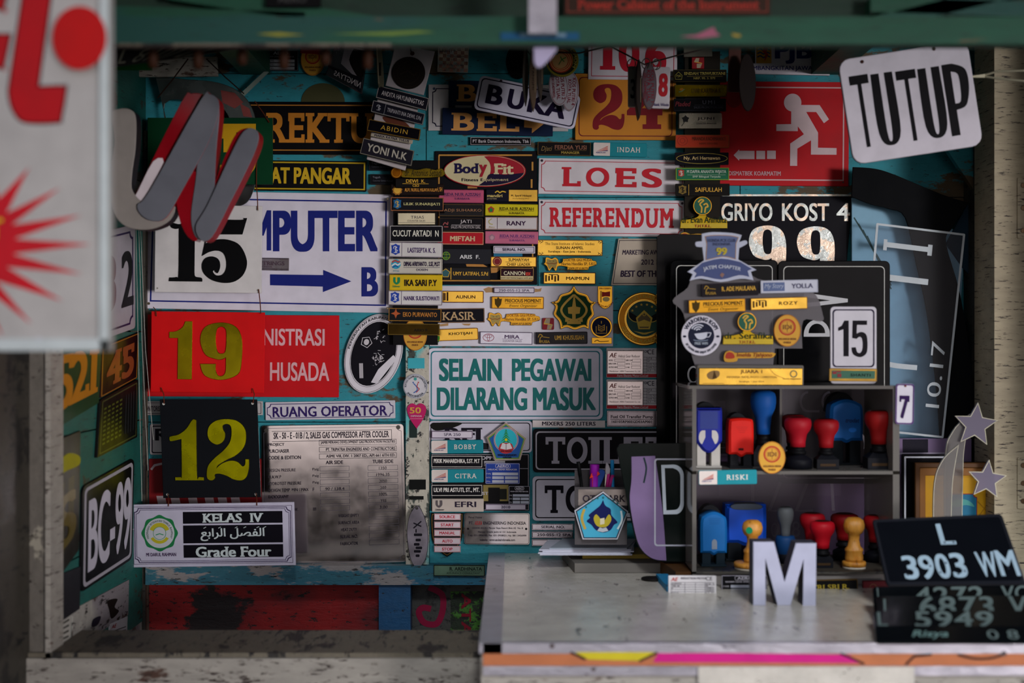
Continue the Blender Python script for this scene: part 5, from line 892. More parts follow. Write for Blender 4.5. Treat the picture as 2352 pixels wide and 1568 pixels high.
# ================================================================== hanging signs, left
def cord(label, pts, r=.0007, col='5a2a18', name='wire_tie', cat='wire'):
    g = G(name, label, cat, P(*pts[-1])); g.add('wire', b_tube([P(*p) for p in pts], r, 5), col); return g
g = sg('green board with yellow digits behind the hanging chrome letter', (340, 271, 627, 424), .035, cat='sign', name='hanging_sign'); g.plate('063a20', 1, .003)
g.t('5', 505, 285, 590, 408, 'c8980c', 'S').t('2', 385, 285, 470, 408, 'c8980c', 'S').screw((618, 280), r=3, col='b:6a4a20')
g = T('mirror_ring', 'curved mirror acrylic arc behind the green board', 'mirror letter', (352, 165, 590, 475), .022); g.solid('ring', smooth([(357, 175, 1), (420, 182), (500, 190), (555, 215), (585, 262), (592, 330), (590, 400), (582, 440), (560, 470), (500, 478), (440, 470)], 5), 'x:8f9a98', 0, .003, .8, holes=[smooth([(380, 238), (440, 232), (500, 240), (530, 280), (535, 350), (525, 410), (480, 430), (420, 400), (390, 320)], 4)])
for i, p in enumerate(([(508, 208), (540, 214), (560, 236), (540, 250), (512, 236)], [(552, 238), (574, 250), (580, 270), (560, 268)])): g.flat('painted_reflection', p, '8a4440')  # reddish patches paint reflections onto the mirror arc
FIVE = [(510, 262, 1), (735, 265), (750, 252, 1), (778, 252, 1), (745, 370, 1), (500, 372, 1), (480, 440, 1), (540, 412), (640, 408), (730, 450), (780, 560), (760, 650), (700, 705), (620, 720), (530, 700), (470, 650), (457, 590), (480, 545), (530, 530), (575, 550), (588, 600), (572, 648), (552, 640), (548, 628), (536, 640), (560, 665), (605, 660), (630, 620), (632, 560), (610, 505), (560, 488), (505, 500), (457, 527, 1)]
ONEB = [(230, 320), (260, 335), (290, 330, 1), (290, 655), (275, 680), (225, 685, 1), (220, 712, 1), (460, 712, 1), (455, 685), (410, 675), (403, 640, 1), (403, 250, 1), (350, 250), (300, 300), (235, 290)]
g = sg('hanging white board with black ornate number 15', (357, 472, 602, 672), .04, name='hanging_sign', rot=.6); g.plate('cfccca', 1, .003)
g.solid('digit:1', smooth(C_(ONEB, 3.137, 320, 420), 4), '060608', g.n, g.n + .002, .5); g.n -= .002; g.solid('digit:2', smooth(C_(FIVE, 3.137, 320, 420), 4), '060608', g.n, g.n + .002, .5); g.n -= .002; g.screw((592, 482), (364, 663), (594, 665), r=2, col='9a9890')
g = sg('hanging red board with gold mirror number 19', (348, 716, 608, 901), .04, name='hanging_sign', rot=.6); g.plate('d00206', 1, .003)
O19 = [(220, 1075, 1), (270, 1070), (315, 1040), (335, 998, 1), (385, 998, 1), (385, 1415, 1), (283, 1415, 1), (283, 1120, 1), (220, 1120, 1)]
g.solid('digit:1', smooth(C_(O19, 3.137, 320, 420), 4), 'x:b8a818', g.n, g.n + .002, .5); g.n -= .002
nine(g, 'digit:2', 461, 740, 558, 872, 'x:b8a818', .002)
g = sg('hanging black board with gold mirror number 12', (368, 917, 600, 1142), .045, name='hanging_sign', quad=[(368, 917), (591, 917), (600, 1141), (376, 1143)]); g.plate('0c0f14', 1, .003); g.box = (368, 917, 600, 1142); g.q = [P(x, y, .045) for x, y in ((368, 917), (600, 917), (600, 1142), (368, 1142))]
g.solid('digit:1', smooth(C_(ONE, 3.5636, 320, 880), 4), 'x:b8b40c', g.n, g.n + .002, .5); g.n -= .002; g.solid('digit:2', smooth(C_(TWO, 3.5636, 320, 880), 4), 'x:b8b40c', g.n, g.n + .002, .5); g.n -= .002; g.screw((377, 927), (581, 926), (386, 1135), (588, 1134), r=3, col='c8c8c0')
g = sg('hanging white class sign KELAS IV Grade Four with green seal', (300, 1154, 679, 1300), .06, rot=-.9, name='hanging_sign', quad=[(299, 1158), (676, 1152), (680, 1297), (303, 1302)]); g.plate('b6b3c4', 1, .003)
g.box = (300, 1156, 678, 1300); g.q = [P(x, y, .06) for x, y in ((300, 1157), (677, 1153), (680, 1297), (303, 1301))]
g.edge('3a2440', 6, .9, 0).edge('2a1840', 9, 1.6, 9, style='n').edge('2a1840', 13, 1, 9, style='n')
for y0, y1 in ((1175, 1202), (1206, 1247), (1251, 1280)): g.rect('black_band', 421, y0, 650, y1, '06040e')
g.n += .0004; g.t('KELAS  IV', 466, 1179, 606, 1200, 'b9c4c4', 'S').t('Grade Four', 449, 1255, 623, 1279, 'b9c4c4', 'S')
AR = '\u0627\ufedf\ufed4\ufebc\ufede \u0627\ufedf\ufeae\u0627\ufe91\ufeca'[::-1]
g.t(AR, 461, 1213, 608, 1242, 'b9c4c4', 'b')
for x in (468, 502, 540, 560, 590, 606): g.line('lettering', [(x, 1213), (x + 6, 1210)], 1.4, 'b9c4c4')
g.n -= .0004; g.flat('seal', smooth([(367 + 41 * math.cos(a * math.pi / 8) * (1.03 if a % 2 == 0 else .93), 1223 + 41 * math.sin(a * math.pi / 8) * (1.03 if a % 2 == 0 else .93)) for a in range(16)], 3), '13703c'); nn = g.n + .0006
g.oval('seal', 367, 1223, 34, 34, 'b8bcc0', nn).flat('seal', arcpts(367, 1223, 24, 24, 200, 340, 12) + arcpts(367, 1223, 15, 15, 340, 200, 12), 'b0a820', nn + .0002).flat('seal', arcpts(367, 1223, 24, 24, 30, 150, 12) + arcpts(367, 1223, 17, 17, 150, 30, 12), 'b0a820', nn + .0002).ring('seal', 367, 1223, 15, 15, 1, '2a8a5a', nn + .0003).line('seal', [(358, 1227), (367, 1224), (376, 1227)], 2, '2a8a5a', nn + .0003).arc('MADRASAH IBTIDAIYAH "DARUL RAHMAN"', 367, 1223, 26, 31, 155, 385, '4a5a54', 'b', n=nn + .0003)
g.t('MI DARUL RAHMAN', 335, 1268, 404, 1276, '3a2048', 'b')
for i, (lab, pts) in enumerate((
    ('copper wire tie from the green board corner down to the 15 board', [(590, 300, .04), (589, 424, .041), (591, 450, .044), (592, 482, .046)]),
    ('copper wire tie joining the 19 board and 12 board, right side', [(580, 892, .046), (584, 905, .05), (581, 926, .05)]),
    ('copper wire tie joining the 19 board and 12 board, left side', [(370, 890, .046), (376, 905, .05), (377, 927, .05)]),
    ('copper wire tie between the 12 board and class sign, right side', [(588, 1132, .05), (590, 1150, .062), (590, 1160, .065)]),
    ('copper wire tie between the 12 board and class sign, left side', [(386, 1134, .05), (387, 1150, .062), (387, 1162, .065)]),
    ('thin white cord from the 15 board down to the 19 board', [(594, 664, .045), (597, 690, .046), (599, 720, .046)]),
    ('twisted copper wire at the upper right corner of the green board', [(585, 232, .04), (604, 258, .042), (618, 280, .041)]),
    ('short loop of wire at the upper left of the red 19 board', [(352, 705, .046), (358, 712, .048), (359, 726, .046)]))): cord(lab, pts)
for i, (x0, x1) in enumerate(((312, 326), (318, 340), (322, 352))):
    cord(('first', 'second', 'third')[i] + ' slack nylon line hanging along the left corner post', [(x0, 500, .09), (x0 + (x1 - x0) * .4, 800, .085), (x1, 1150 - i * 70, .08)], .0004, 'a8a8a0', 'nylon_line', 'cord')
for i, pts in enumerate(([(432, 135, .07), (362, 225, .08)], [(474, 135, .07), (560, 215, .05)])): cord(('left', 'right')[i] + ' suspension wire fanning out above the mirror letters', [(pts[0][0], pts[0][1], .07), ((pts[0][0] + pts[1][0]) / 2, (pts[0][1] + pts[1][1]) / 2 + 2, .075), pts[1]], .0009, '2a1a14', 'suspension_wire', 'wire')
# chrome script letter
g = T('chrome_letter', 'big hanging chrome letter N in script with red sides', 'letter', (255, 200, 600, 560), .30)
MC = 'g:6a6c74'
for i, (pts, z1, sd) in enumerate((
    ([(258, 262), (276, 250), (300, 252), (313, 272), (312, 340), (304, 400), (306, 440), (340, 470), (400, 470), (392, 505), (350, 526), (300, 524), (268, 500), (256, 450), (258, 380), (264, 320)], .002, '1c1a24'),
    ([(318, 470), (345, 440), (462, 232), (484, 218), (502, 230), (504, 262), (480, 330), (420, 440), (384, 500), (352, 508), (326, 494)], .006, '9a0e1a'),
    ([(470, 222), (492, 222), (506, 245), (498, 350), (492, 470), (478, 530), (462, 550), (446, 536), (440, 490), (452, 400), (458, 300)], .004, '9a0e1a'),
    ([(452, 520), (480, 470), (540, 340), (566, 300), (590, 300), (597, 322), (580, 370), (530, 470), (490, 545), (464, 552)], .008, '9a0e1a'))):
    g.solid('stroke:%d' % i, smooth(pts, 4), MC if i else 'g:8f8882', -.022, z1, 1.5, side=sd)
for i, pts in enumerate(([(300, 462), (312, 440), (416, 232), (438, 214), (462, 216), (452, 236), (345, 440), (322, 476)], [(404, 430), (430, 400), (456, 400), (446, 470), (456, 548), (432, 544), (412, 500)], [(490, 470), (494, 420), (536, 318), (560, 296), (576, 300), (548, 330), (502, 440)])):
    g.solid('red_side:%d' % i, smooth(pts, 3), 'g:8e0e1a', -.020, -.002 + .004 * (i != 0), 1.2)
g.solid('painted_highlight', smooth([(304, 464), (316, 440), (352, 370), (376, 372), (336, 452), (322, 478)], 3), 'g:d8ccd0', -.0015, .0005, .6)  # pale patch paints a highlight along the letter's side
g = T('chrome_tip', 'grey foot of the chrome script letter swash', None, (0, 0, 1, 1), 0) if False else None
# ---- keyrings and hanging things
def ovaltag(label, cx, cy, rx, ry, d, col='8c8890', lines=(), rot=0, ink='7a2434', name='key_tag', cat='key tag'):
    g = T(name, label, cat, (cx - rx, cy - ry, cx + rx, cy + ry), d, rot); g.solid('plate', ell(cx, cy, rx, ry, 36), col, 0, .003, 1)
    if lines: g.ring('border', cx, cy, rx - 2, ry - 2, .9, ink)
    for i, (s_, k_) in enumerate(lines): x = cx + rx * (.42 - .5 * i); h = (ry - 3) * math.sqrt(max(.05, 1 - ((x - cx) / rx) ** 2)) * .82 * k_; g.vt(s_, x - 4, cy - h, x + 4, cy + h, ink, 'b')
    return g
ovaltag('rear grey oval key tag with red print, right of the dark keyring bunch', 1309, 211, 20, 45, .105, 'a3a0a6', [('KOS PUTRI 4', 1), ('KOTA TUAL', .8)], 3)
ovaltag('front grey oval key tag with red print overlapping BUKA sign', 1283, 200, 22.5, 43, .115, 'a3a0a6', [('KOS PUTRI 2', 1), ('KOTA TUAL', .9), ('(081354099850)', .9)], -4)
ovaltag('grey oval key tag with red print in front of the orange 24 sign', 1490.6, 198.6, 17.5, 53, .17, '5e5a60', [('KOS PUTRI 1', 1), ('KOTA TUAL', .9), ('(081354099850)', .9)])
g = T('buka_sign', 'tilted white BUKA open sign with rounded navy border', 'sign', (1093, 196, 1329, 276), .085, 11.8); g.plate('d2cfe0', 12, .003, .8).edge('1a1030', 5, 2.6, 9); 
for c_, x0, x1 in (('B', 1116, 1154), ('U', 1166, 1204), ('K', 1214, 1257), ('A', 1254, 1301)): g.t(c_, x0, 213, x1, 257, '160c2c', 'h')
g.screw((1142, 200), r=3, col='3a2a3a')
g = T('round_badge', 'round yellow and red ringed badge with a green palm at the top', 'badge', (1253, 101, 1329, 178), .135); g.solid('plate', ell(1291, 139, 38, 38, 44), '7a7218', 0, .003, 1.2); g.ring('border', 1291, 139, 34, 34, 8, '23210e').oval('field', 1288, 141, 27, 27, 'a0321c'); nn = g.n + .0006
for r_ in (24, 20): g.ring('field', 1288, 141, r_, r_, 1.6, 'c89a5c', nn)
g.oval('field', 1287, 141, 17, 17, 'b8905a', nn).line('emblem', [(1283, 150), (1290, 138)], 2, '3a5a2a', nn + .0004).line('emblem', [(1290, 138), (1300, 133)], 2.4, '3a6a2a', nn + .0004).line('emblem', [(1290, 138), (1296, 143)], 2.4, '3a6a2a', nn + .0004).line('emblem', [(1290, 138), (1287, 131)], 2.4, '3a6a2a', nn + .0004).arc('GMDM', 1291, 139, 28, 34, -52, 34, '9a9440', 'b')
def edge_tag(label, cx, y0, y1, w_, d, col, txt=None):
    g = T('key_tag', label, 'key tag', (cx - w_ / 2, y0, cx + w_ / 2, y1), d); h = y1 - y0
    g.solid('plate', smooth([(cx - w_ * .2, y0), (cx + w_ * .2, y0), (cx + w_ / 2, y0 + h * .35), (cx + w_ / 2, y0 + h * .7), (cx + w_ * .18, y1), (cx - w_ * .1, y1), (cx - w_ / 2, y0 + h * .7), (cx - w_ / 2, y0 + h * .35)], 4), col, -.012, .012, 1.2)
    g.line('rim', [(cx + w_ * .28, y0 + h * .3), (cx + w_ * .28, y0 + h * .75)], 1.2, '8a7a60')
    if txt: g.vt(txt, cx - 2.5, y0 + h * .3, cx + 2.5, y0 + h * .7, '2a1c14')
    return g
edge_tag('bronze key tag seen edge on, left in the bunch over BUKA', 1207, 113, 237, 13, .19, '4e463e'); edge_tag('bronze key tag seen edge on with small print, middle of the bunch', 1224, 118, 249, 17, .20, '5e4c3c', 'TANGMI'); edge_tag('bronze key tag seen edge on, right in the bunch over BUKA', 1241, 110, 226, 13, .18, '453c34')
edge_tag('narrow dark key tag seen edge on over the orange 24 sign', 1466, 145, 270, 13, .18, '2e2622')
g = T('key_tag', 'narrow grey key tag marked 3 beside the grey oval one', 'key tag', (1442, 154, 1461, 247), .16); g.plate('8e8a84', 4, .006).vt('3', 1446, 180, 1458, 224, '141018', 'b')
g.parts['lettering'] = Buf(); g.t('3', 1447, 184, 1459, 228, '141018', 'b')
g = T('key_tag', 'white key tag with a large red 8 over the orange 24 sign', 'key tag', (1497, 155, 1538, 250), .15, 1.5); g.plate('c6c0c4', 4, .004).t('8', 1512, 170, 1533, 223, 'b01420', 'h').t('Bank Windu', 1502, 238, 1536, 245, '3a2a6a', 't')
def keyring(label, cx, cy, r, d, col='6a6258'):
    g = G('key_ring', label, 'key ring', P(cx, cy + r, d)); rr = r * (D - d) / FPX; c = P(cx, cy, d); g.add('ring', b_tube([c + Vector((rr * math.sin(t * math.pi / 9), -.004 * math.sin(t * math.pi / 9), rr * 1.3 * math.cos(t * math.pi / 9))) for t in range(19)], .0007, 5), col)
keyring('wire ring at the top of the narrow grey key tag', 1450, 147, 9, .165); keyring('wire ring at the top of the grey oval key tag over 24', 1484, 146, 9, .172); keyring('wire ring at the top of the white key tag over 24', 1508, 148, 9, .155)
keyring('wire ring holding the dark keyring bunch over BUKA', 1222, 112, 10, .19)
cord('long slack wire stretched across the white 106 sign', [(1200, 118, .14), (1330, 122, .14), (1400, 106, .14), (1440, 126, .15), (1480, 148, .16), (1560, 126, .13), (1640, 108, .12)], .0011, '2e2420', 'slack_wire', 'wire')
ovaltag('dark brown oval tag hanging in front of the red exit sign', 1716, 190, 19.5, 66, .17, '1a1210', rot=-1.5); g = T('brown_card', 'brown card hanging left of the dark oval tag', 'card', (1672, 106, 1700, 212), .15, 2); g.plate('4a2e28', 3, .002)
g = T('red_disc', 'dark red disc half hidden under the brown card', 'disc', (1668, 205, 1702, 247), .03); g.solid('disc', ell(1686, 224, 18, 23), '7a060c', 0, .002, .6)
g = T('tutup_sign', 'large tilted white TUTUP closed sign with tall black letters', 'sign', (1939, 116, 2239, 358), .27, -8.7); g.plate('d4d0da', 26, .005, 1.5, side='1c1028')
g.n += 0; cx, cy = 2089, 237
for c_, u0, u1, v0, v1 in (('T', -132, -88, -80, 86), ('U', -82, -32, -77, 90), ('T', -25, 21, -75, 88), ('U', 26, 76, -73, 90), ('P', 82, 138, -74, 91)): 
    if c_ == 'T': g.rect('lettering', cx + u0, cy + v0, cx + u1, cy + v0 + 21, '07060c').rect('lettering', cx + (u0 + u1) / 2 - 4.5, cy + v0 + 20, cx + (u0 + u1) / 2 + 4.5, cy + v1, '07060c')
    elif c_ == 'U': g.flat('lettering', smooth([(cx + u0, cy + v0, 1), (cx + u0 + 19, cy + v0, 1), (cx + u0 + 19, cy + v1 - 35), (cx + (u0 + u1) / 2, cy + v1 - 9), (cx + u1 - 19, cy + v1 - 35), (cx + u1 - 19, cy + v0, 1), (cx + u1, cy + v0, 1), (cx + u1, cy + v1 - 30), (cx + (u0 + u1) / 2, cy + v1), (cx + u0, cy + v1 - 30)], 5), '07060c')
    else: g.flat('lettering', smooth([(cx + u0, cy + v0, 1), (cx + u0 + 24, cy + v0, 1), (cx + u1 - 4, cy + v0 + 16), (cx + u1, cy + v0 + 55), (cx + u1 - 12, cy + v0 + 98), (cx + u0 + 20, cy + v0 + 107, 1), (cx + u0 + 20, cy + v1, 1), (cx + u0, cy + v1, 1)], 5), '07060c', holes=[smooth([(cx + u0 + 19, cy + v0 + 18, 1), (cx + u1 - 22, cy + v0 + 26), (cx + u1 - 20, cy + v0 + 55), (cx + u1 - 24, cy + v0 + 88), (cx + u0 + 19, cy + v0 + 92, 1)], 4)])
g.screw((1993, 128), (2160, 124), r=4, col='3a1a14')
# things tied to the beam
g = T('cloth_scrap', 'pale lilac scrap of plastic hanging from the beam bracket', 'scrap', (1225, 76, 1284, 156), .70); g.solid('sheet', smooth([(1225, 80, 1), (1284, 78, 1), (1282, 108), (1262, 136), (1240, 156), (1228, 148), (1226, 120)], 4), 'b8b0d0', 0, .004, 1)
for i, (x, y0, y1) in enumerate(((351, 100, 158), (455, 98, 160), (556, 100, 150), (652, 100, 160), (747, 96, 150), (844, 98, 160))):
    g = G('beam_peg', ('%s rusty peg under the green beam counted from the banner' % ('first', 'second', 'third', 'fourth', 'fifth', 'sixth')[i]), 'peg', P(x, y1, .66)); c = P(x, (y0 + y1) / 2, .66); a, b_ = P(x, y0, .66).z, P(x, y1, .66).z
    g.add('peg', b_lathe(c.x, c.y, [(.001, b_), (.0045, b_ + .002), (.005, b_ + .01), (.004, a - .004), (.004, a)], 10), '3a2216', True)
g = T('dark_number_plate', 'dark number plate seen at a slant under the beam, far left', 'plate', (262, 108, 620, 152), .45, quad=[(250, 112, .42), (620, 100, .30), (440, 130, .30), (250, 156, .42)]); g.plate('0c0d0c', 1, .003).t('L 8101 OL', 290, 112, 560, 146, '5a5a4c', 'r')
g = T('green_edge_strip', 'green edged strip below the slanted dark plate', 'strip', (262, 140, 350, 162), .28); g.plate('0c4a1c', 1, .003)
g = T('pale_board', 'pale stained board fragment at the top left of the wall', 'board', (300, 132, 502, 178), .03, 0); g.solid('board', [(300, 150), (420, 132), (500, 132), (502, 176), (312, 178)], 'sill', 0, .006, .6)
g = T('acrylic_offcut', 'narrow clear acrylic offcut with bright edge at the upper left', 'offcut', (540, 160, 620, 215), .02); g.solid('sheet', [(610, 162), (618, 166), (560, 222), (548, 220)], '8a9a90', 0, .003, .5)
# wire clip at the right
g = G('wire_clip', 'long pale wire clip sticking out beside the TUTUP sign', 'clip', P(2300, 178, .25)); 
for s_ in (-1, 1): g.add('prong:%d' % (s_ + 1), b_tube([P(2232, 176, .25), P(2262, 174 - s_ * 2, .25), P(2290, 172 - s_ * 8, .26), P(2352, 170 - s_ * 12 + 4, .28), P(2420, 168 - s_ * 12, .28)], .0014, 6), 'c8c4a8')
# ================================================================== foreground banner
bd = .88
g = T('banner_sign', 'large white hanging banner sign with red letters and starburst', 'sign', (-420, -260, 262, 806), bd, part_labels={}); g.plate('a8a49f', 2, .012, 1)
for i, (a, b_, c_, e_) in enumerate(((242, -260, 262, 806), (-420, 778, 262, 806))): g.solid('frame:%d' % i, rrect(a, b_, c_, e_, 2), 'b8c0be', .012, .017, 2)
g.n = .012; RB = 'a8000c'; g.oval('red_dot', 198, 98, 62, 72, 'b00000', .0178)
Lp = [(70, -60, 1), (140, -60, 1), (103, 203, 1), (158, 201), (166, 208), (155, 275), (146, 289), (70, 289), (42, 265), (30, 225), (34, 180)]
g.flat('lettering', smooth([(x, y, 1) if False else (x, y) + tuple(r_) for x, y, *r_ in Lp], 4), '1a0a14'); g.flat('lettering', inset(smooth([(x, y) + tuple(r_) for x, y, *r_ in Lp], 4), 4.5), RB, g.n + .0006)
for y0, y1 in ((-60, 32), (84, 165)):
    e_ = smooth([(-120, y0, 1), (40, y0, 1), (24, y1 - 6), (14, y1, ), (-120, y1, 1)], 3); g.flat('lettering', e_, '1a0a14'); g.flat('lettering', inset(e_, 4), RB, g.n + .0006)
tips = [(-60, 330), (-20, 300), (80, 388), (150, 435), (198, 497), (220, 563), (200, 631), (155, 692), (85, 745), (20, 775), (-40, 790)]; val = [(-40, 430), (10, 460), (28, 492), (40, 519), (46, 551), (42, 585), (28, 615), (2, 645), (-25, 660), (-50, 665)]
poly = [(-300, 330)]
for i, t_ in enumerate(tips):
    poly.append(t_)
    if i < len(val): poly.append(val[i])
poly += [(-300, 790)]; g.flat('starburst', poly, 'b80c1c'); g.n += .0005; g.t('T', -14, 505, 20, 554, 'c8b010', 'b').rect('green_strip', -60, 668, 4, 762, '0c5a4a'); g.n -= .0005
g.screw((101, 786), r=11, col='c8c4d0')
# ================================================================== black sheets and number plates behind the rack
def dd(y): return D - FPX * .2975 / (y - CY)      # standoff of a counter point seen at that row
g = T('tall_black_sheet', 'tall glossy black sheet with rounded corner standing behind the plates', 'sheet', (1507, 538, 1800, 1275), .03); g.solid('sheet', [(1508, 545), (1515, 538), (1560, 538), (1650, 540), (1716, 620), (1716, 1270), (1507, 1270)], 'g:08090b', 0, .004, .8)
def numplate(label, x0, y0, x1, y1, d, r=12):
    g = T('number_plate', label, 'number plate', (x0, y0, x1, y1), d); g.plate('g:090a0c', r, .003, 1.5).edge('b9bab4', 12, 2.2, 10); return g
g = numplate('upright black number plate behind the left of the clear tag stand', 1540, 597, 1786, 1040, .07)
g.vt('D5', 1600, 920, 1665, 1020, '9a9ca0', 'b').ring('lettering', 1592, 860, 14, 20, 4, 'b8babc')
g = numplate('upright black number plate with pale outlined figures beside it', 1786, 599, 2043, 1110, .075); g.box
AO = 'c4c6c8'
g.flat('lettering', [(1846, 672), (1946, 686), (1946, 694), (1846, 706), (1846, 696), (1906, 690), (1846, 682)], AO); g.flat('lettering', arcpts(1875, 768, 30, 34, 180, 360, 12) + [(1905, 773), (1845, 773)], AO, holes=[arcpts(1875, 764, 19, 21, 180, 360, 10) + [(1894, 765), (1856, 765)]])
for cx_ in (1855, 1905): g.line('lettering', arcpts(cx_, 922, 17, 22, -90, -270, 10) + [(cx_ + 26, 944)], 5, AO)
for cx_ in (1890, 1960): g.line('lettering', arcpts(cx_, 1020, 26, 30, 20, -120, 12), 6, AO)
# pale print board and the curved black sheet at the right
g = T('blue_board', 'pale blue grey board with printed figures standing behind the plates', 'board', (1955, 455, 2215, 1006), .012); g.solid('board', [(1955, 455), (2060, 470), (2170, 520), (2215, 540), (2185, 1006), (1955, 1006)], '84b2ca', 0, .004, .6)
for k_ in range(4): g.line('scratch', [(1960 + k_ * 10, 500 + k_ * 14), (2045, 640 + k_ * 8)], 3, '2c4a4c')
g = T('curved_black_sheet', 'curved glossy black offcut sheet sweeping down at the right', 'sheet', (1953, 380, 2245, 1010), .04); g.solid('sheet', smooth([(1958, 384, 1), (2010, 388), (2060, 404), (2160, 446), (2224, 466, 1), (2185, 525), (2172, 560), (2205, 680), (2232, 860), (2240, 1008, 1), (2158, 1008, 1), (2148, 880), (2128, 720), (2104, 610), (2078, 500), (2040, 480), (2000, 470), (1955, 452, 1)], 4), 'm:07090c', 0, .003, .8)
g = T('navy_sheet', 'dark navy sheet behind the curved black offcut by the right post', 'sheet', (2165, 462, 2276, 800), .018); g.solid('sheet', [(2222, 466), (2262, 492), (2270, 520), (2270, 720), (2262, 690), (2244, 650), (2210, 615), (2172, 560)], '1c3444', 0, .003, .6)
g = T('outline_plate', 'clear upright plate with white outline and sideways figures at the right', 'plate', (0, 0, 200, 490), .055, quad=[(2012, 512), (2216, 537), (2166, 1006), (1972, 985)]); g.solid('sheet', rrect(0, 0, 200, 490, 4), 'acrylic_thin', 0, .002); OW = 'c2ccd0'
g.edge(OW, 0, 5, 3); g.rect('lettering', 20, 42, 128, 54, OW).rect('lettering', 20, 36, 28, 62, OW).rect('lettering', 120, 36, 130, 62, OW).rect('lettering', 30, 118, 128, 132, OW)
g.line('lettering', smooth([(24, 318), (60, 330), (122, 330)], 4, False), 12, OW).vt('10.17', 150, 262, 182, 420, OW, 'r', down=False)
# framed picture and clear ornaments
g = T('framed_emblem', 'wooden framed yellow picture with blue emblem behind the number plates', 'picture', (2094, 1060, 2290, 1300), .10); g.solid('frame', rrect(2094, 1060, 2290, 1300, 2), '5a3a1c', 0, .016, 2, holes=[rrect(2106, 1072, 2279, 1290)], side='2a1a0e'); g.solid('frame_inner', rrect(2106, 1072, 2279, 1290), '8a5a24', 0, .012, 1, holes=[rrect(2120, 1090, 2270, 1280)]); g.solid('picture', rrect(2120, 1090, 2270, 1280), 'c9960c', 0, .006); g.n = .006
g.flat('emblem', notch(2168, 1132, 2241, 1260, 8), '8a2a30').flat('emblem', notch(2170, 1134, 2239, 1260, 8), '146a8c', .0068); g.flat('emblem', smooth([(2178, 1160), (2188, 1148), (2206, 1144), (2224, 1150), (2234, 1162), (2215, 1158), (2196, 1162)], 4), '4a9a94', .0072).line('scrollwork', smooth([(2150, 1118), (2162, 1112), (2170, 1124), (2160, 1134), (2148, 1128), (2144, 1112), (2160, 1102), (2180, 1110)], 4, False), 4, 'b8840c')
g.line('scrollwork', [(2242, 1150), (2270, 1180)], 3, 'a8780c').line('scrollwork', [(2270, 1148), (2246, 1182)], 3, 'a8780c')
g = T('black_frame', 'black bordered plate corner left of the framed yellow picture', 'plate', (2070, 1042, 2200, 1290), .10); g.plate('g:0a0a0e', 2, .004).edge('b4b8c0', 5, 4, 2)
g = T('printed_lilac_sheet', 'dim purple printed panel with white line behind the stamp rack', 'panel', (1590, 1006, 2230, 1290), .05); g.plate('7c688c', 2, .003); g.rect('print', 2072, 1008, 2130, 1040, '1c1a28').line('print', [(1600, 1044), (2196, 1040)], 4, 'b8b0c4').rect('print', 1650, 1090, 1930, 1138, '8c7c9a')
g.line('lettering', [(1728, 1085), (1728, 1156)], 7, 'b4b0bc')
for x in (1790, 1852): g.line('lettering', [(x + 10, 1085), (x + 4, 1100), (x - 24, 1172), (x + 14, 1172)], 7, 'b4b0bc')
g.line('lettering', [(1908, 1085), (1913, 1172)], 7, 'b4b0bc').line('lettering', [(2030, 1085), (2022, 1172)], 6, '8a8694').line('lettering', [(1986, 1085), (1994, 1180)], 3, '7a7684').t('O', 1770, 1200, 1786, 1232, 'a8a4b4', 'r').t('8', 1818, 1196, 1836, 1232, 'a8a4b4', 'r')
def clearstar(label, cx, cy, R, d, rot):
    g = T('clear_star', label, 'star', (cx - R, cy - R, cx + R, cy + R), d); st = star(cx, cy, R, R * .46, 5, -90 + rot); g.solid('sheet', st, 'smokelilac', 0, .004, .5); g.flat('edge', st, 'c8c4a8', holes=[inset(st, 1.6)])
clear('smokelilac', 'a8a0b4', alpha=.32)
for i, (sx, sy, R, x, y, d, yb) in enumerate(((2236, 975, 52, 2176, 1060, .19, 1321), (2262, 1100, 46, 2150, 1130, .205, 1325))):
    g = T('crescent_ornament', ('taller rear', 'lower front')[i] + ' clear acrylic crescent and star ornament before the cream post', 'ornament', (x - 10, sy - R, sx + R, yb), d); st = smooth([(x + 50, y - 110, 1), (x + 10, y - 70), (x - 8, y), (x - 6, yb, 1), (x + 30, yb, 1), (x + 34, y + 20), (x + 38, y - 40)], 5)
    g.solid('crescent', st, 'acrylic', 0, .004, .5); g.flat('crescent_edge', st, 'b8b4a0', holes=[inset(st, 1.3)]); st = star(sx, sy, R, R * .46, 5, -84); g.n = 0; g.solid('star', st, 'smokelilac', .0045, .0085, .5); g.flat('star_edge', st, 'c8c4a8', holes=[inset(st, 1.6)])
# pen box and papers
dpb = .16
g = T('pen_box', 'clear pen box with steel sign and pens behind the paper stack', 'box', (1320, 1084, 1442, 1240), dpb); g.solid('back_panel', rrect(1322, 1084, 1440, 1240), 'smoke', -.03, -.028); g.solid('front_panel', rrect(1320, 1118, 1440, 1250), 'smoke', 0, .002); g.rect('steel_sign', 1328, 1123, 1440, 1160, 'x:a8a09a', n=.0026).t('OTOPARK', 1338, 1136, 1436, 1152, '2a2430', 'b', n=.003)
def pen(label, x0, y0, x1, y1, w_, body, tip=None, tl=.25, d=dpb - .01, name='pen', cat='pen'):
    g = G(name, label, cat, P(x1, y1, d)); a, b_ = P(x0, y0, d), P(x1, y1, d); r = w_ / 2 * (D - d) / FPX; m = a.lerp(b_, tl)
    g.add('cap', b_tube([a, a.lerp(m, .15), m], r, 10), tip or body, True); g.add('barrel', b_tube([m, b_], r * .88, 10), body, True); return g
pen('slim black pen leaning left in the clear pen box', 1328, 1060, 1346, 1190, 9, '08090a'); pen('fat magenta marker with round cap in the pen box', 1366, 1066, 1362, 1190, 22, '7a1290', '8a1498', .2, name='marker', cat='marker')
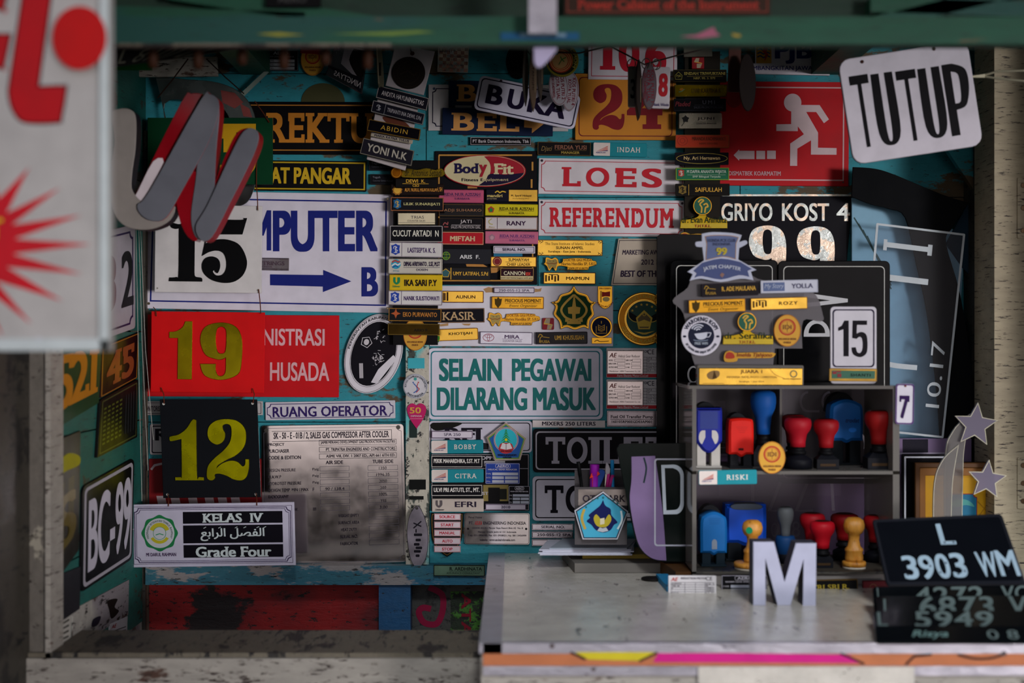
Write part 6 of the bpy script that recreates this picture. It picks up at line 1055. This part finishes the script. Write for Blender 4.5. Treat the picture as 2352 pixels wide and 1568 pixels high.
pen('sky blue pen standing upright in the clear pen box', 1406, 1056, 1410, 1190, 9, '1c80b8'); pen('pink ballpoint pen leaning right in the pen box', 1408, 1090, 1378, 1190, 9, 'a07aa0', 'b0287a', .3); pen('second pink pen with clear barrel in the pen box', 1398, 1088, 1384, 1190, 7, 'b01c70', 'c02880', .3)
g = T('utility_cutter', 'blue and red utility cutter standing in the pen box', 'cutter', (1352, 1078, 1392, 1190), dpb + .004 - .012); g.solid('handle', smooth([(1372, 1086), (1380, 1078), (1389, 1082), (1388, 1094), (1374, 1130), (1370, 1190, 1), (1350, 1190, 1), (1354, 1130)], 3), '14428c', -.006, 0, 1); g.solid('slider', [(1358, 1086), (1374, 1082), (1378, 1088), (1369, 1094), (1366, 1128), (1360, 1128), (1360, 1096), (1354, 1098)], 'c02410', 0, .003, .6)
g = T('scissors', 'white handled scissors standing in the pen box', 'scissors', (1386, 1060, 1404, 1190), dpb - .014); g.solid('handle', smooth([(1392, 1062), (1398, 1068), (1401, 1082), (1396, 1090), (1390, 1084)], 4), 'b0a8ac', 0, .005, .8); g.solid('blade', [(1390, 1086), (1398, 1086), (1390, 1190), (1384, 1190)], SILV, .001, .003, .4)
g = T('pentagon_badge', 'light blue pentagon badge with navy flame on the pen box', 'badge', (1318, 1127, 1444, 1225), dpb + .008); pt = [(1385, 1128), (1443, 1171), (1420, 1224), (1333, 1224), (1319, 1172)]; pt = [(1385, 1128), (1443, 1174), (1418, 1238), (1338, 1238), (1319, 1172)]; g.solid('plate', pt, 'b8bcc4', 0, .002, .6); g.flat('border', inset(pt, 2.5), '2a2838').flat('field', inset(pt, 5), '3a9ab8', g.n + .0006); nn = g.n + .0010
g.flat('emblem', smooth([(1385, 1147, 1), (1390, 1160), (1402, 1168), (1404, 1182), (1418, 1198), (1410, 1204), (1402, 1216), (1385, 1222), (1368, 1216), (1358, 1204), (1347, 1196), (1355, 1188), (1352, 1182), (1366, 1170), (1378, 1160)], 3), '10184c', nn)
g.flat('emblem', smooth([(1363, 1190), (1370, 1180), (1385, 1196), (1398, 1180), (1404, 1192), (1396, 1206), (1385, 1210), (1370, 1206)], 3), 'a89a20', nn + .0003).flat('book', [(1378, 1190), (1388, 1188), (1388, 1202), (1378, 1204)], 'c8c0a0', nn + .0005).flat('book', [(1371, 1218), (1377, 1210), (1384, 1212), (1392, 1210), (1397, 1218), (1384, 1221)], 'a8aeb4', nn + .0004)
for i in range(9): a = -1.05 + (i - 4) * .30; g.flat('emblem', star(1385 + 42 * math.sin((i - 4) * .3), 1186 - 44 * math.cos((i - 4) * .26), 3.4 if i != 4 else 5, 1.5), '0f5a5a', nn)
g.line('emblem', smooth([(1342, 1168), (1336, 1190), (1344, 1214)], 4, False), 6, 'a8923c', nn).line('emblem', smooth([(1426, 1172), (1428, 1194), (1418, 1214)], 4, False), 4, 'c8d8d8', nn)
# paper stack on the slab
zc = H - .2975
def slab(label, name, cat, x0, x1, yb0, yb1, z0, z1, col, group=None, shift=0):
    """a flat thing on the counter: pixels x0..x1 at its front edge, rows give standoffs"""
    d1, d0 = yb1, yb0; a, b_ = P(x0, 0, d1).x, P(x1, 0, d1).x; g = G(name, label, cat, ((a + b_) / 2, -(d0 + d1) / 2, z0), group=group); V = [Vector((x, y, z)) for x, y in ((a, -d1), (b_, -d1), (b_ + shift, -d0), (a + shift, -d0)) for z in (z0, z1)]
    g.add('body', (V, [(0, 2, 3, 1), (2, 4, 5, 3), (4, 6, 7, 5), (6, 0, 1, 7), (1, 3, 5, 7), (0, 6, 4, 2)]), col); return g
s1 = slab('thick grey acrylic block lying under the paper stack', 'acrylic_block', 'block', 1320, 1517, .05, .172, zc + .0005, zc + .0125, '6a6660', shift=-.012)
s2 = slab('black and worn yellow metal bar on the grey acrylic block', 'worn_bar', 'bar', 1338, 1496, .07, .135, zc + .013, zc + .0185, '8a7424')
for i, (x0, x1, sh) in enumerate(((1240, 1452, .01), (1236, 1448, .012), (1246, 1456, .008), (1238, 1450, .014), (1262, 1440, .02))):
    z = zc + .0195 + i * .0016; slab(('lowest', 'second', 'middle', 'fourth', 'topmost')[i] + ' curled white sheet bundle in the paper stack', 'paper_bundle', 'paper', x0, x1, .05, .150 - i * .003, z, z + .0014, 'c4c6d4' if i < 4 else '9aa4b0', group='loose white papers stacked on the grey block', shift=sh)
g = T('purple_sheet', 'curved black plate with painted lilac reflection and letter D leaning by papers', 'number plate', (1414, 1018, 1600, 1292), .20); shp = smooth([(1416, 1030, 1), (1424, 1020), (1440, 1018, 1), (1592, 1016, 1), (1592, 1289, 1), (1532, 1289), (1500, 1284), (1474, 1266), (1460, 1240), (1446, 1180), (1430, 1100)], 4); g.solid('sheet', shp, 'g:0b1210', 0, .003, 1); g.flat('lilac_reflection', smooth([(1450, 1048, 1), (1504, 1046, 1), (1512, 1100), (1522, 1180), (1530, 1286, 1), (1500, 1282), (1476, 1264), (1462, 1236), (1450, 1180), (1446, 1140), (1450, 1100)], 4), '705c82')  # lilac area is a reflection painted on the dark sheet
a_ = rrect(1502, 1052, 1620, 1253, 7); g.n += .0002; g.flat('border', [(x, y) for x, y in a_ if x < 1592] + [] if False else rrect(1502, 1052, 1590, 1253, 7), 'a8a8b4', holes=[rrect(1505.5, 1055.5, 1593 - 3, 1249.5, 5)]); g.flat('lettering', [(1518, 1067), (1546, 1066)] + arcpts(1546, 1092, 24, 26, -80, 0, 8) + [(1570, 1150)] + arcpts(1550, 1155, 20, 25, 0, 80, 8) + [(1523, 1180)], 'b4bcc4', holes=[[(1526, 1074), (1545, 1074)] + arcpts(1545, 1094, 17, 19, -80, 0, 6) + [(1562, 1148)] + arcpts(1548, 1152, 14, 18, 0, 80, 6) + [(1530, 1171)]])
g.line('palm_print', smooth([(1478, 1050), (1484, 1075), (1478, 1108)], 3, False), 4, '1c2c30')
g = G('coin_disc', 'small black metal disc lying flat on the counter', 'disc', P(1498, 1332, dd(1332))); c = P(1498, 0, dd(1332)); g.add('disc', b_lathe(c.x, c.y, [(.0125, zc + .0004), (.0138, zc + .0012), (.0138, zc + .0026), (.0125, zc + .0034), (.004, zc + .0036)], 28), '141210', True)
g = slab('brown wooden wedge offcut on the counter left of the rack', 'wood_offcut', 'offcut', 1552, 1602, .17, .26, zc + .0003, zc + .016, '4a3018', shift=-.01); g = slab('bright blue offcut chip on the counter beside the wedge', 'blue_offcut', 'offcut', 1532, 1560, .22, .31, zc + .0003, zc + .007, '1c7aa8', shift=-.004)
# ================================================================== stamp rack
RF, RB_ = .27, .13
rk = G('stamp_rack', 'smoky clear acrylic two shelf rack full of rubber stamps', 'rack', (P(1820, 0, RF).x, -.2, zc), part_labels={'base_strip': 'grey scuffed base strip'})
xa, xb = P(1590, 0, RF).x, P(2066, 0, RF).x
def zf(y, d=RF): return P(0, y, d).z
zt, zm, zb = zf(893), zf(1089), zf(1318)
rk.add('top_panel', b_box(xa - .004, xb + .002, -RF, -RB_, zt, zt + .004), 'clear_edge'); rk.add('shelf', b_box(xa, xb, -RF, -RB_, zm, zm + .004), 'clear_edge'); rk.add('bottom_panel', b_box(xa, xb, -RF, -RB_, zb, zb + .003), 'grime')
rk.add('side_panel', b_box(xa, xa + .005, -RF, -RB_, zc, zt), 'clear_edge'); rk.add('side_panel:2', b_box(xb - .008, xb, -RF, -RB_, zc, zt), 'clear_edge'); rk.add('back_panel', b_box(xa + .005, xb - .008, -RB_, -RB_ + .003, zc, zt), 'smokeback'); rk.add('divider', b_box(P(1791, 0, .2).x, P(1796, 0, .2).x, -.2, -RB_, zm + .004, zt), 'clear_edge')
rk.add('base_strip', b_box(xa, xb, -RF + .004, -RF + .010, zc + .001, zb - .0002), '77726e')
clear('smokeback', 'd8d2d8', alpha=.10)
SH1, SH2 = zm + .0042, zb + .0032
def knob(label, px, top, w_, zsh, d, col, base='round', bw=60, mid=.42, cap='3a1410', grey=False):
    """hand stamp: knob handle over a black neck and base; pixels give its height and widths"""
    c = P(px, 0, d); s = (D - d) / FPX; r = w_ / 2 * s; zt_ = P(0, top, d).z; h = zt_ - zsh; bwm = bw / 2 * s
    g = G('hand_stamp', label, 'rubber stamp', (c.x, c.y, zsh)); k = zsh + h * mid
    g.add('handle', b_lathe(c.x, c.y, [(r * .55, k), (r * .56, k + h * .1), (r * .66, k + h * .24), (r * .92, k + h * .34), (r, k + h * .42), (r * .99, k + h * .49), (r * .9, k + h * .54), (r * .7, k + h * .565), (r * .4, k + h * .575)], 26), col, True)
    g.add('top_pad', b_lathe(c.x, c.y, [(r * .6, k + h * .575), (r * .55, k + h * .58)], 20), cap)
    g.add('neck', b_lathe(c.x, c.y, [(r * .62, k - h * .14), (r * .6, k - h * .08), (r * .5, k - h * .07), (r * .5, k - h * .01), (r * .58, k)], 20), '0b0b0d', True)
    if base == 'round': g.add('base', b_lathe(c.x, c.y, [(bwm, zsh), (bwm, zsh + h * .17), (bwm * .95, zsh + h * .19), (bwm * .5, zsh + h * .26), (bwm * .45, k - h * .13)], 26), '0d0e14', True)
    else:
        q = h * .19; V = [Vector((c.x + sx * (bwm if lv < 2 else bwm * .5), c.y + sy * (bwm * .8 if lv < 2 else bwm * .4), (zsh, zsh + q, k - h * .13)[lv])) for lv in range(3) for sx, sy in ((-1, -1), (1, -1), (1, 1), (-1, 1))]
        g.add('base', (V, [(0, 1, 2, 3)[::-1], (8, 9, 10, 11)] + [(l * 4 + i, l * 4 + (i + 1) % 4, l * 4 + 4 + (i + 1) % 4, l * 4 + 4 + i) for l in (0, 1) for i in range(4)]), '101116')
        g.add('index_label', b_box(c.x - bwm * .7, c.x + bwm * .7, c.y - bwm * .8 - .0006, c.y - bwm * .8, zsh + q * .3, zsh + q * .55), '3a2a18')
    return g
DU = .235
knob('blue knob stamp standing tall on the upper shelf', 1753, 896, 59, SH1, .2, '0d4f9a', 'square', 50, .42, '123a6a')
knob('dark red knob stamp half hidden at the back of the upper shelf', 1822, 951, 56, SH1, .165, '7a0c14', 'round', 52)
knob('red knob stamp on round black base in upper shelf middle', 1832.5, 957, 62, SH1, DU, 'a01020', 'round', 64, .42)
knob('second red knob stamp on square base right of the round based one', 1897.5, 961, 58, SH1, DU, '900e16', 'square', 50, .42)
knob('red knob stamp at the right end of the upper shelf', 2018.5, 942, 65, SH1, DU, '8c1010', 'square', 62, .42)
knob('red knob stamp behind another red one on the lower shelf', 1866, 1177, 58, SH2, .19, '9a0a18', 'round', 50, .42)
knob('glossy red knob stamp in front on the lower shelf', 1889, 1193, 57, SH2, DU, 'b00a1c', 'square', 42, .40)
knob('dark red knob stamp left of the right wooden stamp, lower shelf', 1940, 1178, 64, SH2, .17, '80080f', 'round', 54, .42)
knob('dark red knob stamp at the right end of the lower shelf', 2011, 1182, 55, SH2, .19, '8a0c12', 'round', 50, .42)
def inker(label, x0, y0, x1, yb, zsh, d, col, low, style, dome=False):
    """self-inking stamp: pressed housing over two legs and a foot"""
    yf = CY - (zsh - H) * FPX / (D - d); g = T('self_inking_stamp', label, 'rubber stamp', (x0, y0, x1, yf), d); w_ = x1 - x0; g.base = Vector((g.base.x, g.base.y, zsh)); dp = .028
    if style == 'square': o = smooth([(x0, y0 + 6), (x0 + 5, y0, 1), (x1 - 5, y0, 1), (x1, y0 + 6), (x1, yb - w_ * .45, 1), (x1 - w_ * .28, yb - 6), ((x0 + x1) / 2, yb), (x0 + w_ * .28, yb - 6), (x0, yb - w_ * .45, 1)], 4)
    elif style == 'round': o = smooth([(x0, y0 + 24), (x0 + w_ * .14, y0 + 8), (x0 + w_ * .5, y0), (x1 - w_ * .14, y0 + 8), (x1, y0 + 24), (x1, yb, 1), (x1 - w_ * .35, yb, 1), ((x0 + x1) / 2, yb + 5), (x0 + w_ * .35, yb, 1), (x0, yb, 1)], 4)
    else: o = smooth([(x0, y0 + 12), (x0 + 10, y0 + 1), (x1 - 10, y0 + 1), (x1, y0 + 12), (x1, yb, 1), (x1 - w_ * .3, yb, 1), ((x0 + x1) / 2, yb + 6), (x0 + w_ * .3, yb, 1), (x0, yb, 1)], 4)
    g.solid('housing', o, col, -dp, 0, w_ * .09); 
    for i, (a, b_) in enumerate(((x0 + w_ * .06, x0 + w_ * .40), (x1 - w_ * .40, x1 - w_ * .06))): g.solid('leg:%d' % i, rrect(a, yb - w_ * .5, b_, yf - 4), low, -dp + .003, -.004, 1)
    g.solid('foot', rrect(x0 + 1, yf - 5, x1 - 1, yf, 1), low, -dp, -.001, .8); g.n = 0
    g.solid('rear_dome', arcpts((x0 + x1) / 2 - w_ * .02, y0 + w_ * .42, w_ * .46, w_ * .62, 180, 360, 12), '16181c', -dp - .02, -dp, 1) if dome else None
    g.n = 0; return g
g = inker('navy self inking stamp with white legs, far left upper shelf', 1598, 937, 1659, 1040, SH1, DU, '17248c', 'b8b4ac', 'square', True); g.flat('window', rrect(1608, 944, 1649, 985, 2), '2c3a80').flat('thumb_grip', arcpts(1614, 1004, 9, 16, 100, 270, 8) + [(1620, 988), (1620, 1004)], 'c0bcb8').flat('thumb_grip', arcpts(1641, 1004, 9, 16, 80, -90, 8) + [(1635, 988), (1635, 1004)], 'c0bcb8')
g = inker('bright red orange self inking stamp on the upper shelf', 1675, 961, 1731, 1043, SH1, DU, 'd81c10', '15161a', 'box', True)
for i in range(4): g.rect('groove', 1691 + i * 2, 980 + i * 4, 1717 - i * 2, 981 + i * 4, 'b01410')
g.rect('slot', 1696, 1029, 1708, 1034, '3a0c0a', 1)
g = inker('large blue round shouldered self inking stamp, upper shelf right', 1908, 917, 1983, 1012, SH1, .19, '0c5ca4', '0b1014', 'round', True); g.t('trodat', 1942, 960, 1974, 970, '0a2a5a', 'I').oval('oval_button', 1958, 987, 9, 5.5, '1c74d0')
g = inker('slim blue domed self inking stamp, far left lower shelf', 1610, 1176, 1670, 1270, SH2, DU, '0e5c9c', '0f1c24', 'round', True)
for i in range(4): g.rect('groove', 1627 + i, 1190 + i * 4, 1656 - i, 1191 + i * 4, '0a4a80')
g.flat('indicator', arcpts(1641, 1246, 6, 8, 180, 360, 8) + [(1647, 1261), (1635, 1261)], '7a8490')
g = inker('large bright blue self inking stamp behind the left wooden stamp', 1667, 1157, 1761, 1248, SH2, .19, '0c48b8', '14181c', 'box'); g.solid('top_cap', smooth([(1678, 1163), (1690, 1157), (1738, 1157), (1751, 1163), (1740, 1170), (1690, 1170)], 4), '3a4450', -.02, .0005, .8)
def wooden(label, px, top, w_, bw, zsh, d, dot=False):
    c = P(px, 0, d); s = (D - d) / FPX; r = w_ / 2 * s; zt_ = P(0, top, d).z; h = zt_ - zsh; b_ = bw / 2 * s; g = G('wooden_stamp', label, 'rubber stamp', (c.x, c.y, zsh))
    g.add('handle', b_lathe(c.x, c.y, [(r * .82, zsh + h * .14), (r * .86, zsh + h * .2), (r * .8, zsh + h * .32), (r * .86, zsh + h * .34), (r * .86, zsh + h * .38), (r * .6, zsh + h * .44), (r * .5, zsh + h * .56), (r * .56, zsh + h * .66), (r * .82, zsh + h * .70), (r * .98, zsh + h * .78), (r, zsh + h * .85), (r * .88, zsh + h * .94), (r * .55, zsh + h * .99), (r * .2, zsh + h)], 28), 'woodturn', True)
    g.add('base', b_lathe(c.x, c.y, [(b_, zsh + h * .045), (b_, zsh + h * .12), (b_ * .95, zsh + h * .14), (r * .8, zsh + h * .145)], 28), 'woodturn', True); g.add('rubber_pad', b_lathe(c.x, c.y, [(b_ * .97, zsh), (b_ * .97, zsh + h * .045)], 28), 'b8b0a0', True)
    if dot: g.add('green_dot', b_lathe(0, 0, [(.0042, -.0003), (.0042, .0005)], 16), '0f8a5c'); b = g.parts['green_dot']; q = Vector((c.x - r * .45, c.y - r * .9, P(0, top + 22, d).z)); rm = Vector((-.45, -.9, 0)).to_track_quat('Z', 'Y'); b.V = [q + rm @ v for v in b.V]
    return g
wooden('turned wooden stamp with green dot on its ball handle', 1728, 1193, 47, 84, SH2, .25, True); wooden('turned wooden stamp standing right of the letter M', 1961.5, 1187, 48, 54, SH2, .245)
knob('grey domed knob stamp with blue lower body behind letter M', 1804, 1168, 38, SH2, .2, '55585a', 'round', 44, .46, '3a3c3e'); 
ALL[-1].add('blue_collar', b_lathe(P(1804, 0, .2).x, -.2, [(.012, SH2 + .008), (.0125, SH2 + .03), (.011, SH2 + .034)], 20), '0e3a6a', True)
# hung on or standing on the rack
g = idi('yellow oval doctors badge hung over the rack shelf edge', 1772.5, 1050.5, 31, 37, RF + .002)
kai('teal and white railway tag fixed to the rack shelf edge', (1604.5, 1079, 1738, 1112), 'RISKI', (1668, 1717), RF + .002, -.9)
g = T('seven_key_tag', 'white number 7 tag with purple rim hooked on the rack corner', 'key tag', (2055, 881, 2098, 974), RF, 1.2); g.plate('d0cdd6', 7, .003, .8, side='3a1c54').edge('4a2468', .5, 3, 6).t('7', 2064, 908, 2087, 960, '2c1048', 'S').screw((2077, 886), r=2.6, col='6a3020')
stand = T('clear_tag_stand', 'smoky clear acrylic offcut holding tags on top of the rack', 'stand', (1543, 640, 1892, 886), .245); cs = smooth([(1545, 690), (1580, 660), (1600, 620), (1700, 610), (1740, 640), (1860, 665), (1890, 722), (1885, 738), (1845, 736), (1843, 800, 1), (1780, 800, 1), (1775, 845, 1), (1598, 845, 1), (1585, 800), (1570, 720)], 4); stand.solid('sheet', cs, 'stand_clear', -.003, 0)
DS = .25
g = T('club_plaque', 'grey blue club shield plaque with white outline and 99', 'plaque', (1577, 533, 1737, 648), DS + .004); bod = smooth([(1611, 537, 1), (1636, 533), (1680, 535), (1703, 540, 1), (1697, 556, 1), (1712, 552), (1715, 560), (1697, 570, 1), (1695, 596, 1), (1737, 620, 1), (1724, 624, 1), (1730, 644, 1), (1700, 640), (1655, 648), (1610, 640), (1583, 645, 1), (1590, 630, 1), (1578, 624, 1), (1616, 598, 1), (1612, 568, 1), (1598, 566), (1597, 556), (1611, 554, 1)], 3)
g.solid('plate', bod, 'b8bed0', 0, .003, .8); ins = smooth([(1618, 543, 1), (1640, 540), (1676, 541), (1696, 545, 1), (1690, 560, 1), (1689, 596, 1), (1660, 590), (1620, 598, 1), (1622, 560, 1)], 3); g.flat('field', ins, '5c6a92'); g.flat('border', ins, 'a8825c', n=g.n + .0005, holes=[inset(ins, 1.4)])
bn = smooth([(1592, 622, 1), (1612, 604, 1), (1655, 594), (1700, 602, 1), (1726, 618, 1), (1716, 622, 1), (1720, 636, 1), (1696, 632), (1655, 642), (1612, 634), (1594, 638, 1), (1600, 628, 1)], 3); g.flat('banner', bn, '44507c', g.n + .0007); nn = g.n + .0012
g.t('HONDA PCX CLUB', 1624, 549, 1688, 556, '333a5a', 's', n=nn).t('INDONESIA', 1636, 558, 1677, 564, '333a5a', 's', n=nn).t('99', 1644, 569, 1669, 586, 'b8a82c', 'h', n=nn).arc('JATIM CHAPTER', 1657, 760, 141, 152, -107, -73, 'b4bccc', 'h', n=nn + .0003)
g.flat('emblem', [(1657, 626), (1663, 630), (1658, 638), (1652, 632)], '8a6a60', nn)
fusia('black name tag with gold plume logo on the clear stand', (1611, 650, 1741, 680), 'R. ADE MAULANA', (1657, 1735), DS, -2)
g = tag('white and steel blue script logo name tag on the clear stand', (1746, 643, 1878, 672.5), 'c4c8d4', DS, -1.2, 'aab0c0'); g.rect('blue_field', 1752, 648, 1801, 668, '5c6c94'); g.n += .0003; g.t('My Story', 1755, 651, 1799, 664, 'b4c0d4', 'i'); g.n -= .0003; g.t('YOLLA', 1817, 651.5, 1866, 662.5, '4a4a68', 'b')
precious('gold event organizer name tag on the clear stand', 1581, 687, DS, -2, 1.09)
g = tag('gold name tag with amber emblem on the clear stand', (1723, 683, 1854, 711), GOLDL, DS, -1.6, '8a5c1c'); mai(g, 1728, 690); g.t('ROZY', 1788, 692.5, 1831, 700.5, '4a3010', 'b', 1.2)
g = T('coffee_badge', 'round white and navy coffee shop badge on the clear stand', 'badge', (1564, 724, 1656, 817), DS); cx, cy = 1610, 770.4; g.solid('plate', ell(cx, cy, 46, 46.5, 44), 'd0ced8', 0, .002, .8); g.oval('field', cx, cy, 30, 30, '1c1f34').arc('WAROENG KOPI', cx, cy, 33, 43, -158, -22, '24263a', 'h').arc('SIT DOWN AND ENJOY THE COFFEE', cx, cy, 42.5, 35.5, 152, 28, '24263a', 'h').oval('emblem', cx - 38, cy + 2, 4, 2.6, '24263a').oval('emblem', cx + 38, cy + 2, 4, 2.6, '24263a'); nn = g.n + .0006
g.flat('cup', smooth([(cx - 16, cy - 4, 1), (cx + 14, cy - 8, 1), (cx + 12, cy + 4), (cx + 2, cy + 9), (cx - 9, cy + 7)], 3), 'c8ccd8', nn).line('cup', smooth([(cx + 14, cy - 6), (cx + 22, cy - 6), (cx + 18, cy + 3), (cx + 11, cy + 3)], 3, False), 1.8, 'c8ccd8', nn).line('cup', arcpts(cx - 1, cy + 9, 17, 3, 170, 10, 8), 1.4, '8a9ab0', nn)
for r_ in (5, 10, 15): g.line('steam', arcpts(cx - 6, cy - 10, r_ * 1.1, r_, 200, 310, 8), 2.6, 'c8ccd8', nn)
g.t('FREE WIFI', cx - 15, cy + 15, cx + 15, cy + 21, 'a8b4c0', 'b', n=nn)
thtkl('gold doctor tag with green swirl emblem on the clear stand', 1715, 739, 'dr. Serafika', 1661, 1775, DS)
idi('yellow oval doctors badge on the right of the clear stand', 1807.5, 759, 31, 37, DS); script_tag('gold script tag with red lion under the green swirl tag', 1664, 805, 'Imelda Tjahjono', 1776, DS, True)
g = T('award_block', 'gold JUARA 1 photo award plate in a clear block', 'award', (1601, 838, 1846, 886), DS + .006, .2); g.solid('block', rrect(1601, 838, 1846, 886, 4), 'clear_edge', -.012, 0, 1.5); g.solid('gold_plate', rrect(1605, 845, 1843, 884, 1), GOLDL, .0003, .0018, 1.2)
g.t('JUARA 1', 1700, 849, 1750, 859, '6a4010', 'b').t('INDONESIA TRAVEL PHOTO COMPETITION', 1669, 863.5, 1783, 868, '6a4414', 'r').t('Surabaya, 1 Juni 2014', 1697, 874, 1754, 878.5, '6a4414', 'r').flat('emblem', smooth([(1623, 860), (1634, 852), (1650, 852), (1652, 862), (1642, 870), (1628, 870)], 4), '8a6a3c').flat('emblem', [(1636, 870), (1640, 850), (1646, 868)], '4a3418', g.n + .0006).ring('emblem', 1822, 858, 8.5, 8.5, 2.6, '7a7450').t('HOTEL MAJAPAHIT', 1798, 868, 1840, 872, '7a5420', 'b').line('emblem', smooth([(1768, 848), (1780, 860), (1800, 868)], 3, False), 1, '8a5c1c').rect('emblem', 1614, 880, 1662, 881, '6a4414')
g = T('number_tile', 'white standing tile with black number 15 on the rack', 'sign', (1906, 704, 2012, 881), .235); g.plate('cdcbd2', 9, .003, .8).flat('border', rrect(1911, 710, 2007, 843, 8), '1a1030', holes=[rrect(1914, 713, 2004, 840, 7)])
g.flat('lettering', [(1924, 752), (1932, 748), (1938, 736), (1948, 736), (1948, 818), (1936, 818), (1936, 756), (1924, 760)], '0c0812').flat('lettering', smooth([(1957, 736, 1), (1990, 736, 1), (1990, 746, 1), (1967, 746, 1), (1966, 766, 1), (1978, 762), (1989, 770), (1991, 795), (1988, 812), (1974, 820), (1958, 813), (1954, 798, 1), (1964, 797, 1), (1968, 809), (1976, 809), (1980, 797), (1979, 779), (1973, 773), (1966, 778, 1), (1956, 776, 1)], 3), '0c0812')
g = tag('brass rimmed green name tag at the foot of the 15 tile', (1903.5, 846, 2013, 875.5), 'b:8a6c30', .242, .6, 'a07c38'); g.rect('green_field', 1909, 851, 2008, 869, '3c6a54'); g.n += .0003; g.t('SHANTI', 1952, 857.5, 1998, 864, '1c2c24', 'b', 1.2).rect('emblem', 1911, 853, 1920, 859, '8a2a30').rect('emblem', 1922, 858, 1931, 866, '8a2a30').rect('emblem', 1920, 852, 1930, 855, '8a2a30')
# along the foot of the rack
g = motor('white induction motor label propped at the foot of the rack', 1535, 1321, 1645, 1373, .315, 0); g.name = 'motor_label'
aero('black worm gear label standing between motor label and letter M', (1657, 1320, 1762, 1370), BK, .29)
g = tag('black gold rimmed name tag at the rack foot right of M', (1835, 1330, 1969, 1364), '0d0c0c', .285, -1.5, '6a5020'); g.t('TRI SRI R.', 1862, 1341, 1949, 1352, 'a08c28', 's')
g = tag('dull red tag at the rack foot beside the number plates', (1980, 1332, 2050, 1362), '6a1c24', .28, -1, '3a1014'); g.ring('emblem', 2004, 1347, 8, 8, 1.4, '7a5a3a')
# letter M
dm = dd(1390)
g = T('letter_block', 'white block letter M standing on the counter', 'letter', (1730, 1244, 1875, 1391), dm); mo = [(1730, 1244), (1778, 1244), (1802, 1336), (1828, 1247), (1875, 1247), (1874, 1391), (1844, 1391), (1846, 1283), (1816, 1390), (1786, 1390), (1758, 1282), (1759, 1390), (1730, 1390)]
g.solid('letter', mo, 'a4a6ba', -.028, 0, 1, side='3a3c48')
# number plates on the counter
def lplate(label, q, w_, h_, edge=True, col='g:0b0d12'):
    g = T('number_plate', label, 'number plate', (0, 0, w_, h_), quad=q); g.plate(col, 8, .0015, 2); return g
PL = '8fa6b4'
def bold_t(g, s_, x0, y0, x1, y1, f='b'): g.t(s_, x0, y0, x1, y1, PL, f)
g = lplate('leaning black number plate L 3903 WM with pale blue characters', [(2002, 1194, .36), (2300, 1180, .36), (2358, 1344, .43), (2036, 1347, .43)], 300, 150); g.flat('rim', rrect(2, 2, 298, 148, 7), '16181e', holes=[rrect(8, 8, 292, 142, 5)])
bold_t(g, 'L', 141, 18, 176, 64); bold_t(g, '3', 44, 86, 76, 137); bold_t(g, '9', 80, 86, 112, 137); bold_t(g, '0', 116, 84, 146, 136); bold_t(g, '3', 150, 83, 182, 135); bold_t(g, 'W', 208, 82, 250, 134); bold_t(g, 'M', 252, 80, 294, 133)
for x, y in ((50, 128), (104, 110), (122, 124), (140, 104), (160, 128), (176, 122), (228, 112), (272, 118), (150, 60), (170, 60)): g.oval('rivet_hole', x, y, 2, 2, '1c2430', g.n + .0009)
for i, (lab, q, txt) in enumerate((
    ('second black number plate, only its top strip of digits showing', [(2003, 1348, .43), (2375, 1342, .43), (2380, 1428, .49), (2010, 1432, .495)], (('L', 10, 6, 18, 40), ('4272', 95, 6, 250, 46), ('VC', 290, 6, 350, 40))),
    ('third black number plate reading 6873 V in the fanned stack', [(2012, 1370, .462), (2378, 1368, .462), (2385, 1454, .55), (2016, 1457, .55)], (('L', 16, 10, 32, 46), ('6873', 98, 5, 268, 52), ('V', 302, 5, 345, 50))),
    ('fourth black number plate reading 5949 in the fanned stack', [(2005, 1404, .52), (2375, 1404, .52), (2385, 1472, .59), (2012, 1475, .59)], (('L', 8, 8, 30, 58), ('5949', 92, 6, 270, 60))))):
    g = lplate(lab, q, 366, 88 if i < 2 else 104, col='g:090b0e')
    for s_, x0, y0, x1, y1 in txt: g.t(s_, x0, y0, x1, y1, '5f6e6c', 'b', 1.1)
g = lplate('lowest number plate with script word and 08 at the counter edge', [(2008, 1438, .572), (2375, 1440, .572), (2390, 1479, .604), (2012, 1479, .604)], 366, 70, col='g:090b0e'); g.t('Risya', 82, 22, 164, 56, '5f7a76', 'I').t('08', 252, 20, 322, 56, '5f6e6c', 'r', 1.6)
# ================================================================== link everything
for th_ in ALL: th_.build()
